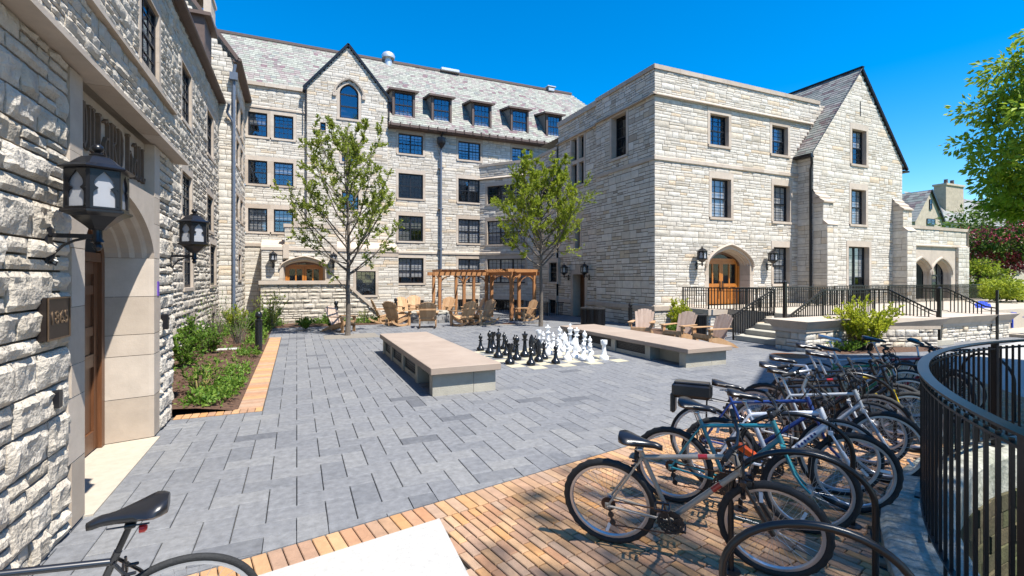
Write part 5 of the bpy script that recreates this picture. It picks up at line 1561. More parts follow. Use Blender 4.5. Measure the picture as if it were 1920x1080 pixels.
# plaque
pq = thing('date_plaque', 'dark bronze plaque reading 1865 on the rough stone wall below the nearest lantern', 'plaque', (-1.55, 4.42, 1.66))
m = MB(); m.box((-1.62, 4.25, 1.515), (-1.535, 4.605, 1.81)); m.build('plate', 'bronze_plaque', pq)
m = MB()
for a, b, c, d in ((4.25, 4.605, 1.515, 1.525), (4.25, 4.605, 1.80, 1.81), (4.25, 4.262, 1.525, 1.80), (4.593, 4.605, 1.525, 1.80)):
    m.box((-1.54, a, c), (-1.53, b, d))
m.build('rim', 'bronze_bright', pq)
cu = bpy.data.curves.new('digits', 'FONT'); cu.body = '1865'; cu.size = .135; cu.extrude = .003; cu.space_character = 1.08; cu.align_x = 'CENTER'; cu.align_y = 'CENTER'
to = bpy.data.objects.new('digits', cu)
me = bpy.data.meshes.new_from_object(to)
bpy.data.objects.remove(to)
me.materials.clear(); me.materials.append(MATS['bronze_bright'])
do = bpy.data.objects.new('digits', me); COL.objects.link(do); do.parent = pq
do.matrix_basis = Matrix.Translation((.0155, .008, .003)) @ Matrix(((0, 0, 1, 0), (1, 0, 0, 0), (0, 1, 0, 0), (0, 0, 0, 1)))
yb_ = PX(111, 745, -1.54); m = MB(); m.box((-1.6, yb_.y - .03, yb_.z - .07), (-1.53, yb_.y + .03, yb_.z + .05)); o = m.build('button_box', 'black_metal'); tag(o, 'small black box on the rough wall below the year plaque', 'control box')
m = MB(); m.cbox((-1.56, 7.5, 1.38), (.1, .07, .2), bev=.01); m.lathe([(.015, 0), (.015, .01)], 8, M=Matrix.Translation((-1.51, 7.5, 1.42)) @ Matrix.Rotation(PI / 2, 4, 'Y')); o = m.build('intercom', 'black_metal'); tag(o, 'black intercom on the stone beside the right jamb of the lettered doorway', 'intercom')
m = MB(); m.box((-1.6, 7.26, 1.72), (-1.574, 7.34, 1.9)); o = m.build('sticker', 'purple_sticker'); tag(o, 'small purple sticker on the right jamb of the lettered doorway', 'sticker')
# bollards
def make_bollard():
    m = MB(); r = .088
    m.lathe([(r + .03, 0), (r + .03, .02), (r, .03), (r, .80), (r + .012, .81), (r + .012, .825), (r * .6, .845), (r * .58, .865), (r * .95, .90), (r * 1.0, .95), (r * .9, 1.0), (r * .6, 1.035), (0, 1.05)], 20)
    return m.build('bollard', 'black_plastic', smooth=40)
bo = make_bollard(); p = G(485, 658); bo.location = p; tag(bo, 'black bollard with a ball top at the edge of the planting bed', 'bollard', 'black ball topped bollards')
for (u, v, s, lb) in ((1182, 612, .9, 'black bollard by the shaded wall behind the leftmost of the three wooden chairs'), (630, 610, .95, 'black bollard peeping over the wooden chair beside the left tree'), (742, 599, .95, 'black bollard behind the rocking chairs near the sloping stair wall')):
    c = bo.copy(); COL.objects.link(c); c.location = G(u, v); c.scale = (s, s, s); c['label'] = lb

# ================================================================== chess set
PAWN = [(.085, 0), (.088, .05), (.075, .075), (.06, .09), (.05, .10), (.034, .17), (.028, .225), (.05, .24), (.05, .25), (.026, .26), (.022, .27), (.043, .305), (.046, .33), (.036, .36), (.014, .38), (.014, .41), (.008, .42), (0, .42)]
def stretch(h, prof=PAWN, f=1.0):
    return [(r * f, z * h / .42) for r, z in prof]
BISH = [(.095, 0), (.098, .055), (.08, .085), (.062, .105), (.05, .12), (.036, .22), (.030, .31), (.056, .325), (.056, .34), (.028, .352), (.026, .37), (.048, .41), (.054, .44), (.046, .475), (.022, .505), (.016, .512), (.018, .53), (.010, .545), (0, .548)]
QUEEN = [(.10, 0), (.104, .06), (.085, .09), (.066, .112), (.052, .13), (.038, .25), (.033, .36), (.066, .375), (.066, .39), (.034, .402), (.036, .42), (.06, .50), (.064, .505), (.05, .512), (.02, .53), (.018, .55), (.02, .565), (.01, .58), (0, .582)]
KING = [(.10, 0), (.104, .06), (.085, .09), (.066, .112), (.052, .13), (.04, .26), (.035, .38), (.068, .395), (.068, .41), (.036, .422), (.038, .44), (.062, .53), (.066, .536), (.055, .55), (.02, .575), (0, .578)]
ROOK = [(.092, 0), (.095, .055), (.08, .08), (.06, .10), (.05, .115), (.04, .22), (.038, .30), (.062, .33), (.066, .345), (.066, .40), (.05, .40), (.048, .375), (0, .372)]
def piece(kind, mtl):
    m = MB()
    if kind == 'pawn':
        m.lathe(PAWN, 18)
    elif kind == 'bishop':
        m.lathe(BISH, 18)
    elif kind == 'queen':
        m.lathe(QUEEN, 20)
        for k in range(8):
            q = k * PI / 4; m.lathe([(.011, 0), (.012, .014), (0, .024)], 6, (.056 * math.cos(q), .056 * math.sin(q), .5))
    elif kind == 'king':
        m.lathe(KING, 20); m.cbox((0, 0, .615), (.022, .018, .09), bev=.003); m.cbox((0, 0, .625), (.062, .017, .022), bev=.003)
    elif kind == 'rook':
        m.lathe(ROOK, 18)
        for k in range(6):
            q = k * PI / 3; M = Matrix.Rotation(q, 4, 'Z'); m.box((.047, -.018, .4), (.066, .018, .425), M=M)
        m.lathe([(.012, .37), (.012, .42), (0, .43)], 8)
    elif kind == 'knight':
        m.lathe([(.092, 0), (.095, .055), (.08, .08), (.06, .10), (.05, .125), (.045, .15), (0, .152)], 18)
        out = [(-.05, .14), (.045, .14), (.03, .22), (.02, .27), (.06, .29), (.105, .285), (.115, .31), (.10, .345), (.05, .40), (.03, .44), (.01, .455), (-.005, .49), (-.02, .455), (-.05, .42), (-.075, .34), (-.075, .25)]
        n = len(out)
        cx = sum(a for a, b in out) / n; cz = sum(b for a, b in out) / n
        vs = []
        for y, f in ((-.036, .72), (-.022, .96), (0, 1), (.022, .96), (.036, .72)):
            vs += [(cx + (a - cx) * f, y, cz + (b - cz) * f) for a, b in out]
        fs = [(k * n + i, k * n + (i + 1) % n, (k + 1) * n + (i + 1) % n, (k + 1) * n + i) for k in range(4) for i in range(n)] + [tuple(range(n - 1, -1, -1)), tuple(range(4 * n, 5 * n))]
        m.add(vs, fs)
    return m.build('chess_' + kind, mtl, smooth=45)
PIECES = {}
def put_piece(kind, colour, u, v, label, rz=0):
    key = (kind, colour); p = G(u, v)
    # centre is a base radius beyond the visible front foot of the piece
    d = V((p.x, p.y)).normalized() * .06
    if key not in PIECES:
        o = piece(kind, 'black_plastic' if colour == 'black' else 'white_plastic'); PIECES[key] = o
    else:
        o = PIECES[key].copy(); COL.objects.link(o)
    o.location = (p.x + d.x, p.y + d.y, .006); o.rotation_euler = (0, 0, rz); o.scale = (1.18, 1.18, 1.08)
    tag(o, label, 'chess piece', colour + ' giant chess pieces'); return o
BL = [('pawn', 901, 658, 'black giant pawn at the far left end of the chess set'), ('bishop', 918, 663.5, 'black giant bishop second from the left of the chess set'), ('king', 934.5, 672, 'black giant king with a cross, third from the left of the set'),
      ('rook', 956, 684, 'black giant rook in front, left of the foremost pawn'), ('pawn', 995.5, 686, 'foremost black giant pawn, nearest the camera'), ('pawn', 1042, 683, 'black giant pawn at the right of the black pieces, before the white ones'),
      ('bishop', 969, 676, 'black giant bishop just right of the front rook'), ('queen', 984, 670, 'black giant queen in the middle of the black pieces'), ('knight', 1010, 679.5, 'black giant knight right of the foremost pawn'), ('pawn', 1020, 674.5, 'black giant pawn between the knight and the rightmost black pawn'),
      ('pawn', 949, 667, 'black giant pawn behind the front rook'), ('pawn', 945, 655, 'black giant pawn farthest back on the left, behind the king'), ('pawn', 965, 661, 'black giant pawn half hidden behind the bishop beside the rook'), ('knight', 997, 668, 'black giant knight hidden behind the foremost pawn'), ('rook', 924, 655, 'black giant rook tucked behind the king'), ('pawn', 1004, 663, 'black giant pawn far back by the first white pieces')]
for k, u, v, lb in BL:
    put_piece(k, 'black', u, v, lb, .4)
WH = [('rook', 1132.5, 675, 'white giant rook standing alone at the right end of the set'), ('king', 1069, 658, 'white giant king, taller of the two crowned white pieces at the centre'), ('queen', 1081, 659, 'white giant queen close beside the white king'), ('bishop', 1096, 664, 'white giant bishop right of the white queen'),
      ('pawn', 1106, 665, 'white giant pawn right of the white bishop'), ('pawn', 1094, 675, 'white giant pawn in front of the white bishop'), ('pawn', 1106, 679, 'white giant pawn in the front row, nearest the lone rook'), ('bishop', 1049, 653, 'white giant bishop at the back, left of the white king'), ('knight', 1058, 660, 'white giant knight just left of the white king'),
      ('pawn', 1064, 676, 'white giant pawn in the front row behind the rightmost black pawn'), ('knight', 1078, 672, 'white giant knight in front of the white queen'), ('queen', 1027, 652, 'white crowned piece at the far left of the white side'), ('pawn', 1037, 655, 'white giant pawn between the far left crowned piece and the back bishop'),
      ('pawn', 1018, 653, 'white giant pawn left of the far crowned piece'), ('pawn', 1028, 665, 'white giant pawn behind the rightmost black pawn'), ('rook', 1010, 650, 'white giant rook farthest left and farthest back'), ('pawn', 1046, 667, 'white giant pawn in the midst of the white pieces')]
for k, u, v, lb in WH:
    put_piece(k, 'white', u, v, lb, 2.6)

# ================================================================== adirondack chairs
def make_chair(name, rock, wood, wood2=None, blue=False):
    """faces +x, origin on the ground under the seat; slanted fan back, wide arms, slatted seat"""
    t = thing(name, 'x', 'chair', (0, 0, 0)); w2 = wood2 or wood
    m = MB(); sw = .27
    n = 6
    for i in range(n):       # seat slats
        f = i / n
        x = .30 - .52 * f; z = .38 - .14 * f
        m.bar((x, -sw, z), (x, sw, z), .085, .02, 0, R.random(), up=(-.26, 0, 1))
    m.bar((.345, -sw, .335), (.345, sw, .335), .02, .1, 0, R.random())
    m.build('seat', wood, t)
    m = MB()
    tilt = RAD(24); dx, dz = -math.sin(tilt), math.cos(tilt)
    base = V((-.22, 0, .24)); nb = 7
    for i in range(nb):
        y = (i - (nb - 1) / 2) * .083; c = 1 - abs(i - 3) / 3
        L = .55 + .20 * math.sqrt(max(0, 1 - ((i - 3) / 3.5) ** 2))
        a = base + V((0, y * .82, 0)); b = base + V((dx * L, y * 1.08, dz * L))
        m.bar(a, b, .083, .018, 0, R.random(), up=(dz, 0, -dx), bev=.004)
    for L in (.12, .46):
        c = base + V((dx * L - .022, 0, dz * L)); m.bar(c + V((0, -.28, 0)), c + V((0, .28, 0)), .018, .055, 0, .4)
    m.build('backrest', w2, t)
    for sg in (-1, 1):
        m = MB(); y = sg * .325
        pts = [(.40, -.075), (.40, .075), (.30, .085), (-.05, .06), (-.40, .035), (-.40, -.045), (-.1, -.06), (.2, -.075)]
        m.prism(pts, lambda a, b, d: (a, y + sg * b, d), .535, .56, 0, R.random()); m.build('arm', wood, t)
        m = MB(); m.cbox((.31, sg * .30, .27), (.115, .028, .54), t=R.random()); m.prism([(.27, .42), (.35, .42), (.35, .535), (.27, .535)], lambda a, b, d: (a, sg * .30 + d, b), sg * .012, sg * .07, 0, .5); m.build('front_leg', wood, t)
        m = MB()
        y0, y1 = sg * .27 - .014, sg * .27 + .014
        if rock:
            top = [(.36, .36), (.36, .30), (-.2, .16), (-.46, .10)]
            cv = [(.42, .10), (.30, .035), (.12, .0), (-.1, .0), (-.32, .035), (-.54, .115), (-.66, .19)]
            cvt = [(x, z + .075) for x, z in reversed(cv)]
            m.prism(cv + cvt, lambda a, b, d: (a, d, b), y0, y1, 0, .6)
            m.prism([(.36, .37), (.36, .27), (-.2, .13), (-.32, .12), (-.32, .22), (-.2, .24)], lambda a, b, d: (a, d, b), y0 - .001, y1 + .001, 0, .4)
            m.box((.26, y0 - .002, .06), (.35, y1 + .002, .3))
            m.build('rocker', wood, t)
        else:
            m.prism([(.36, .37), (.36, .25), (-.3, .09), (-.62, .0), (-.72, .0), (-.5, .13), (-.2, .25)], lambda a, b, d: (a, d, b), y0, y1, 0, .4)
            m.build('rear_leg', wood, t)
    return t
tk = make_chair('adirondack_chair', False, 'teak', 'teak_grey')
GRP = 'wooden chairs by the right bench'
spots = [(1200, 603, .55, PI + .75, 'leftmost of the three slatted wooden chairs behind the right bench'), (1268, 609, .55, PI + .25, 'middle one of the three slatted wooden chairs behind the right bench'), (1328, 615, .55, PI - .05, 'rightmost of the three slatted wooden chairs, beside the stair railing')]
for i, (u, v, z, rz, lb) in enumerate(spots):
    p = G(u, v, z); M = pose(p.x + .1, p.y, 0, rz)
    if i == 0:
        tk.matrix_basis = M; tk['label'] = lb; tk['group'] = GRP
    else:
        dup(tk, M, lb, GRP)
bc = make_chair('adirondack_chair', False, 'blue_paint'); bc.matrix_basis = pose(21.9, 7.1, .1, 2.6); bc['label'] = 'bright blue slatted chair at the right edge beyond the railing'; bc['group'] = 'blue chairs'
p = PY(1865, 590, 9.0); dup(bc, pose(p.x, 9.0, .12, -2.0), 'bright blue chair back showing above the low terrace wall', 'blue chairs')
rk = make_chair('rocking_chair', True, 'teak')
pit = G(806, 604); FX, FY = pit.x, pit.y + .35
GR2 = 'wooden rocking chairs round the fire pit'
rs = [((745, 611), 'rocking chair in profile left of the fire pit, nearer of the pair', None), ((722, 606), 'rocking chair in profile left of the fire pit, outermost one, pale in the sun', None), ((762, 598), 'pale rocking chair facing the camera behind the fire pit, leftmost', None), ((779, 592), 'pale rocking chair set farthest back behind the fire pit', None),
      ((832, 598), 'pale rocking chair facing the camera behind the fire pit, near the middle', None), ((802, 614), 'rocking chair seen straight from behind, in front of the fire pit', None), ((868, 611), 'rocking chair seen from behind at the right front of the fire pit', None), ((884, 601), 'pale rocking chair behind the right one at the fire pit', None), ((903, 608), 'rocking chair in profile at the right end of the fire pit circle, facing left', PI + .35)]
for i, ((u, v), lb, rz) in enumerate(rs):
    p = G(u, v); 
    if rz is None:
        rz = math.atan2(FY - p.y, FX - p.x)
    M = pose(p.x, p.y, .002, rz, 1.1)
    if i == 0:
        rk.matrix_basis = M; rk['label'] = lb; rk['group'] = GR2
    else:
        dup(rk, M, lb, GR2)
p = G(985, 601); dup(rk, pose(p.x, p.y, .002, PI + .2), 'rocking chair in the shade of the pergola beside the right tree', 'rocking chairs in the shade')
p = G(640, 622); c = dup(tk, pose(p.x, p.y, .002, -.8), 'weathered wooden chair in the shade behind the left tree trunk', 'wooden chairs in the shade')
# fire pit
fp = thing('fire_pit', 'low grey stone fire pit ringed by wooden rocking chairs', 'fire pit', (FX, FY, 0))
m = MB(); nn = 14; r0, r1 = .98, .72; rf = random.Random(5)
for row in range(3):
    for k in range(nn):
        a = 2 * PI * (k + .5 * (row % 2)) / nn; b = a + 2 * PI / nn - .02
        for f in (0,):
            z0, z1 = row * .13, row * .13 + .124; k_ = rf.uniform(0, .02)
            pts = [(r1, a), (r0 + k_, a), (r0 + k_ + .01, (a + b) / 2), (r0 + k_, b), (r1, b)]
            m.prism([(FX + r * math.cos(q), FY + r * math.sin(q)) for r, q in pts], lambda x, y, z: (x, y, z), z0, z1, 0, rf.random())
m.build('ring_wall', 'grey_rubble', fp)
m = MB(); m.lathe([(.68, .39), (1.03, .39), (1.03, .45), (.68, .45), (.68, .2), (0, .18)], 14, (FX, FY, 0)); m.build('ring_cap', 'cast_concrete', fp)

# ================================================================== pergola
pg = thing('pergola', 'cedar pergola with curved braces bent round behind the fire pit', 'pergola', (8, 21.5, 0))
TOPZ = 2.12
def post(x, y, h=TOPZ):
    m = MB(); m.cbox((x, y, h / 2), (.14, .14, h), 0, R.random(), bev=.012); m.build('post', 'cedar', pg)
def beam(a, b, z=TOPZ, w=.05, h=.17, off=.085):
    m = MB(); a = V((*a, z)); b = V((*b, z)); d = (b - a).normalized(); s = V((-d.y, d.x, 0))
    for sg in (-1, 1):
        m.bar(a - d * .3 + s * off * sg, b + d * .3 + s * off * sg, w, h, 0, R.random())
    m.build('beam', 'cedar', pg)
def brace(x, y, d, z=TOPZ):
    m = MB(); d = V(d).normalized(); pts = []
    for k in range(7):
        q = PI / 2 * k / 6; r = .5
        pts.append(V((x, y, z - .12 - r)) + d * (r - r * math.cos(q)) * 1.0 + V((0, 0, r * math.sin(q))))
    for a, b in zip(pts, pts[1:]):
        m.bar(a, b + (b - a) * .05, .05, .09, 0, .5, up=(-d.y, d.x, 0))
    m.build('brace', 'cedar', pg)
A, A2, B_, B2 = (6.15, 22.15), (6.3, 23.8), (7.15, 22.25), (7.3, 23.9)
C_, C2 = (8.62, 22.45), (8.5, 24.0)
D_, E_, F_, H_, K_ = (8.8, 22.2), (8.78, 19.75), (10.0, 22.4), (10.35, 20.6), tuple(G(973, 597).to_2d())
for p in (A, A2, (7.4, 22.3), (7.5, 23.9), C_, C2, D_, E_, F_, H_, K_):
    post(*p)
beam(A, C_); beam(A2, C2); beam(D_, E_); beam(F_, H_)
for p, d in ((A, (1, .05, 0)), ((7.4, 22.3), (1, .05, 0)), ((7.4, 22.3), (-1, 0, 0)), (C_, (-1, 0, 0)), (D_, (0, -1, 0)), (E_, (0, 1, 0)), (F_, (0, -1, 0)), (H_, (0, 1, 0)), (D_, (1, .1, 0)), (F_, (-1, 0, 0)), (E_, (1, .5, 0)), (H_, (-1, -.5, 0)), (A, (0.05, 1, 0)), (K_, (1, -.4, 0))):
    brace(p[0], p[1], d)
def rafter(a, b):
    m = MB(); a = V((*a, TOPZ + .14)); b = V((*b, TOPZ + .14)); d = (b - a).normalized(); a -= d * .42; b += d * .42; L = (b - a).length
    out = [(0, .03), (.0, .07), (L, .07), (L, .03), (L - .1, -.02), (L - .22, -.07), (.22, -.07), (.1, -.02)]
    s = V((-d.y, d.x, 0)); m.prism(out, lambda x, z, k: a + d * x + V((0, 0, z)) + s * k, -.02, .02, 0, R.random()); m.build('rafter', 'cedar', pg)
n = 9
for i in range(n + 1):
    f = i / n; rafter((A[0] + (C_[0] - A[0]) * f, A[1] + (C_[1] - A[1]) * f), (A2[0] + (C2[0] - A2[0]) * f, A2[1] + (C2[1] - A2[1]) * f))
n = 9
for i in range(n + 1):
    f = i / n; rafter((D_[0] + (E_[0] - D_[0]) * f, D_[1] + (E_[1] - D_[1]) * f), (F_[0] + (H_[0] - F_[0]) * f, F_[1] + (H_[1] - F_[1]) * f))

# ================================================================== bins
def make_bin():
    t = thing('litter_bin', 'x', 'bin', (0, 0, 0))
    m = MB(); n = 22
    for k in range(n):
        q = 2 * PI * k / n; M = Matrix.Rotation(q, 4, 'Z'); m.box((.225, -.022, .06), (.24, .022, .66), M=M)
    m.lathe([(.2, .04), (.235, .04), (.235, .07), (.2, .07)], 22); m.lathe([(.215, .06), (.215, .7)], 22, t=.2)
    m.build('slatted_body', 'black_metal', t)
    m = MB(); m.lathe([(.25, .66), (.26, .68), (.26, .71), (.23, .73), (.14, .74), (.13, .70), (0, .69)], 22); m.build('lid', 'dark_alloy', t, smooth=40)
    return t
bn = make_bin()
for i, (u, v, lb) in enumerate(((1093, 611, 'leftmost of three black slatted litter bins below the dark flank door'), (1104, 612, 'middle one of three black slatted litter bins below the dark flank door'), (1117, 613, 'rightmost of three black slatted litter bins below the dark flank door'), (1338, 622, 'black slatted litter bin behind the rightmost wooden chair'))):
    p = G(u, v); M = pose(p.x + .3, p.y + .2, 0)
    if i == 3:
        M = pose(12.3, 12.2, 0)
    if i == 0:
        bn.matrix_basis = M; bn['label'] = lb; bn['group'] = 'black litter bins'
    else:
        dup(bn, M, lb, 'black litter bins')
# ================================================================== vegetation
def leaf(mb, p, d, L, W, rnd, t):
    d = V(d).normalized()
    u = V((rnd.gauss(0, 1), rnd.gauss(0, 1), rnd.gauss(0.5, .8)))
    s = d.cross(u)
    if s.length < 1e-4:
        s = V((1, 0, 0))
    s.normalize(); n = s.cross(d); p = V(p)
    a = p; b = p + d * L * .45 + s * W * .5 + n * L * .05; c = p + d * L - n * L * .1; e = p + d * L * .45 - s * W * .5 + n * L * .05
    mb.add([a, b, c, e], [(0, 1, 2, 3)], 0, t)


def rdir(rnd, up=0.0):
    while True:
        d = V((rnd.uniform(-1, 1), rnd.uniform(-1, 1), rnd.uniform(-1, 1)))
        if .05 < d.length < 1:
            d.normalize(); d.z += up; return d.normalized()


def curve(a, d0, d1, L, n, rnd, wob=.05):
    pts = [V(a)]; d0 = V(d0).normalized(); d1 = V(d1).normalized()
    for i in range(n):
        f = (i + .5) / n; d = d0.lerp(d1, f).normalized() + V((rnd.gauss(0, wob), rnd.gauss(0, wob), rnd.gauss(0, wob)))
        pts.append(pts[-1] + d.normalized() * L / n)
    return pts


def young_tree(name, label, base, h, hb, half, seed, leafm, nprim=20, nsec=7, ntw=4, nl=5, LL=.11, r0=.085, lean=(0, 0), flare=.8, group=None, extra=()):
    rnd = random.Random(seed); t = thing(name, label, 'tree', base, 0, group)
    tr = MB(); fo = MB(); b = V(base)
    top = b + V((lean[0], lean[1], h * .93))
    tp = [b.lerp(top, i / 9) + V((rnd.gauss(0, .02), rnd.gauss(0, .02), 0)) * (1 if i else 0) for i in range(10)]
    tr.tube([b - V((0, 0, .05))] + tp, [r0 * 1.35] + [r0 * (1.12 if i == 0 else 1) * (1 - .9 * (i / 9) ** 1.1) for i in range(10)], 9)
    def spray(pts, dens, t0):
        for i in range(1, len(pts)):
            a, c = pts[i - 1], pts[i]
            for q in range(dens):
                p = a.lerp(c, rnd.random()); d = (c - a).normalized() + rdir(rnd) * .9
                leaf(fo, p, d, LL * rnd.uniform(.6, 1.25), LL * rnd.uniform(.3, .55), rnd, min(1, max(0, t0 + rnd.gauss(0, .2))))
    for k in range(nprim):
        f = (k + rnd.random() * .6) / nprim
        z = hb + (h * .80 - hb) * f ** 1.15
        s = b.lerp(top, z / (h * .93))
        az = k * 2.399 + rnd.gauss(0, .25)
        out = V((math.cos(az), math.sin(az), 0))
        Lh = half * rnd.uniform(.7, 1.08) * (1 - .62 * f)
        rise = (.9 + .9 * f) + rnd.uniform(-.2, .25)
        L = math.hypot(Lh, Lh * rise) * 1.02
        L = min(L, (h - z) * 1.15)
        d0 = out + V((0, 0, rise * .7)); d1 = out * flare + V((0, 0, rise * 1.35))
        pts = curve(s, d0, d1, L, 7, rnd, .06)
        rr = r0 * .40 * (1 - .55 * f)
        tr.tube(pts, [rr * (1 - .85 * i / 7) + .003 for i in range(8)], 5)
        t0 = rnd.uniform(.25, .75)
        for q in range(nsec):
            g = .28 + .70 * (q + rnd.random()) / nsec; i = min(6, int(g * 7)); p = pts[i].lerp(pts[i + 1], g * 7 - i)
            dd = (pts[i + 1] - pts[i]).normalized(); side = rdir(rnd, .25)
            d = (dd * .8 + side * .85).normalized()
            L2 = L * rnd.uniform(.16, .34) * (1.2 - .5 * g)
            p2 = curve(p, d, d + V((0, 0, .35)), L2, 4, rnd, .09)
            tr.tube(p2, [.009, .008, .006, .004, .002], 4, cap=False)
            spray(p2[1:], nl // 2 + 1, t0)
            for w in range(ntw):
                i2 = rnd.randint(1, 4); pp = p2[i2]; d3 = (p2[i2] - p2[i2 - 1]).normalized() + rdir(rnd, .15) * .9
                p3 = curve(pp, d3, d3 + V((0, 0, .2)), L2 * rnd.uniform(.3, .6), 3, rnd, .1)
                tr.tube(p3, [.004, .003, .002, .001], 3, cap=False)
                spray(p3, nl, t0)
        spray(pts[5:], nl + 1, t0)
    spray(tp[7:], 10, .5)
    for (z, az, L, el) in extra:
        s = b.lerp(top, z / (h * .93)); out = V((math.cos(az), math.sin(az), el))
        pts = curve(s, out, out + V((0, 0, .9)), L, 7, rnd, .05)
        tr.tube(pts, [.022 * (1 - .8 * i / 7) for i in range(8)], 5)
        for q in range(7):
            i = rnd.randint(3, 7); d = rdir(rnd, .3); p2 = curve(pts[i], d, d, .3, 3, rnd, .1); tr.tube(p2, [.006, .004, .003, .002], 4, cap=False); spray(p2, nl + 1, .5)
    tr.build('trunk', 'bark_grey', t, smooth=60); fo.build('crown', leafm, t)
    return t
young_tree('young_tree', 'slim young elm with a sparse vase shaped crown before the gabled bay', G(652, 629), 7.5, 2.0, 2.2, 5, 'leaf_elm', 27, 7, 4, 6, .10, .085,
           extra=((1.5, RAD(150), 1.6, .9), (2.2, RAD(165), 2.4, .55), (2.0, RAD(-5), 1.6, .6), (2.4, RAD(175), 2.2, .3)))
young_tree('young_tree', 'slim young elm with a bright lime crown between pergola and shaded flank', G(1014, 612), 6.7, 2.3, 2.0, 17, 'leaf_lime', 27, 8, 5, 6, .105, .085, extra=((2.9, RAD(-25), 2.1, .5), (4.2, RAD(-20), 1.9, .6)))


def big_tree(name, label, base, z0, z1, half, seed, leafm, nclump=90, per=90, LL=.2, trunk=.3, clr=.75, shape=1.0):
    """a wide crown of leaf sprays carried on limbs, open between the clumps"""
    rnd = random.Random(seed); t = thing(name, label, 'tree', base, 0)
    tr = MB(); fo = MB(); b = V(base); zc = (z0 + z1) / 2; hz = (z1 - z0) / 2
    top = b + V((0, 0, z0 + (z1 - z0) * .8))
    n = 8; tp = [b.lerp(top, i / n) + V((rnd.gauss(0, .06), rnd.gauss(0, .06), 0)) for i in range(n + 1)]
    tr.tube(tp, [trunk * (1 - .85 * i / n) for i in range(n + 1)], 9)
    for k in range(nclump):
        d = rdir(rnd, .1); r = rnd.uniform(.45, 1.0) ** .6
        c = V((b.x + d.x * half * r, b.y + d.y * half * r, b.z + zc + d.z * hz * r))
        s = tp[min(n, max(1, int(n * (c.z - b.z) / (top.z - b.z) * .75)))]
        mid = s.lerp(c, .55) + V((0, 0, .12 * (c - s).length))
        tr.tube([s, s.lerp(mid, .5) + V((0, 0, .05)), mid, c], [.035 + trunk * .1, .03, .022, .008], 5, cap=False)
        t0 = rnd.uniform(.2, .8); size = clr * rnd.uniform(.6, 1.3)
        for j in range(5):
            e = c + rdir(rnd) * size * .9; tr.tube([c, e], [.008, .003], 3, cap=False)
        for q in range(per):
            o = rdir(rnd); rr = size * rnd.random() ** .5; p = c + V((o.x * rr * 1.25, o.y * rr * 1.25, o.z * rr * .5))
            leaf(fo, p, o + V((0, 0, -.3)), LL * rnd.uniform(.6, 1.2), LL * rnd.uniform(.35, .6), rnd, min(1, max(0, t0 + rnd.gauss(0, .18))))
    tr.build('trunk', 'bark_dark', t, smooth=60); fo.build('crown', leafm, t)
    return t
p = G(1972, 590)
D = 24.0
def atd(u, v, dist, z=0.0):
    d = V(ray(u, v)); d.z = 0; d.normalize(); return V((d.x * dist, d.y * dist, z))
big_tree('tall_tree', 'tall bright green tree with layered foliage leaning in from the right edge', atd(2105, 520, 48), 4.2, 19.6, 7.0, 31, 'leaf_big', 215, 125, .44, .5, 1.3)
big_tree('red_maple', 'dark red leaved ornamental tree at the right behind the portico', atd(1888, 520, 62), 2.0, 6.9, 4.4, 33, 'leaf_red', 80, 90, .26, .16, .75)
big_tree('small_tree', 'small round light green tree beside the portico, left of the red one', atd(1838, 520, 40), .8, 2.95, 1.1, 34, 'leaf_lime', 40, 110, .16, .12, .5)
big_tree('distant_tree', 'low green tree far behind the red one', atd(1935, 520, 60), 3, 9.5, 6, 36, 'leaf_hedge', 90, 80, .4, .25, 1.4)
# clipped hedge on the far lawn
m = MB(); rh_ = random.Random(3); a = atd(1872, 520, 33); b = atd(2060, 520, 33)
for i in range(5200):
    p = a.lerp(b, rh_.random()); q = rh_.random()
    leaf(m, (p.x + rh_.uniform(-.6, .6), p.y + rh_.uniform(-.6, .6), .8 + .75 * rh_.random() ** .5), rdir(rh_, .3), .18, .09, rh_, rh_.random())
o = m.build('hedge', 'leaf_hedge'); tag(o, 'low clipped green hedge at the far right below the trees', 'hedge')
m = MB()
for i in range(1400):
    p = atd(1880 + rh_.uniform(-42, 42), 520, 31.5 + rh_.uniform(-.8, .8)); leaf(m, (p.x, p.y, 1.0 + rh_.random() * .8), rdir(rh_, .4), .16, .08, rh_, rh_.random())
o = m.build('shrub', 'leaf_lime'); tag(o, 'light green shrub at the far right in front of the hedge, under the red tree', 'shrub')


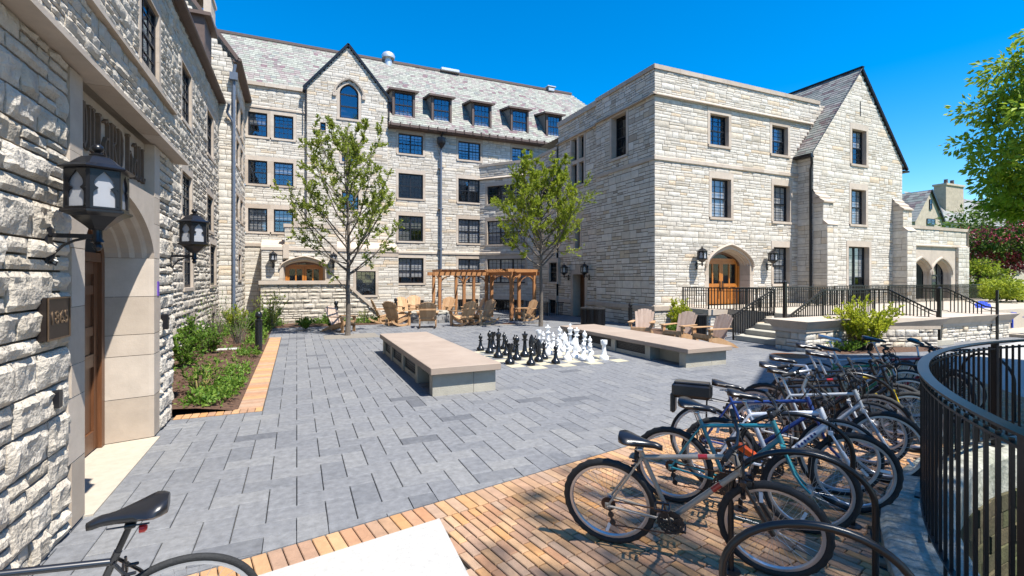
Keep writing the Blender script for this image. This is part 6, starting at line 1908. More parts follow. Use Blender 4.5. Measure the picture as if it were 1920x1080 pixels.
def shrub(label, base, h, spread, nst, seed, leafm, stemm='bark_dark', LL=.07, per=26, bare=.25, group=None, name='shrub', up=.9, sub=4):
    rnd = random.Random(seed); t = thing(name, label, 'shrub', base, 0, group); st = MB(); fo = MB(); b = V(base)
    for k in range(nst):
        az = rnd.random() * 2 * PI; r = spread * math.sqrt(rnd.random())
        out = V((math.cos(az) * r, math.sin(az) * r, 0)); H = h * rnd.uniform(.6, 1.05) * (1 - .35 * (r / spread) ** 2)
        e = b + out + V((0, 0, H)); s = b + out * .18
        d0 = V((out.x * .25, out.y * .25, H)); pts = curve(s, d0, (e - s).normalized() + V((out.x, out.y, 0)) * .4, (e - s).length, 5, rnd, .06)
        st.tube(pts, [.009, .008, .007, .005, .003, .002], 4, cap=False)
        t0 = rnd.uniform(.25, .8)
        for q in range(sub):
            i = rnd.randint(1, 4); d = (pts[i + 1] - pts[i]).normalized() + rdir(rnd, .2) * .8
            p2 = curve(pts[i], d, d + V((0, 0, .4)), H * rnd.uniform(.15, .35), 3, rnd, .1); st.tube(p2, [.004, .003, .002, .001], 3, cap=False)
            for w in range(per // 2):
                f = rnd.random() * 2.99; i2 = int(f); p = p2[i2].lerp(p2[i2 + 1], f - i2)
                if (p.z - b.z) / h < bare * rnd.random():
                    continue
                leaf(fo, p, d + rdir(rnd) * .9, LL * rnd.uniform(.6, 1.3), LL * rnd.uniform(.35, .6), rnd, min(1, max(0, t0 + rnd.gauss(0, .2))))
        for w in range(per):
            f = (bare + (1 - bare) * rnd.random()) * 4.99; i = int(f); p = pts[i].lerp(pts[i + 1], f - i)
            leaf(fo, p, (pts[i + 1] - pts[i]).normalized() + rdir(rnd) * .9, LL * rnd.uniform(.6, 1.3), LL * rnd.uniform(.35, .6), rnd, min(1, max(0, t0 + rnd.gauss(0, .2))))
    st.build('stems', stemm, t); fo.build('foliage', leafm, t)
    return t
sh_ = big_tree('street_tree', 'leafy tree outside the photo whose dappled shade falls on the bike racks', V((8.85, -8.85, 0)), 18, 23.5, 2.1, 55, 'leaf_big', 46, 50, .30, .34, .75)
SG = 'shrubs in the planting bed'
S = lambda u, v: G(u, v, .06)
shrub('low shrub with yellow stems nearest the camera in the planting bed', S(372, 738), .62, .45, 12, 1, 'leaf_shrub', 'stem_yellow', .075, 8, .4, SG)
shrub('dense leafy shrub pressed against the far end of the entrance block wall', S(350, 690), .8, .45, 16, 2, 'leaf_shrub', 'bark_dark', .08, 20, .1, SG)
shrub('bright green shrub beside the basement window of the left hall', V((-2.45, 14.6, .05)), 1.0, .5, 22, 3, 'leaf_shrub', 'bark_dark', .085, 22, .1, SG)
shrub('wide leafy shrub in the middle of the planting bed behind the white stone', V((-2.0, 13.9, .05)), .8, .55, 20, 4, 'leaf_shrub', 'bark_dark', .075, 14, .2, SG)
shrub('tangle of thin bare twigs with few leaves in the bed behind the middle shrubs', V((-1.5, 15.6, .05)), 1.15, .6, 26, 5, 'leaf_shrub', 'bark_grey', .06, 4, .5, SG, sub=3)
shrub('bare twiggy bush with few leaves against the left hall wall', V((-2.3, 17.6, .05)), 1.7, .6, 24, 6, 'leaf_shrub', 'bark_grey', .06, 4, .5, SG, sub=3)
shrub('tall upright bush with bare upper stems and a leafy foot beside the sloping stair wall', S(510, 617), 1.75, .7, 22, 7, 'leaf_elm', 'bark_grey', .08, 14, .0, SG)
shrub('rounded green bush at the foot of the tall bare stemmed bush', S(500, 612), .75, .7, 26, 8, 'leaf_shrub', 'bark_dark', .085, 24, .05, SG)
shrub('green shrub just behind the bollard in the planting bed', V((-1.25, 18.4, .05)), .75, .55, 24, 9, 'leaf_shrub', 'bark_dark', .08, 22, .1, SG)
shrub('green shrub at the back corner of the bed by the end block', V((-2.1, 20.3, .05)), .9, .6, 24, 10, 'leaf_lime', 'bark_dark', .085, 22, .1, SG)
shrub('small bushy plant under the stair wall, beside the slim tree', S(622, 615), .55, .45, 18, 12, 'leaf_shrub', 'bark_dark', .08, 20, .05, SG)
shrub('small bushy plant under the stair wall', S(572, 617), .42, .45, 16, 13, 'leaf_shrub', 'bark_dark', .08, 20, .05, SG)
shrub('pale twiggy plant under the stair wall right of the left tree', S(683, 604), .6, .4, 16, 14, 'leaf_elm', 'bark_grey', .05, 6, .4, SG)
# low groundcover
gc = MB(); rg = random.Random(77)
def cover(x0, x1, y0, y1, n, hmax=.22, L=.075):
    for i in range(n):
        x = rg.uniform(x0, x1); y = rg.uniform(y0, y1)
        dens = noise.noise(V((x * 1.6, y * 1.3, 4.2)))
        if dens < -.02 + rg.gauss(0, .12):
            continue
        b = V((x, y, .06)); hh = hmax * rg.uniform(.3, 1)
        for k in range(4):
            d = rdir(rg, .8); leaf(gc, b + V((rg.gauss(0, .03), rg.gauss(0, .03), hh * rg.random())), d, L * rg.uniform(.6, 1.2), L * .5, rg, rg.random())
cover(-1.3, -.85, 8.3, 20, 1300); cover(-1.5, -.9, 8.22, 8.7, 160); cover(-2.8, -.9, 16.2, 22, 1300, .3); cover(-1.5, 3.9, 20.6, 21.7, 1500, .26); cover(-2.8, -1.3, 8.3, 15, 260)
o = gc.build('groundcover', 'leaf_shrub'); struct(o, 'stuff')
tw = MB()
for i in range(2600):     # bark chips
    x = rg.uniform(-2.85, -.86); y = rg.uniform(8.25, 20); q = rg.random() * PI
    L = rg.uniform(.02, .06); tw.bar((x - L * math.cos(q), y - L * math.sin(q), .075 + .03 * rg.random()), (x + L * math.cos(q), y + L * math.sin(q), .075 + .04 * rg.random()), .016, .008, 0, rg.random())
o = tw.build('bark_chips', 'mulch'); struct(o, 'stuff')
# bushes at the right
p = G(1302, 622); shrub('bright yellow green bush behind the middle wooden chair, below the porch', V((12.5, 13.3, .0)), 1.2, .55, 40, 21, 'leaf_yellow', 'bark_dark', .095, 28, .1)
shrub('spreading yellow green bush with many stems before the capped pier walls', V((13.95, 7.98, 0)), 1.5, .95, 56, 22, 'leaf_yellow', 'bark_dark', .095, 24, .35, up=.7)
shrub('tufts of low green plants behind the wooden chairs', V((11.9, 12.9, 0)), .32, .5, 18, 23, 'leaf_shrub', 'bark_dark', .08, 16, .0)
shrub('low green plants at the foot of the pier wall by the yellow bush', V((13.2, 8.0, 0)), .25, .5, 16, 24, 'leaf_shrub', 'bark_dark', .07, 14, .0)
m = MB(); m.add([(12.6, 7.75, .004), (16.2, 6.9, .004), (16.3, 7.6, .004), (14.2, 8.4, .004), (12.6, 8.4, .004)], [(0, 1, 2, 3, 4)]); struct(m.build('planting_soil', 'mulch'))
m = MB(); m.quad((10.9, 12.3, .004), (12.55, 11.8, .004), (12.55, 14.6, .004), (10.9, 14.6, .004)); struct(m.build('planting_soil', 'mulch'))
# ================================================================== bicycles
WRAD = .335
def wheel_meshes(tyre_r=.024, knob=True):
    r = WRAD
    m = MB(); N = 56; sec = 8; vs = []
    for i in range(N):
        q = 2 * PI * i / N
        for k in range(sec):
            a = 2 * PI * k / sec
            rr = (r - tyre_r) + tyre_r * math.cos(a)
            if knob and abs(a) < 1 or knob and a > 5.3:
                rr += .003 if i % 2 else -.003
            vs.append((rr * math.cos(q), tyre_r * math.sin(a), rr * math.sin(q)))
    fs = [(i * sec + k, ((i + 1) % N) * sec + k, ((i + 1) % N) * sec + (k + 1) % sec, i * sec + (k + 1) % sec) for i in range(N) for k in range(sec)]
    m.add(vs, fs)
    rim = MB(); R1, R0 = r - tyre_r * 1.75, r - tyre_r * 1.75 - .024; vs = []
    for i in range(N):
        q = 2 * PI * i / N
        for rr, y in ((R1, -.012), (R1, .012), (R0 + .005, .012), (R0, .006), (R0, -.006), (R0 + .005, -.012)):
            vs.append((rr * math.cos(q), y, rr * math.sin(q)))
    rim.add(vs, [(i * 6 + k, ((i + 1) % N) * 6 + k, ((i + 1) % N) * 6 + (k + 1) % 6, i * 6 + (k + 1) % 6) for i in range(N) for k in range(6)])
    sp = MB()
    for k in range(32):
        q = 2 * PI * k / 32; sg = 1 if k % 2 else -1; qq = q + (.55 if (k // 2) % 2 else -.55)
        sp.tube([(.022 * math.cos(qq), sg * .03, .022 * math.sin(qq)), (R0 * math.cos(q), 0, R0 * math.sin(q))], .0013, 3, cap=False)
    sp.tube([(0, -.05, 0), (0, .05, 0)], .013, 8); sp.lathe([(.026, -.003), (.026, .003)], 12, M=Matrix.Translation((0, .03, 0)) @ Matrix.Rotation(PI / 2, 4, 'X')); sp.lathe([(.026, -.003), (.026, .003)], 12, M=Matrix.Translation((0, -.03, 0)) @ Matrix.Rotation(PI / 2, 4, 'X'))
    sp.tube([(0, -.07, 0), (0, .07, 0)], .006, 6)
    return m, rim, sp
_mt = {}
def wheel_data(kind):
    if kind not in _mt:
        a, b, c = wheel_meshes(.026 if kind != 'road' else .017, kind == 'mtb')
        obs = [a.build('tyre', 'rubber', smooth=60), b.build('rim', 'alloy' if kind != 'dark' else 'dark_alloy', smooth=30), c.build('spokes', 'alloy')]
        _mt[kind] = [o.data for o in obs]
        for o in obs:
            bpy.data.objects.remove(o)
    return _mt[kind]
def put_wheel(parent, x, kind, steer=None, reflector=True):
    w = bpy.data.objects.new('wheel', None); COL.objects.link(w); w.parent = parent; w.location = (x, 0, WRAD)
    w.rotation_euler = (0, R.uniform(0, 6), steer or 0)
    for nm, d in zip(('tyre', 'rim', 'spokes'), wheel_data(kind)):
        o = bpy.data.objects.new(nm, d); COL.objects.link(o); o.parent = w
    if reflector:
        m = MB(); m.cbox((.21, .004, .06), (.075, .008, .024), bev=.003); o = m.build('reflector', 'white_reflector', None); o.parent = w
    return w


def saddle_mesh(m, x, z, wide=1.0, L=.27, tilt=0.0):
    """smooth saddle: nose toward +x"""
    n = 12; sec = 10; vs = []
    for i in range(n + 1):
        f = i / n; xx = x - .14 + L * f
        hw = wide * (.085 * (1 - .0 * f) if f < .2 else .085 - .064 * min(1, (f - .2) / .5) ** .85) * (0.55 + .45 * min(1, f / .12)) + .004
        if f > .92:
            hw *= (1 - (f - .92) / .08 * .6)
        hz = .044 * (1 - .42 * f); zz = z + .012 * math.cos(f * PI * 1.2) + .012 * (1 - f) ** 2 + tilt * (f - .5) * .1 - (.02 * max(0, f - .85) / .15)
        for k in range(sec):
            a = 2 * PI * k / sec; cy, cz = math.cos(a), math.sin(a)
            vs.append((xx, hw * cy * (1 if cz > -.2 else .85), zz + (hz * .75 * cz * (1 - .25 * (1 - abs(cy)) * (cz > 0)) if cz > 0 else hz * 1.3 * cz * (.5 + .5 * abs(cy)))))
    m.add(vs, [(i * sec + k, (i + 1) * sec + k, (i + 1) * sec + (k + 1) % sec, i * sec + (k + 1) % sec) for i in range(n) for k in range(sec)] + [tuple(range(sec)), tuple(range(n * sec + sec - 1, n * sec - 1, -1))])


def bicycle(label, rear, front, lean, frame_m, fork_m=None, bars='flat', kind='mtb', saddle='saddle_vinyl', sz=.90, step=False, rack=None, fender=False, bands=None, wide=1.0, lock=False, steer=0.0, tubes=1.0, susp=False, basket=False, z=0.0, stem='black_metal', text=None):
    rear = V(rear); front = V(front); d = front - rear; WB = d.length; rz = math.atan2(d.y, d.x)
    t = thing('bicycle', label, 'bicycle', (0, 0, 0), 0, 'bicycles at the hoop racks')
    X = WB; fork_m = fork_m or frame_m
    RA = V((0, 0, WRAD)); FA = V((X, 0, WRAD)); BBk = V((.425, 0, .285))
    HT = V((X - .245, 0, .835)); HB = V((X - .19, 0, .69)); ax = (HT - HB).normalized()
    SC_ = V((.245, 0, .735)) if not step else V((.255, 0, .70)); SD = (SC_ - BBk).normalized()
    ST = BBk + SD * ((sz - BBk.z - .03) / SD.z)
    k = tubes
    m = MB()
    m.tube([BBk, SC_ + SD * .04], .0165 * k, 8)
    tt0 = SC_ - SD * .015 if not step else BBk.lerp(SC_, .52)
    m.tube([tt0, HT - ax * .03], .0165 * k, 8); m.tube([BBk, HB + ax * .02], .020 * k, 8); m.tube([HB - ax * .01, HT + ax * .01], .021 * k, 10)
    for sg in (-1, 1):
        o = V((0, sg * .055, 0)); o2 = V((0, sg * .03, 0))
        m.tube([BBk + o2, BBk.lerp(RA, .35) + o * .8, RA + o], .010 * k, 6); m.tube([SC_ + V((0, sg * .018, -.01)), SC_.lerp(RA, .3) + o * .75, RA + o], .0085 * k, 6)
        m.cbox(tuple(RA + o), (.04, .006, .05), bev=.002)
    m.tube([BBk + V((0, -.038, 0)), BBk + V((0, .038, 0))], .022, 10)
    fr = m.build('frame', frame_m, t, smooth=50)
    if bands:
        for (a, b, f0, f1, rr) in ((BBk, HB + ax * .02, .62, .74, .0206), (tt0, HT - ax * .03, .62, .72, .0172)):
            m = MB(); m.tube([a.lerp(b, f0), a.lerp(b, f1)], rr * k, 8); m.build('frame_band', bands, fr, smooth=50)
    if text:
        dd = ((HB + ax * .02) - BBk)
        for sg in (-1, 1):
            m = MB()
            for i in range(7):
                f = .42 + i * .058; a = BBk + dd * f; b = BBk + dd * (f + .034)
                m.bar(a + V((0, sg * (.0205 * k), .012)), b + V((0, sg * (.0205 * k), .008)), .002, .022 + .006 * (i % 2))
            m.build('frame_lettering', text, fr)
    Rs = Matrix.Translation(HB) @ Matrix.Rotation(steer, 4, ax) @ Matrix.Translation(-HB)
    def S_(p):
        return Rs @ V(p)
    m = MB(); crown = HB - ax * .035
    off = .055
    m.bar(S_(crown + V((0, -off - .01, 0))), S_(crown + V((0, off + .01, 0))), .035, .03)
    for sg in (-1, 1):
        o = V((0, sg * off, 0)); e = FA + o
        if susp:
            mid = crown.lerp(FA, .45); m.tube([S_(crown + o), S_(mid + o)], .0115, 8); m.tube([S_(mid + o), S_(e)], .018, 8)
        else:
            b = crown - ax * .2; m.tube([S_(crown + o), S_(b + o), S_(b.lerp(FA, .5) + o + V((-.012, 0, 0))), S_(e)], [.013, .0125, .011, .008], 7)
    m.build('fork', fork_m, t, smooth=50)
    for nm, xx, st in (('rear', 0, 0), ('front', X, steer)):
        w = put_wheel(t, xx, kind, st)
        if st:
            p = S_(FA); w.location = p
    # handlebar
    m = MB(); grs = []; top = HT + ax * .09
    hb = top + V((.06 if bars != 'cruiser' else .02, 0, .02))
    if bars == 'cruiser':
        hb = top + V((.04, 0, .12))
    m.tube([S_(HT), S_(top)], .0145, 8); m.tube([S_(top), S_(hb)], .015, 8)
    for sg in (-1, 1):
        if bars == 'flat':
            pts = [hb, hb + V((0, sg * .08, .0)), hb + V((-.02, sg * .16, .02)), hb + V((-.05, sg * .30, .03))]
        elif bars == 'cruiser':
            pts = [hb, hb + V((.02, sg * .07, .02)), hb + V((.0, sg * .17, .07)), hb + V((-.09, sg * .27, .06)), hb + V((-.22, sg * .31, .02))]
        else:
            pts = [hb, hb + V((0, sg * .19, .01)), hb + V((.08, sg * .2, -.01)), hb + V((.1, sg * .2, -.07)), hb + V((.04, sg * .2, -.13)), hb + V((-.06, sg * .2, -.13))]
        m.tube([S_(p) for p in pts], .0115, 8); gr = MB(); grs.append(gr)
        a, b = pts[-2], pts[-1]; g0 = a.lerp(b, .35); gr.tube([S_(g0), S_(b + (b - a).normalized() * .01)], .0165, 8)
        bl0 = g0 + V((.03, 0, -.015)); gr.tube([S_(g0 + V((.0, 0, -.01))), S_(bl0), S_(bl0 + (b - a) * .6 + V((.03, 0, -.02)))], .0055, 5)
        gr.cbox(tuple(S_(g0 - (b - a).normalized() * .03)), (.035, .03, .03), bev=.005)
    hbo = m.build('handlebar', stem if bars != 'cruiser' else 'alloy', t, smooth=50)
    for gr in grs:
        gr.build('grip', 'rubber', hbo, smooth=50)
    # saddle
    m = MB(); m.tube([SC_ - SD * .02, ST], .0135, 8); m.tube([ST + V((-.07, -.02, .0)), ST + V((.08, -.02, .008))], .004, 5); m.tube([ST + V((-.07, .02, .0)), ST + V((.08, .02, .008))], .004, 5); m.cbox(tuple(ST), (.04, .05, .025), bev=.005)
    sp = m.build('seat_post', 'alloy' if saddle != 'dark' else 'black_metal', t, smooth=50)
    m = MB(); saddle_mesh(m, ST.x + .0, ST.z + .055, wide, L=.29); m.build('saddle', saddle if saddle != 'dark' else 'saddle_vinyl', sp, smooth=70)
    # drivetrain on the right side (-y)
    m = MB()
    MR = Matrix.Translation(BBk + V((0, -.05, 0))) @ Matrix.Rotation(PI / 2, 4, 'X')
    for r_, o in ((.088, .0), (.068, -.006), (.05, -.012)):
        N = 36; vs = []
        for i in range(N):
            q = 2 * PI * i / N; rr = r_ + (.004 if i % 2 else -.002)
            for y in (0, .002):
                vs += [MR @ V((rr * math.cos(q), rr * math.sin(q), o + y)), MR @ V(((r_ - .018) * math.cos(q), (r_ - .018) * math.sin(q), o + y))]
        m.add(vs, [(i * 4, ((i + 1) % N) * 4, ((i + 1) % N) * 4 + 1, i * 4 + 1) for i in range(N)] + [(i * 4 + 2, i * 4 + 3, ((i + 1) % N) * 4 + 3, ((i + 1) % N) * 4 + 2) for i in range(N)])
    ca_ = R.uniform(0, 6.28)
    for i in range(5):
        q = ca_ + i * 2 * PI / 5; m.bar(BBk + V((0, -.052, 0)), BBk + V((.07 * math.cos(q), -.052, .07 * math.sin(q))), .014, .004, up=(0, 1, 0))
    peds = []
    for sg in (-1, 1):
        q = ca_ + (0 if sg < 0 else PI); e = BBk + V((.17 * math.cos(q), sg * .075, .17 * math.sin(q))); m.bar(BBk + V((0, sg * .06, 0)), e, .012, .022, up=(0, 1, 0)); peds.append((e, sg))
    cs_ = m.build('crankset', 'dark_alloy', t)
    for e, sg in peds:
        p_ = MB(); c = e + V((0, sg * .055, 0))
        p_.tube([e, e + V((0, sg * .1, 0))], .006, 6)
        for xx in (-.045, .045):
            p_.cbox(tuple(c + V((xx, 0, 0))), (.012, .085, .025), bev=.003)
        for yy in (-.04, .04):
            p_.cbox(tuple(c + V((0, yy, 0))), (.09, .01, .02), bev=.003)
        p_.build('pedal', 'black_plastic', cs_)
    m = MB()
    for j, r_ in enumerate((.052, .045, .038, .031)):
        m.lathe([(r_, 0), (r_, .002)], 20, M=Matrix.Translation(RA + V((0, -.032 - .005 * j, 0))) @ Matrix.Rotation(PI / 2, 4, 'X'))
    a0 = BBk + V((0, -.05, .086)); b0 = RA + V((0, -.045, .038)); m.bar(a0, b0, .006, .007)
    dr = RA + V((.03, -.05, -.13)); m.bar(BBk + V((0, -.05, -.087)), dr + V((0, 0, -.02)), .006, .007)
    m.bar(dr + V((0, 0, -.02)), RA + V((.01, -.047, -.06)), .006, .007)
    m.build('chain', 'rusty_chain', t)
    m = MB(); m.bar(RA + V((.01, -.055, -.02)), dr, .01, .02, up=(0, 1, 0)); m.lathe([(.022, 0), (.022, .008)], 10, M=Matrix.Translation(dr + V((0, .006, 0))) @ Matrix.Rotation(PI / 2, 4, 'X')); m.lathe([(.022, 0), (.022, .008)], 10, M=Matrix.Translation(RA + V((.02, -.05, -.065))) @ Matrix.Rotation(PI / 2, 4, 'X'))
    m.build('derailleur', 'dark_alloy', t)
    # brakes and cables
    for c, dd in ((SC_.lerp(RA, .22), (RA - SC_).normalized()), (S_(crown + V((.03, 0, .0))), -ax)):
        m = MB()
        for sg in (-1, 1):
            m.tube([c + V((.02, sg * .045, .02)), c + V((.025, sg * .04, -.03)), c + V((.02, sg * .02, .07))], .006, 5); m.cbox(tuple(c + V((.0, sg * .028, .015))), (.05, .012, .014), bev=.003)
        m.build('brake', 'black_metal', t)
    for sg in (-1, 1):
        m = MB()
        s = S_(hb + V((-.02, sg * .17, .01))); c = S_(hb + V((.14, sg * .09, .07 - .03 * sg)))
        e = S_(crown + V((.03, 0, .07))) if sg > 0 else HT + V((-.05, 0, -.02))
        pts = [s]
        for i in range(1, 9):
            f = i / 8; pts.append(s * (1 - f) ** 2 + c * 2 * f * (1 - f) + e * f * f)
        m.tube(pts, .0042, 5)
        s2 = S_(hb + V((-.03, sg * .14, .0))); c2 = S_(hb + V((.10, sg * .05, -.10))); e2 = HB + V((-.04, sg * .012, .03)); pts = [s2]
        for i in range(1, 9):
            f = i / 8; pts.append(s2 * (1 - f) ** 2 + c2 * 2 * f * (1 - f) + e2 * f * f)
        m.tube(pts, .0042, 5)
        m.build('cable', 'cable_black', t)
    if fender:
        m = MB()
        for cx, lo, hi in ((0, RAD(20), RAD(200)), (X, RAD(30), RAD(190))):
            vs = []; n = 24
            for i in range(n + 1):
                q = lo + (hi - lo) * i / n; rr = WRAD + .018
                for y, dr_ in ((-.028, -.012), (0, 0), (.028, -.012)):
                    vs.append(V((cx + (rr + dr_) * math.cos(q), y, WRAD + (rr + dr_) * math.sin(q))))
            m.add(vs, [(i * 3 + j, i * 3 + 3 + j, i * 3 + 4 + j, i * 3 + 1 + j) for i in range(n) for j in range(2)])
        m.build('mudguard', fork_m, t, smooth=50)
    if rack:
        m = MB(); zt = .73
        for sg in (-1, 1):
            m.tube([SC_ + V((-.02, sg * .02, -.02)), V((.08, sg * .06, zt)), V((-.3, sg * .06, zt))], .005, 5); m.tube([V((-.15, sg * .06, zt)), RA + V((0, sg * .065, .02))], .005, 5); m.tube([V((0.02, sg * .06, zt)), RA + V((0.01, sg * .065, .02))], .005, 5)
        for i in range(5):
            m.tube([V((-.3 + i * .09, -.06, zt)), V((-.3 + i * .09, .06, zt))], .004, 5)
        ro = m.build('rack', 'black_metal', t)
        m = MB(); m.cbox((-.12, 0, zt + .075), (.38, .2, .14), bev=.025); m.cbox((-.12, 0, zt + .15), (.34, .17, .02), bev=.008); m.cbox((-.3, .0, zt - .06), (.05, .16, .2), bev=.015); m.build('rack_bag', 'saddle_vinyl', ro)
    if lock:
        m = MB(); c = V((X - .18, .02, .56))
        m.tube([c + V((0, -.05, .0)), c + V((.0, -.05, .17)), c + V((0, -.02, .205)), c + V((0, .02, .205)), c + V((0, .05, .17)), c + V((0, .05, 0))], .008, 8)
        m.tube([c + V((0, -.075, 0)), c + V((0, .075, 0))], .016, 10); m.build('u_lock', 'black_metal', t, smooth=40)
    M = Matrix.Translation((rear.x, rear.y, z)) @ Matrix.Rotation(rz, 4, 'Z') @ Matrix.Rotation(-RAD(lean), 4, 'X')
    t.matrix_basis = M
    return t
# lean > 0 leans to the left of travel (y+); the row is parked nose to the well
g2 = lambda u, v: G(u, v).to_2d()
bicycle('champagne mountain bike with red frame bands, nearest in the rack on sunlit bricks', g2(1145, 1016), g2(1447, 1076), -11, 'paint_champagne', 'paint_black', 'flat', 'mtb', sz=.81, bands='paint_red', susp=True, lock=True, steer=-.12)
bicycle('bright teal mountain bike second from the camera, with a black padded saddle', g2(1262, 941), g2(1518, 1000), -5, 'paint_teal', 'paint_teal', 'flat', 'mtb', sz=.86, wide=1.3, steer=.1)
bicycle('dark blue bicycle carrying a black bag on its rear rack', (3.72, 3.62), (4.45, 2.76), 3, 'paint_blue', 'paint_blue', 'cruiser', 'road', sz=.86, rack=True, wide=1.2, stem='alloy')
bicycle('white bicycle with dark lettering on its thick down tube', (3.56, 3.28), (4.22, 2.5), -2, 'paint_white', 'paint_white', 'flat', 'mtb', sz=.87, tubes=1.35, text='paint_blue', steer=.08, lock=True, susp=True)
bicycle('grey bicycle with a slim black saddle behind the white one', (4.5, 3.58), (5.12, 2.74), 4, 'paint_grey', 'paint_silver', 'flat', 'mtb', sz=.93, susp=True)
bicycle('black bicycle with a silver fork in the middle of the rack', (4.85, 3.95), (5.42, 3.06), -3, 'paint_black', 'paint_silver', 'flat', 'road', sz=.92)
bicycle('black mountain bike with a bright yellow fork toward the far end of the rack', (5.72, 3.98), (6.28, 3.1), 3, 'paint_black', 'paint_yellow', 'flat', 'mtb', sz=.98, tubes=1.2, steer=.1, bands='paint_yellow', lock=True)
bicycle('black mountain bike with a high seat post behind the yellow one', (6.1, 4.35), (6.66, 3.45), -3, 'paint_black', 'paint_black', 'flat', 'mtb', sz=1.02)
bicycle('silver bicycle with a pale grey saddle near the far end of the rack', (7.15, 4.75), (7.72, 3.86), 4, 'paint_silver', 'paint_silver', 'flat', 'road', saddle='saddle_grey', sz=1.02)
bicycle('red bicycle with a wide black saddle at the far end of the rack', (7.85, 4.55), (8.42, 3.66), -3, 'paint_red', 'paint_black', 'flat', 'road', sz=1.0, wide=1.2)
bicycle('dark mountain bike with red frame bands between the forked yellow one and the black one', (5.25, 4.12), (5.86, 3.24), -4, 'paint_black', 'paint_silver', 'flat', 'mtb', sz=.95, lock=True, bands='paint_red', steer=-.1)
bicycle('dark green road bike squeezed between the black bikes at mid rack', (6.55, 4.42), (7.12, 3.54), 3, 'paint_green', 'paint_black', 'drop', 'road', sz=.95)
bicycle('dark bicycle seen through the curved railing on its far side', (8.6, 4.35), (8.05, 3.5), 4, 'paint_black', 'paint_black', 'flat', 'mtb', sz=.95)
b = bicycle('black road bike with a glossy saddle cut off by the lower left corner', (-.50, 2.86), (-1.53, 2.80), 15, 'paint_black', 'paint_black', 'flat', 'road', saddle='dark', sz=.93)
b['group'] = 'bicycles at the left'
# red rear light of the near left bike
m = MB(); m.lathe([(.018, 0), (.018, .02), (.01, .028), (0, .03)], 10, M=Matrix.Translation((.15, 0, .865)) @ Matrix.Rotation(-PI / 2, 4, 'Y')); o = m.build('tail_light', 'red_plastic', None); o.parent = b
m = MB(); m.cbox((0, 0, 0), (.16, .045, .055), bev=.012)
o = m.build('handlebar_lock', 'orange_plastic'); tag(o, 'orange lock case hanging between the two nearest bikes at the rack', 'lock'); o.location = PY(1400, 845, 2.55); o.rotation_euler = (.2, .6, -.7)
# ------------------------------------------------------------------ hoop racks
def hoop_rack(c, dirv, w, h, label):
    t = thing('bike_rack', label, 'bike rack', (c[0], c[1], 0), 0, 'bent hoop bike racks')
    d = V((*dirv, 0)).normalized(); c = V((*c, 0)); pts = []
    r = w / 2; zs = h - r * .72
    pts.append(c - d * r); pts.append(c - d * r + V((0, 0, zs * .5))); 
    for i in range(21):
        q = PI - PI * i / 20; pts.append(c + d * r * math.cos(q) + V((0, 0, zs + (h - zs) * math.sin(q))))
    pts.append(c + d * r + V((0, 0, zs * .5))); pts.append(c + d * r)
    m = MB(); m.tube(pts, .0185, 10); m.build('hoop', 'rail_metal', t, smooth=60)
    for sg in (-1, 1):
        m = MB(); p = c + d * r * sg; m.lathe([(.06, 0), (.06, .008), (.03, .012)], 14, tuple(p)); m.build('foot_plate', 'rail_metal', t)
dv = (.72, -.70)
for (u, v, zz, w, lb) in ((1530, 985, .82, .78, 'nearest black hoop rack, cut by the bottom edge of the photo'), (1500, 848, .84, .8, 'second black hoop rack, its arch crossing the teal bike'), (1490, 776, .84, .8, 'third black hoop rack, its arch before the white bike'),
                         (1600, 700, .84, .8, 'fourth black hoop rack, its arch beside the grey bike'), (1690, 682, .84, .8, 'fifth black hoop rack beside the yellow bike')):
    p = G(u, v, zz); hoop_rack((p.x, p.y), dv, w, zz, lb)
p = G(1850, 664, .84); hoop_rack((p.x, p.y), (.5, .8), .9, .84, 'black hoop rack seen through the curved railing')
# ================================================================== shade caster, light, sky, camera
sun_d = V((.26, -.53, 1.05)).normalized()
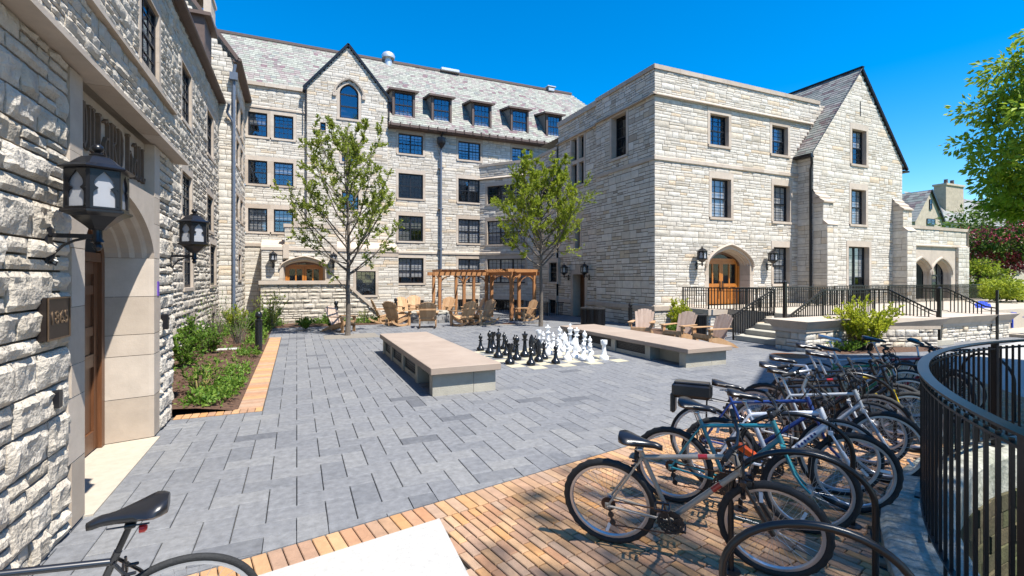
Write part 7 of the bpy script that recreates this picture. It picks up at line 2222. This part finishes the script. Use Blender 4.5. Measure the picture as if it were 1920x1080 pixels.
# tall hall behind the camera on the right, which throws the shade over the bike racks
hb_ = thing('neighbouring_hall', 'tall stone hall standing outside the photo whose shade falls over the bike racks', 'building', (16, -5, 0))
HH = 14.0
poly = [(14.55, 1.5), (9.4, -1.9), (11.5, -6.5), (20, -5.5), (18.8, -.9)]
m = MB(); m.prism(poly, lambda a, b, z: (a, b, z), 0, HH, 0, .5)
m.build('wall', 'pale_bounce_wall', hb_)

w = bpy.data.worlds.new('World'); SC.world = w; w.use_nodes = True
nt = w.node_tree; nt.nodes.clear(); L = nt.links.new
sky = nd(nt, 'ShaderNodeTexSky'); sky.sky_type = 'NISHITA'; sky.sun_disc = False
el = math.asin(sun_d.z); az = math.atan2(sun_d.x, sun_d.y)
sky.sun_elevation = el; sky.sun_rotation = az; sky.altitude = 200; sky.air_density = 1.0; sky.dust_density = .3; sky.ozone_density = 3.0
hs = nd(nt, 'ShaderNodeHueSaturation'); hs.inputs['Saturation'].default_value = 1.52; hs.inputs['Value'].default_value = .77
bg = nd(nt, 'ShaderNodeBackground'); bg.inputs['Strength'].default_value = .118
wo = nd(nt, 'ShaderNodeOutputWorld')
L(sky.outputs[0], hs.inputs['Color']); L(hs.outputs[0], bg.inputs['Color']); L(bg.outputs[0], wo.inputs['Surface'])
sl_ = bpy.data.lights.new('Sun', 'SUN'); sl_.energy = 3.7; sl_.angle = RAD(.5); sl_.color = (1.0, .955, .88)
so = bpy.data.objects.new('Sun', sl_); COL.objects.link(so); so.rotation_euler = sun_d.to_track_quat('Z', 'Y').to_euler()

cd = bpy.data.cameras.new('Camera'); co = bpy.data.objects.new('Camera', cd); COL.objects.link(co)
co.location = (0, 0, CH); co.rotation_euler = (PI / 2, 0, -TH)
cd.sensor_width = 36; cd.lens = FPX / 1920 * 36; cd.shift_y = -(540 - V0) / 1920; cd.clip_start = .05; cd.clip_end = 3000
SC.camera = co
SC.cycles.caustics_reflective = False; SC.cycles.diffuse_bounces = 8; SC.cycles.max_bounces = 14; SC.cycles.transparent_max_bounces = 16
SC.view_settings.view_transform = 'Standard'; SC.view_settings.look = 'None'; SC.view_settings.exposure = 1.42; SC.view_settings.gamma = 1
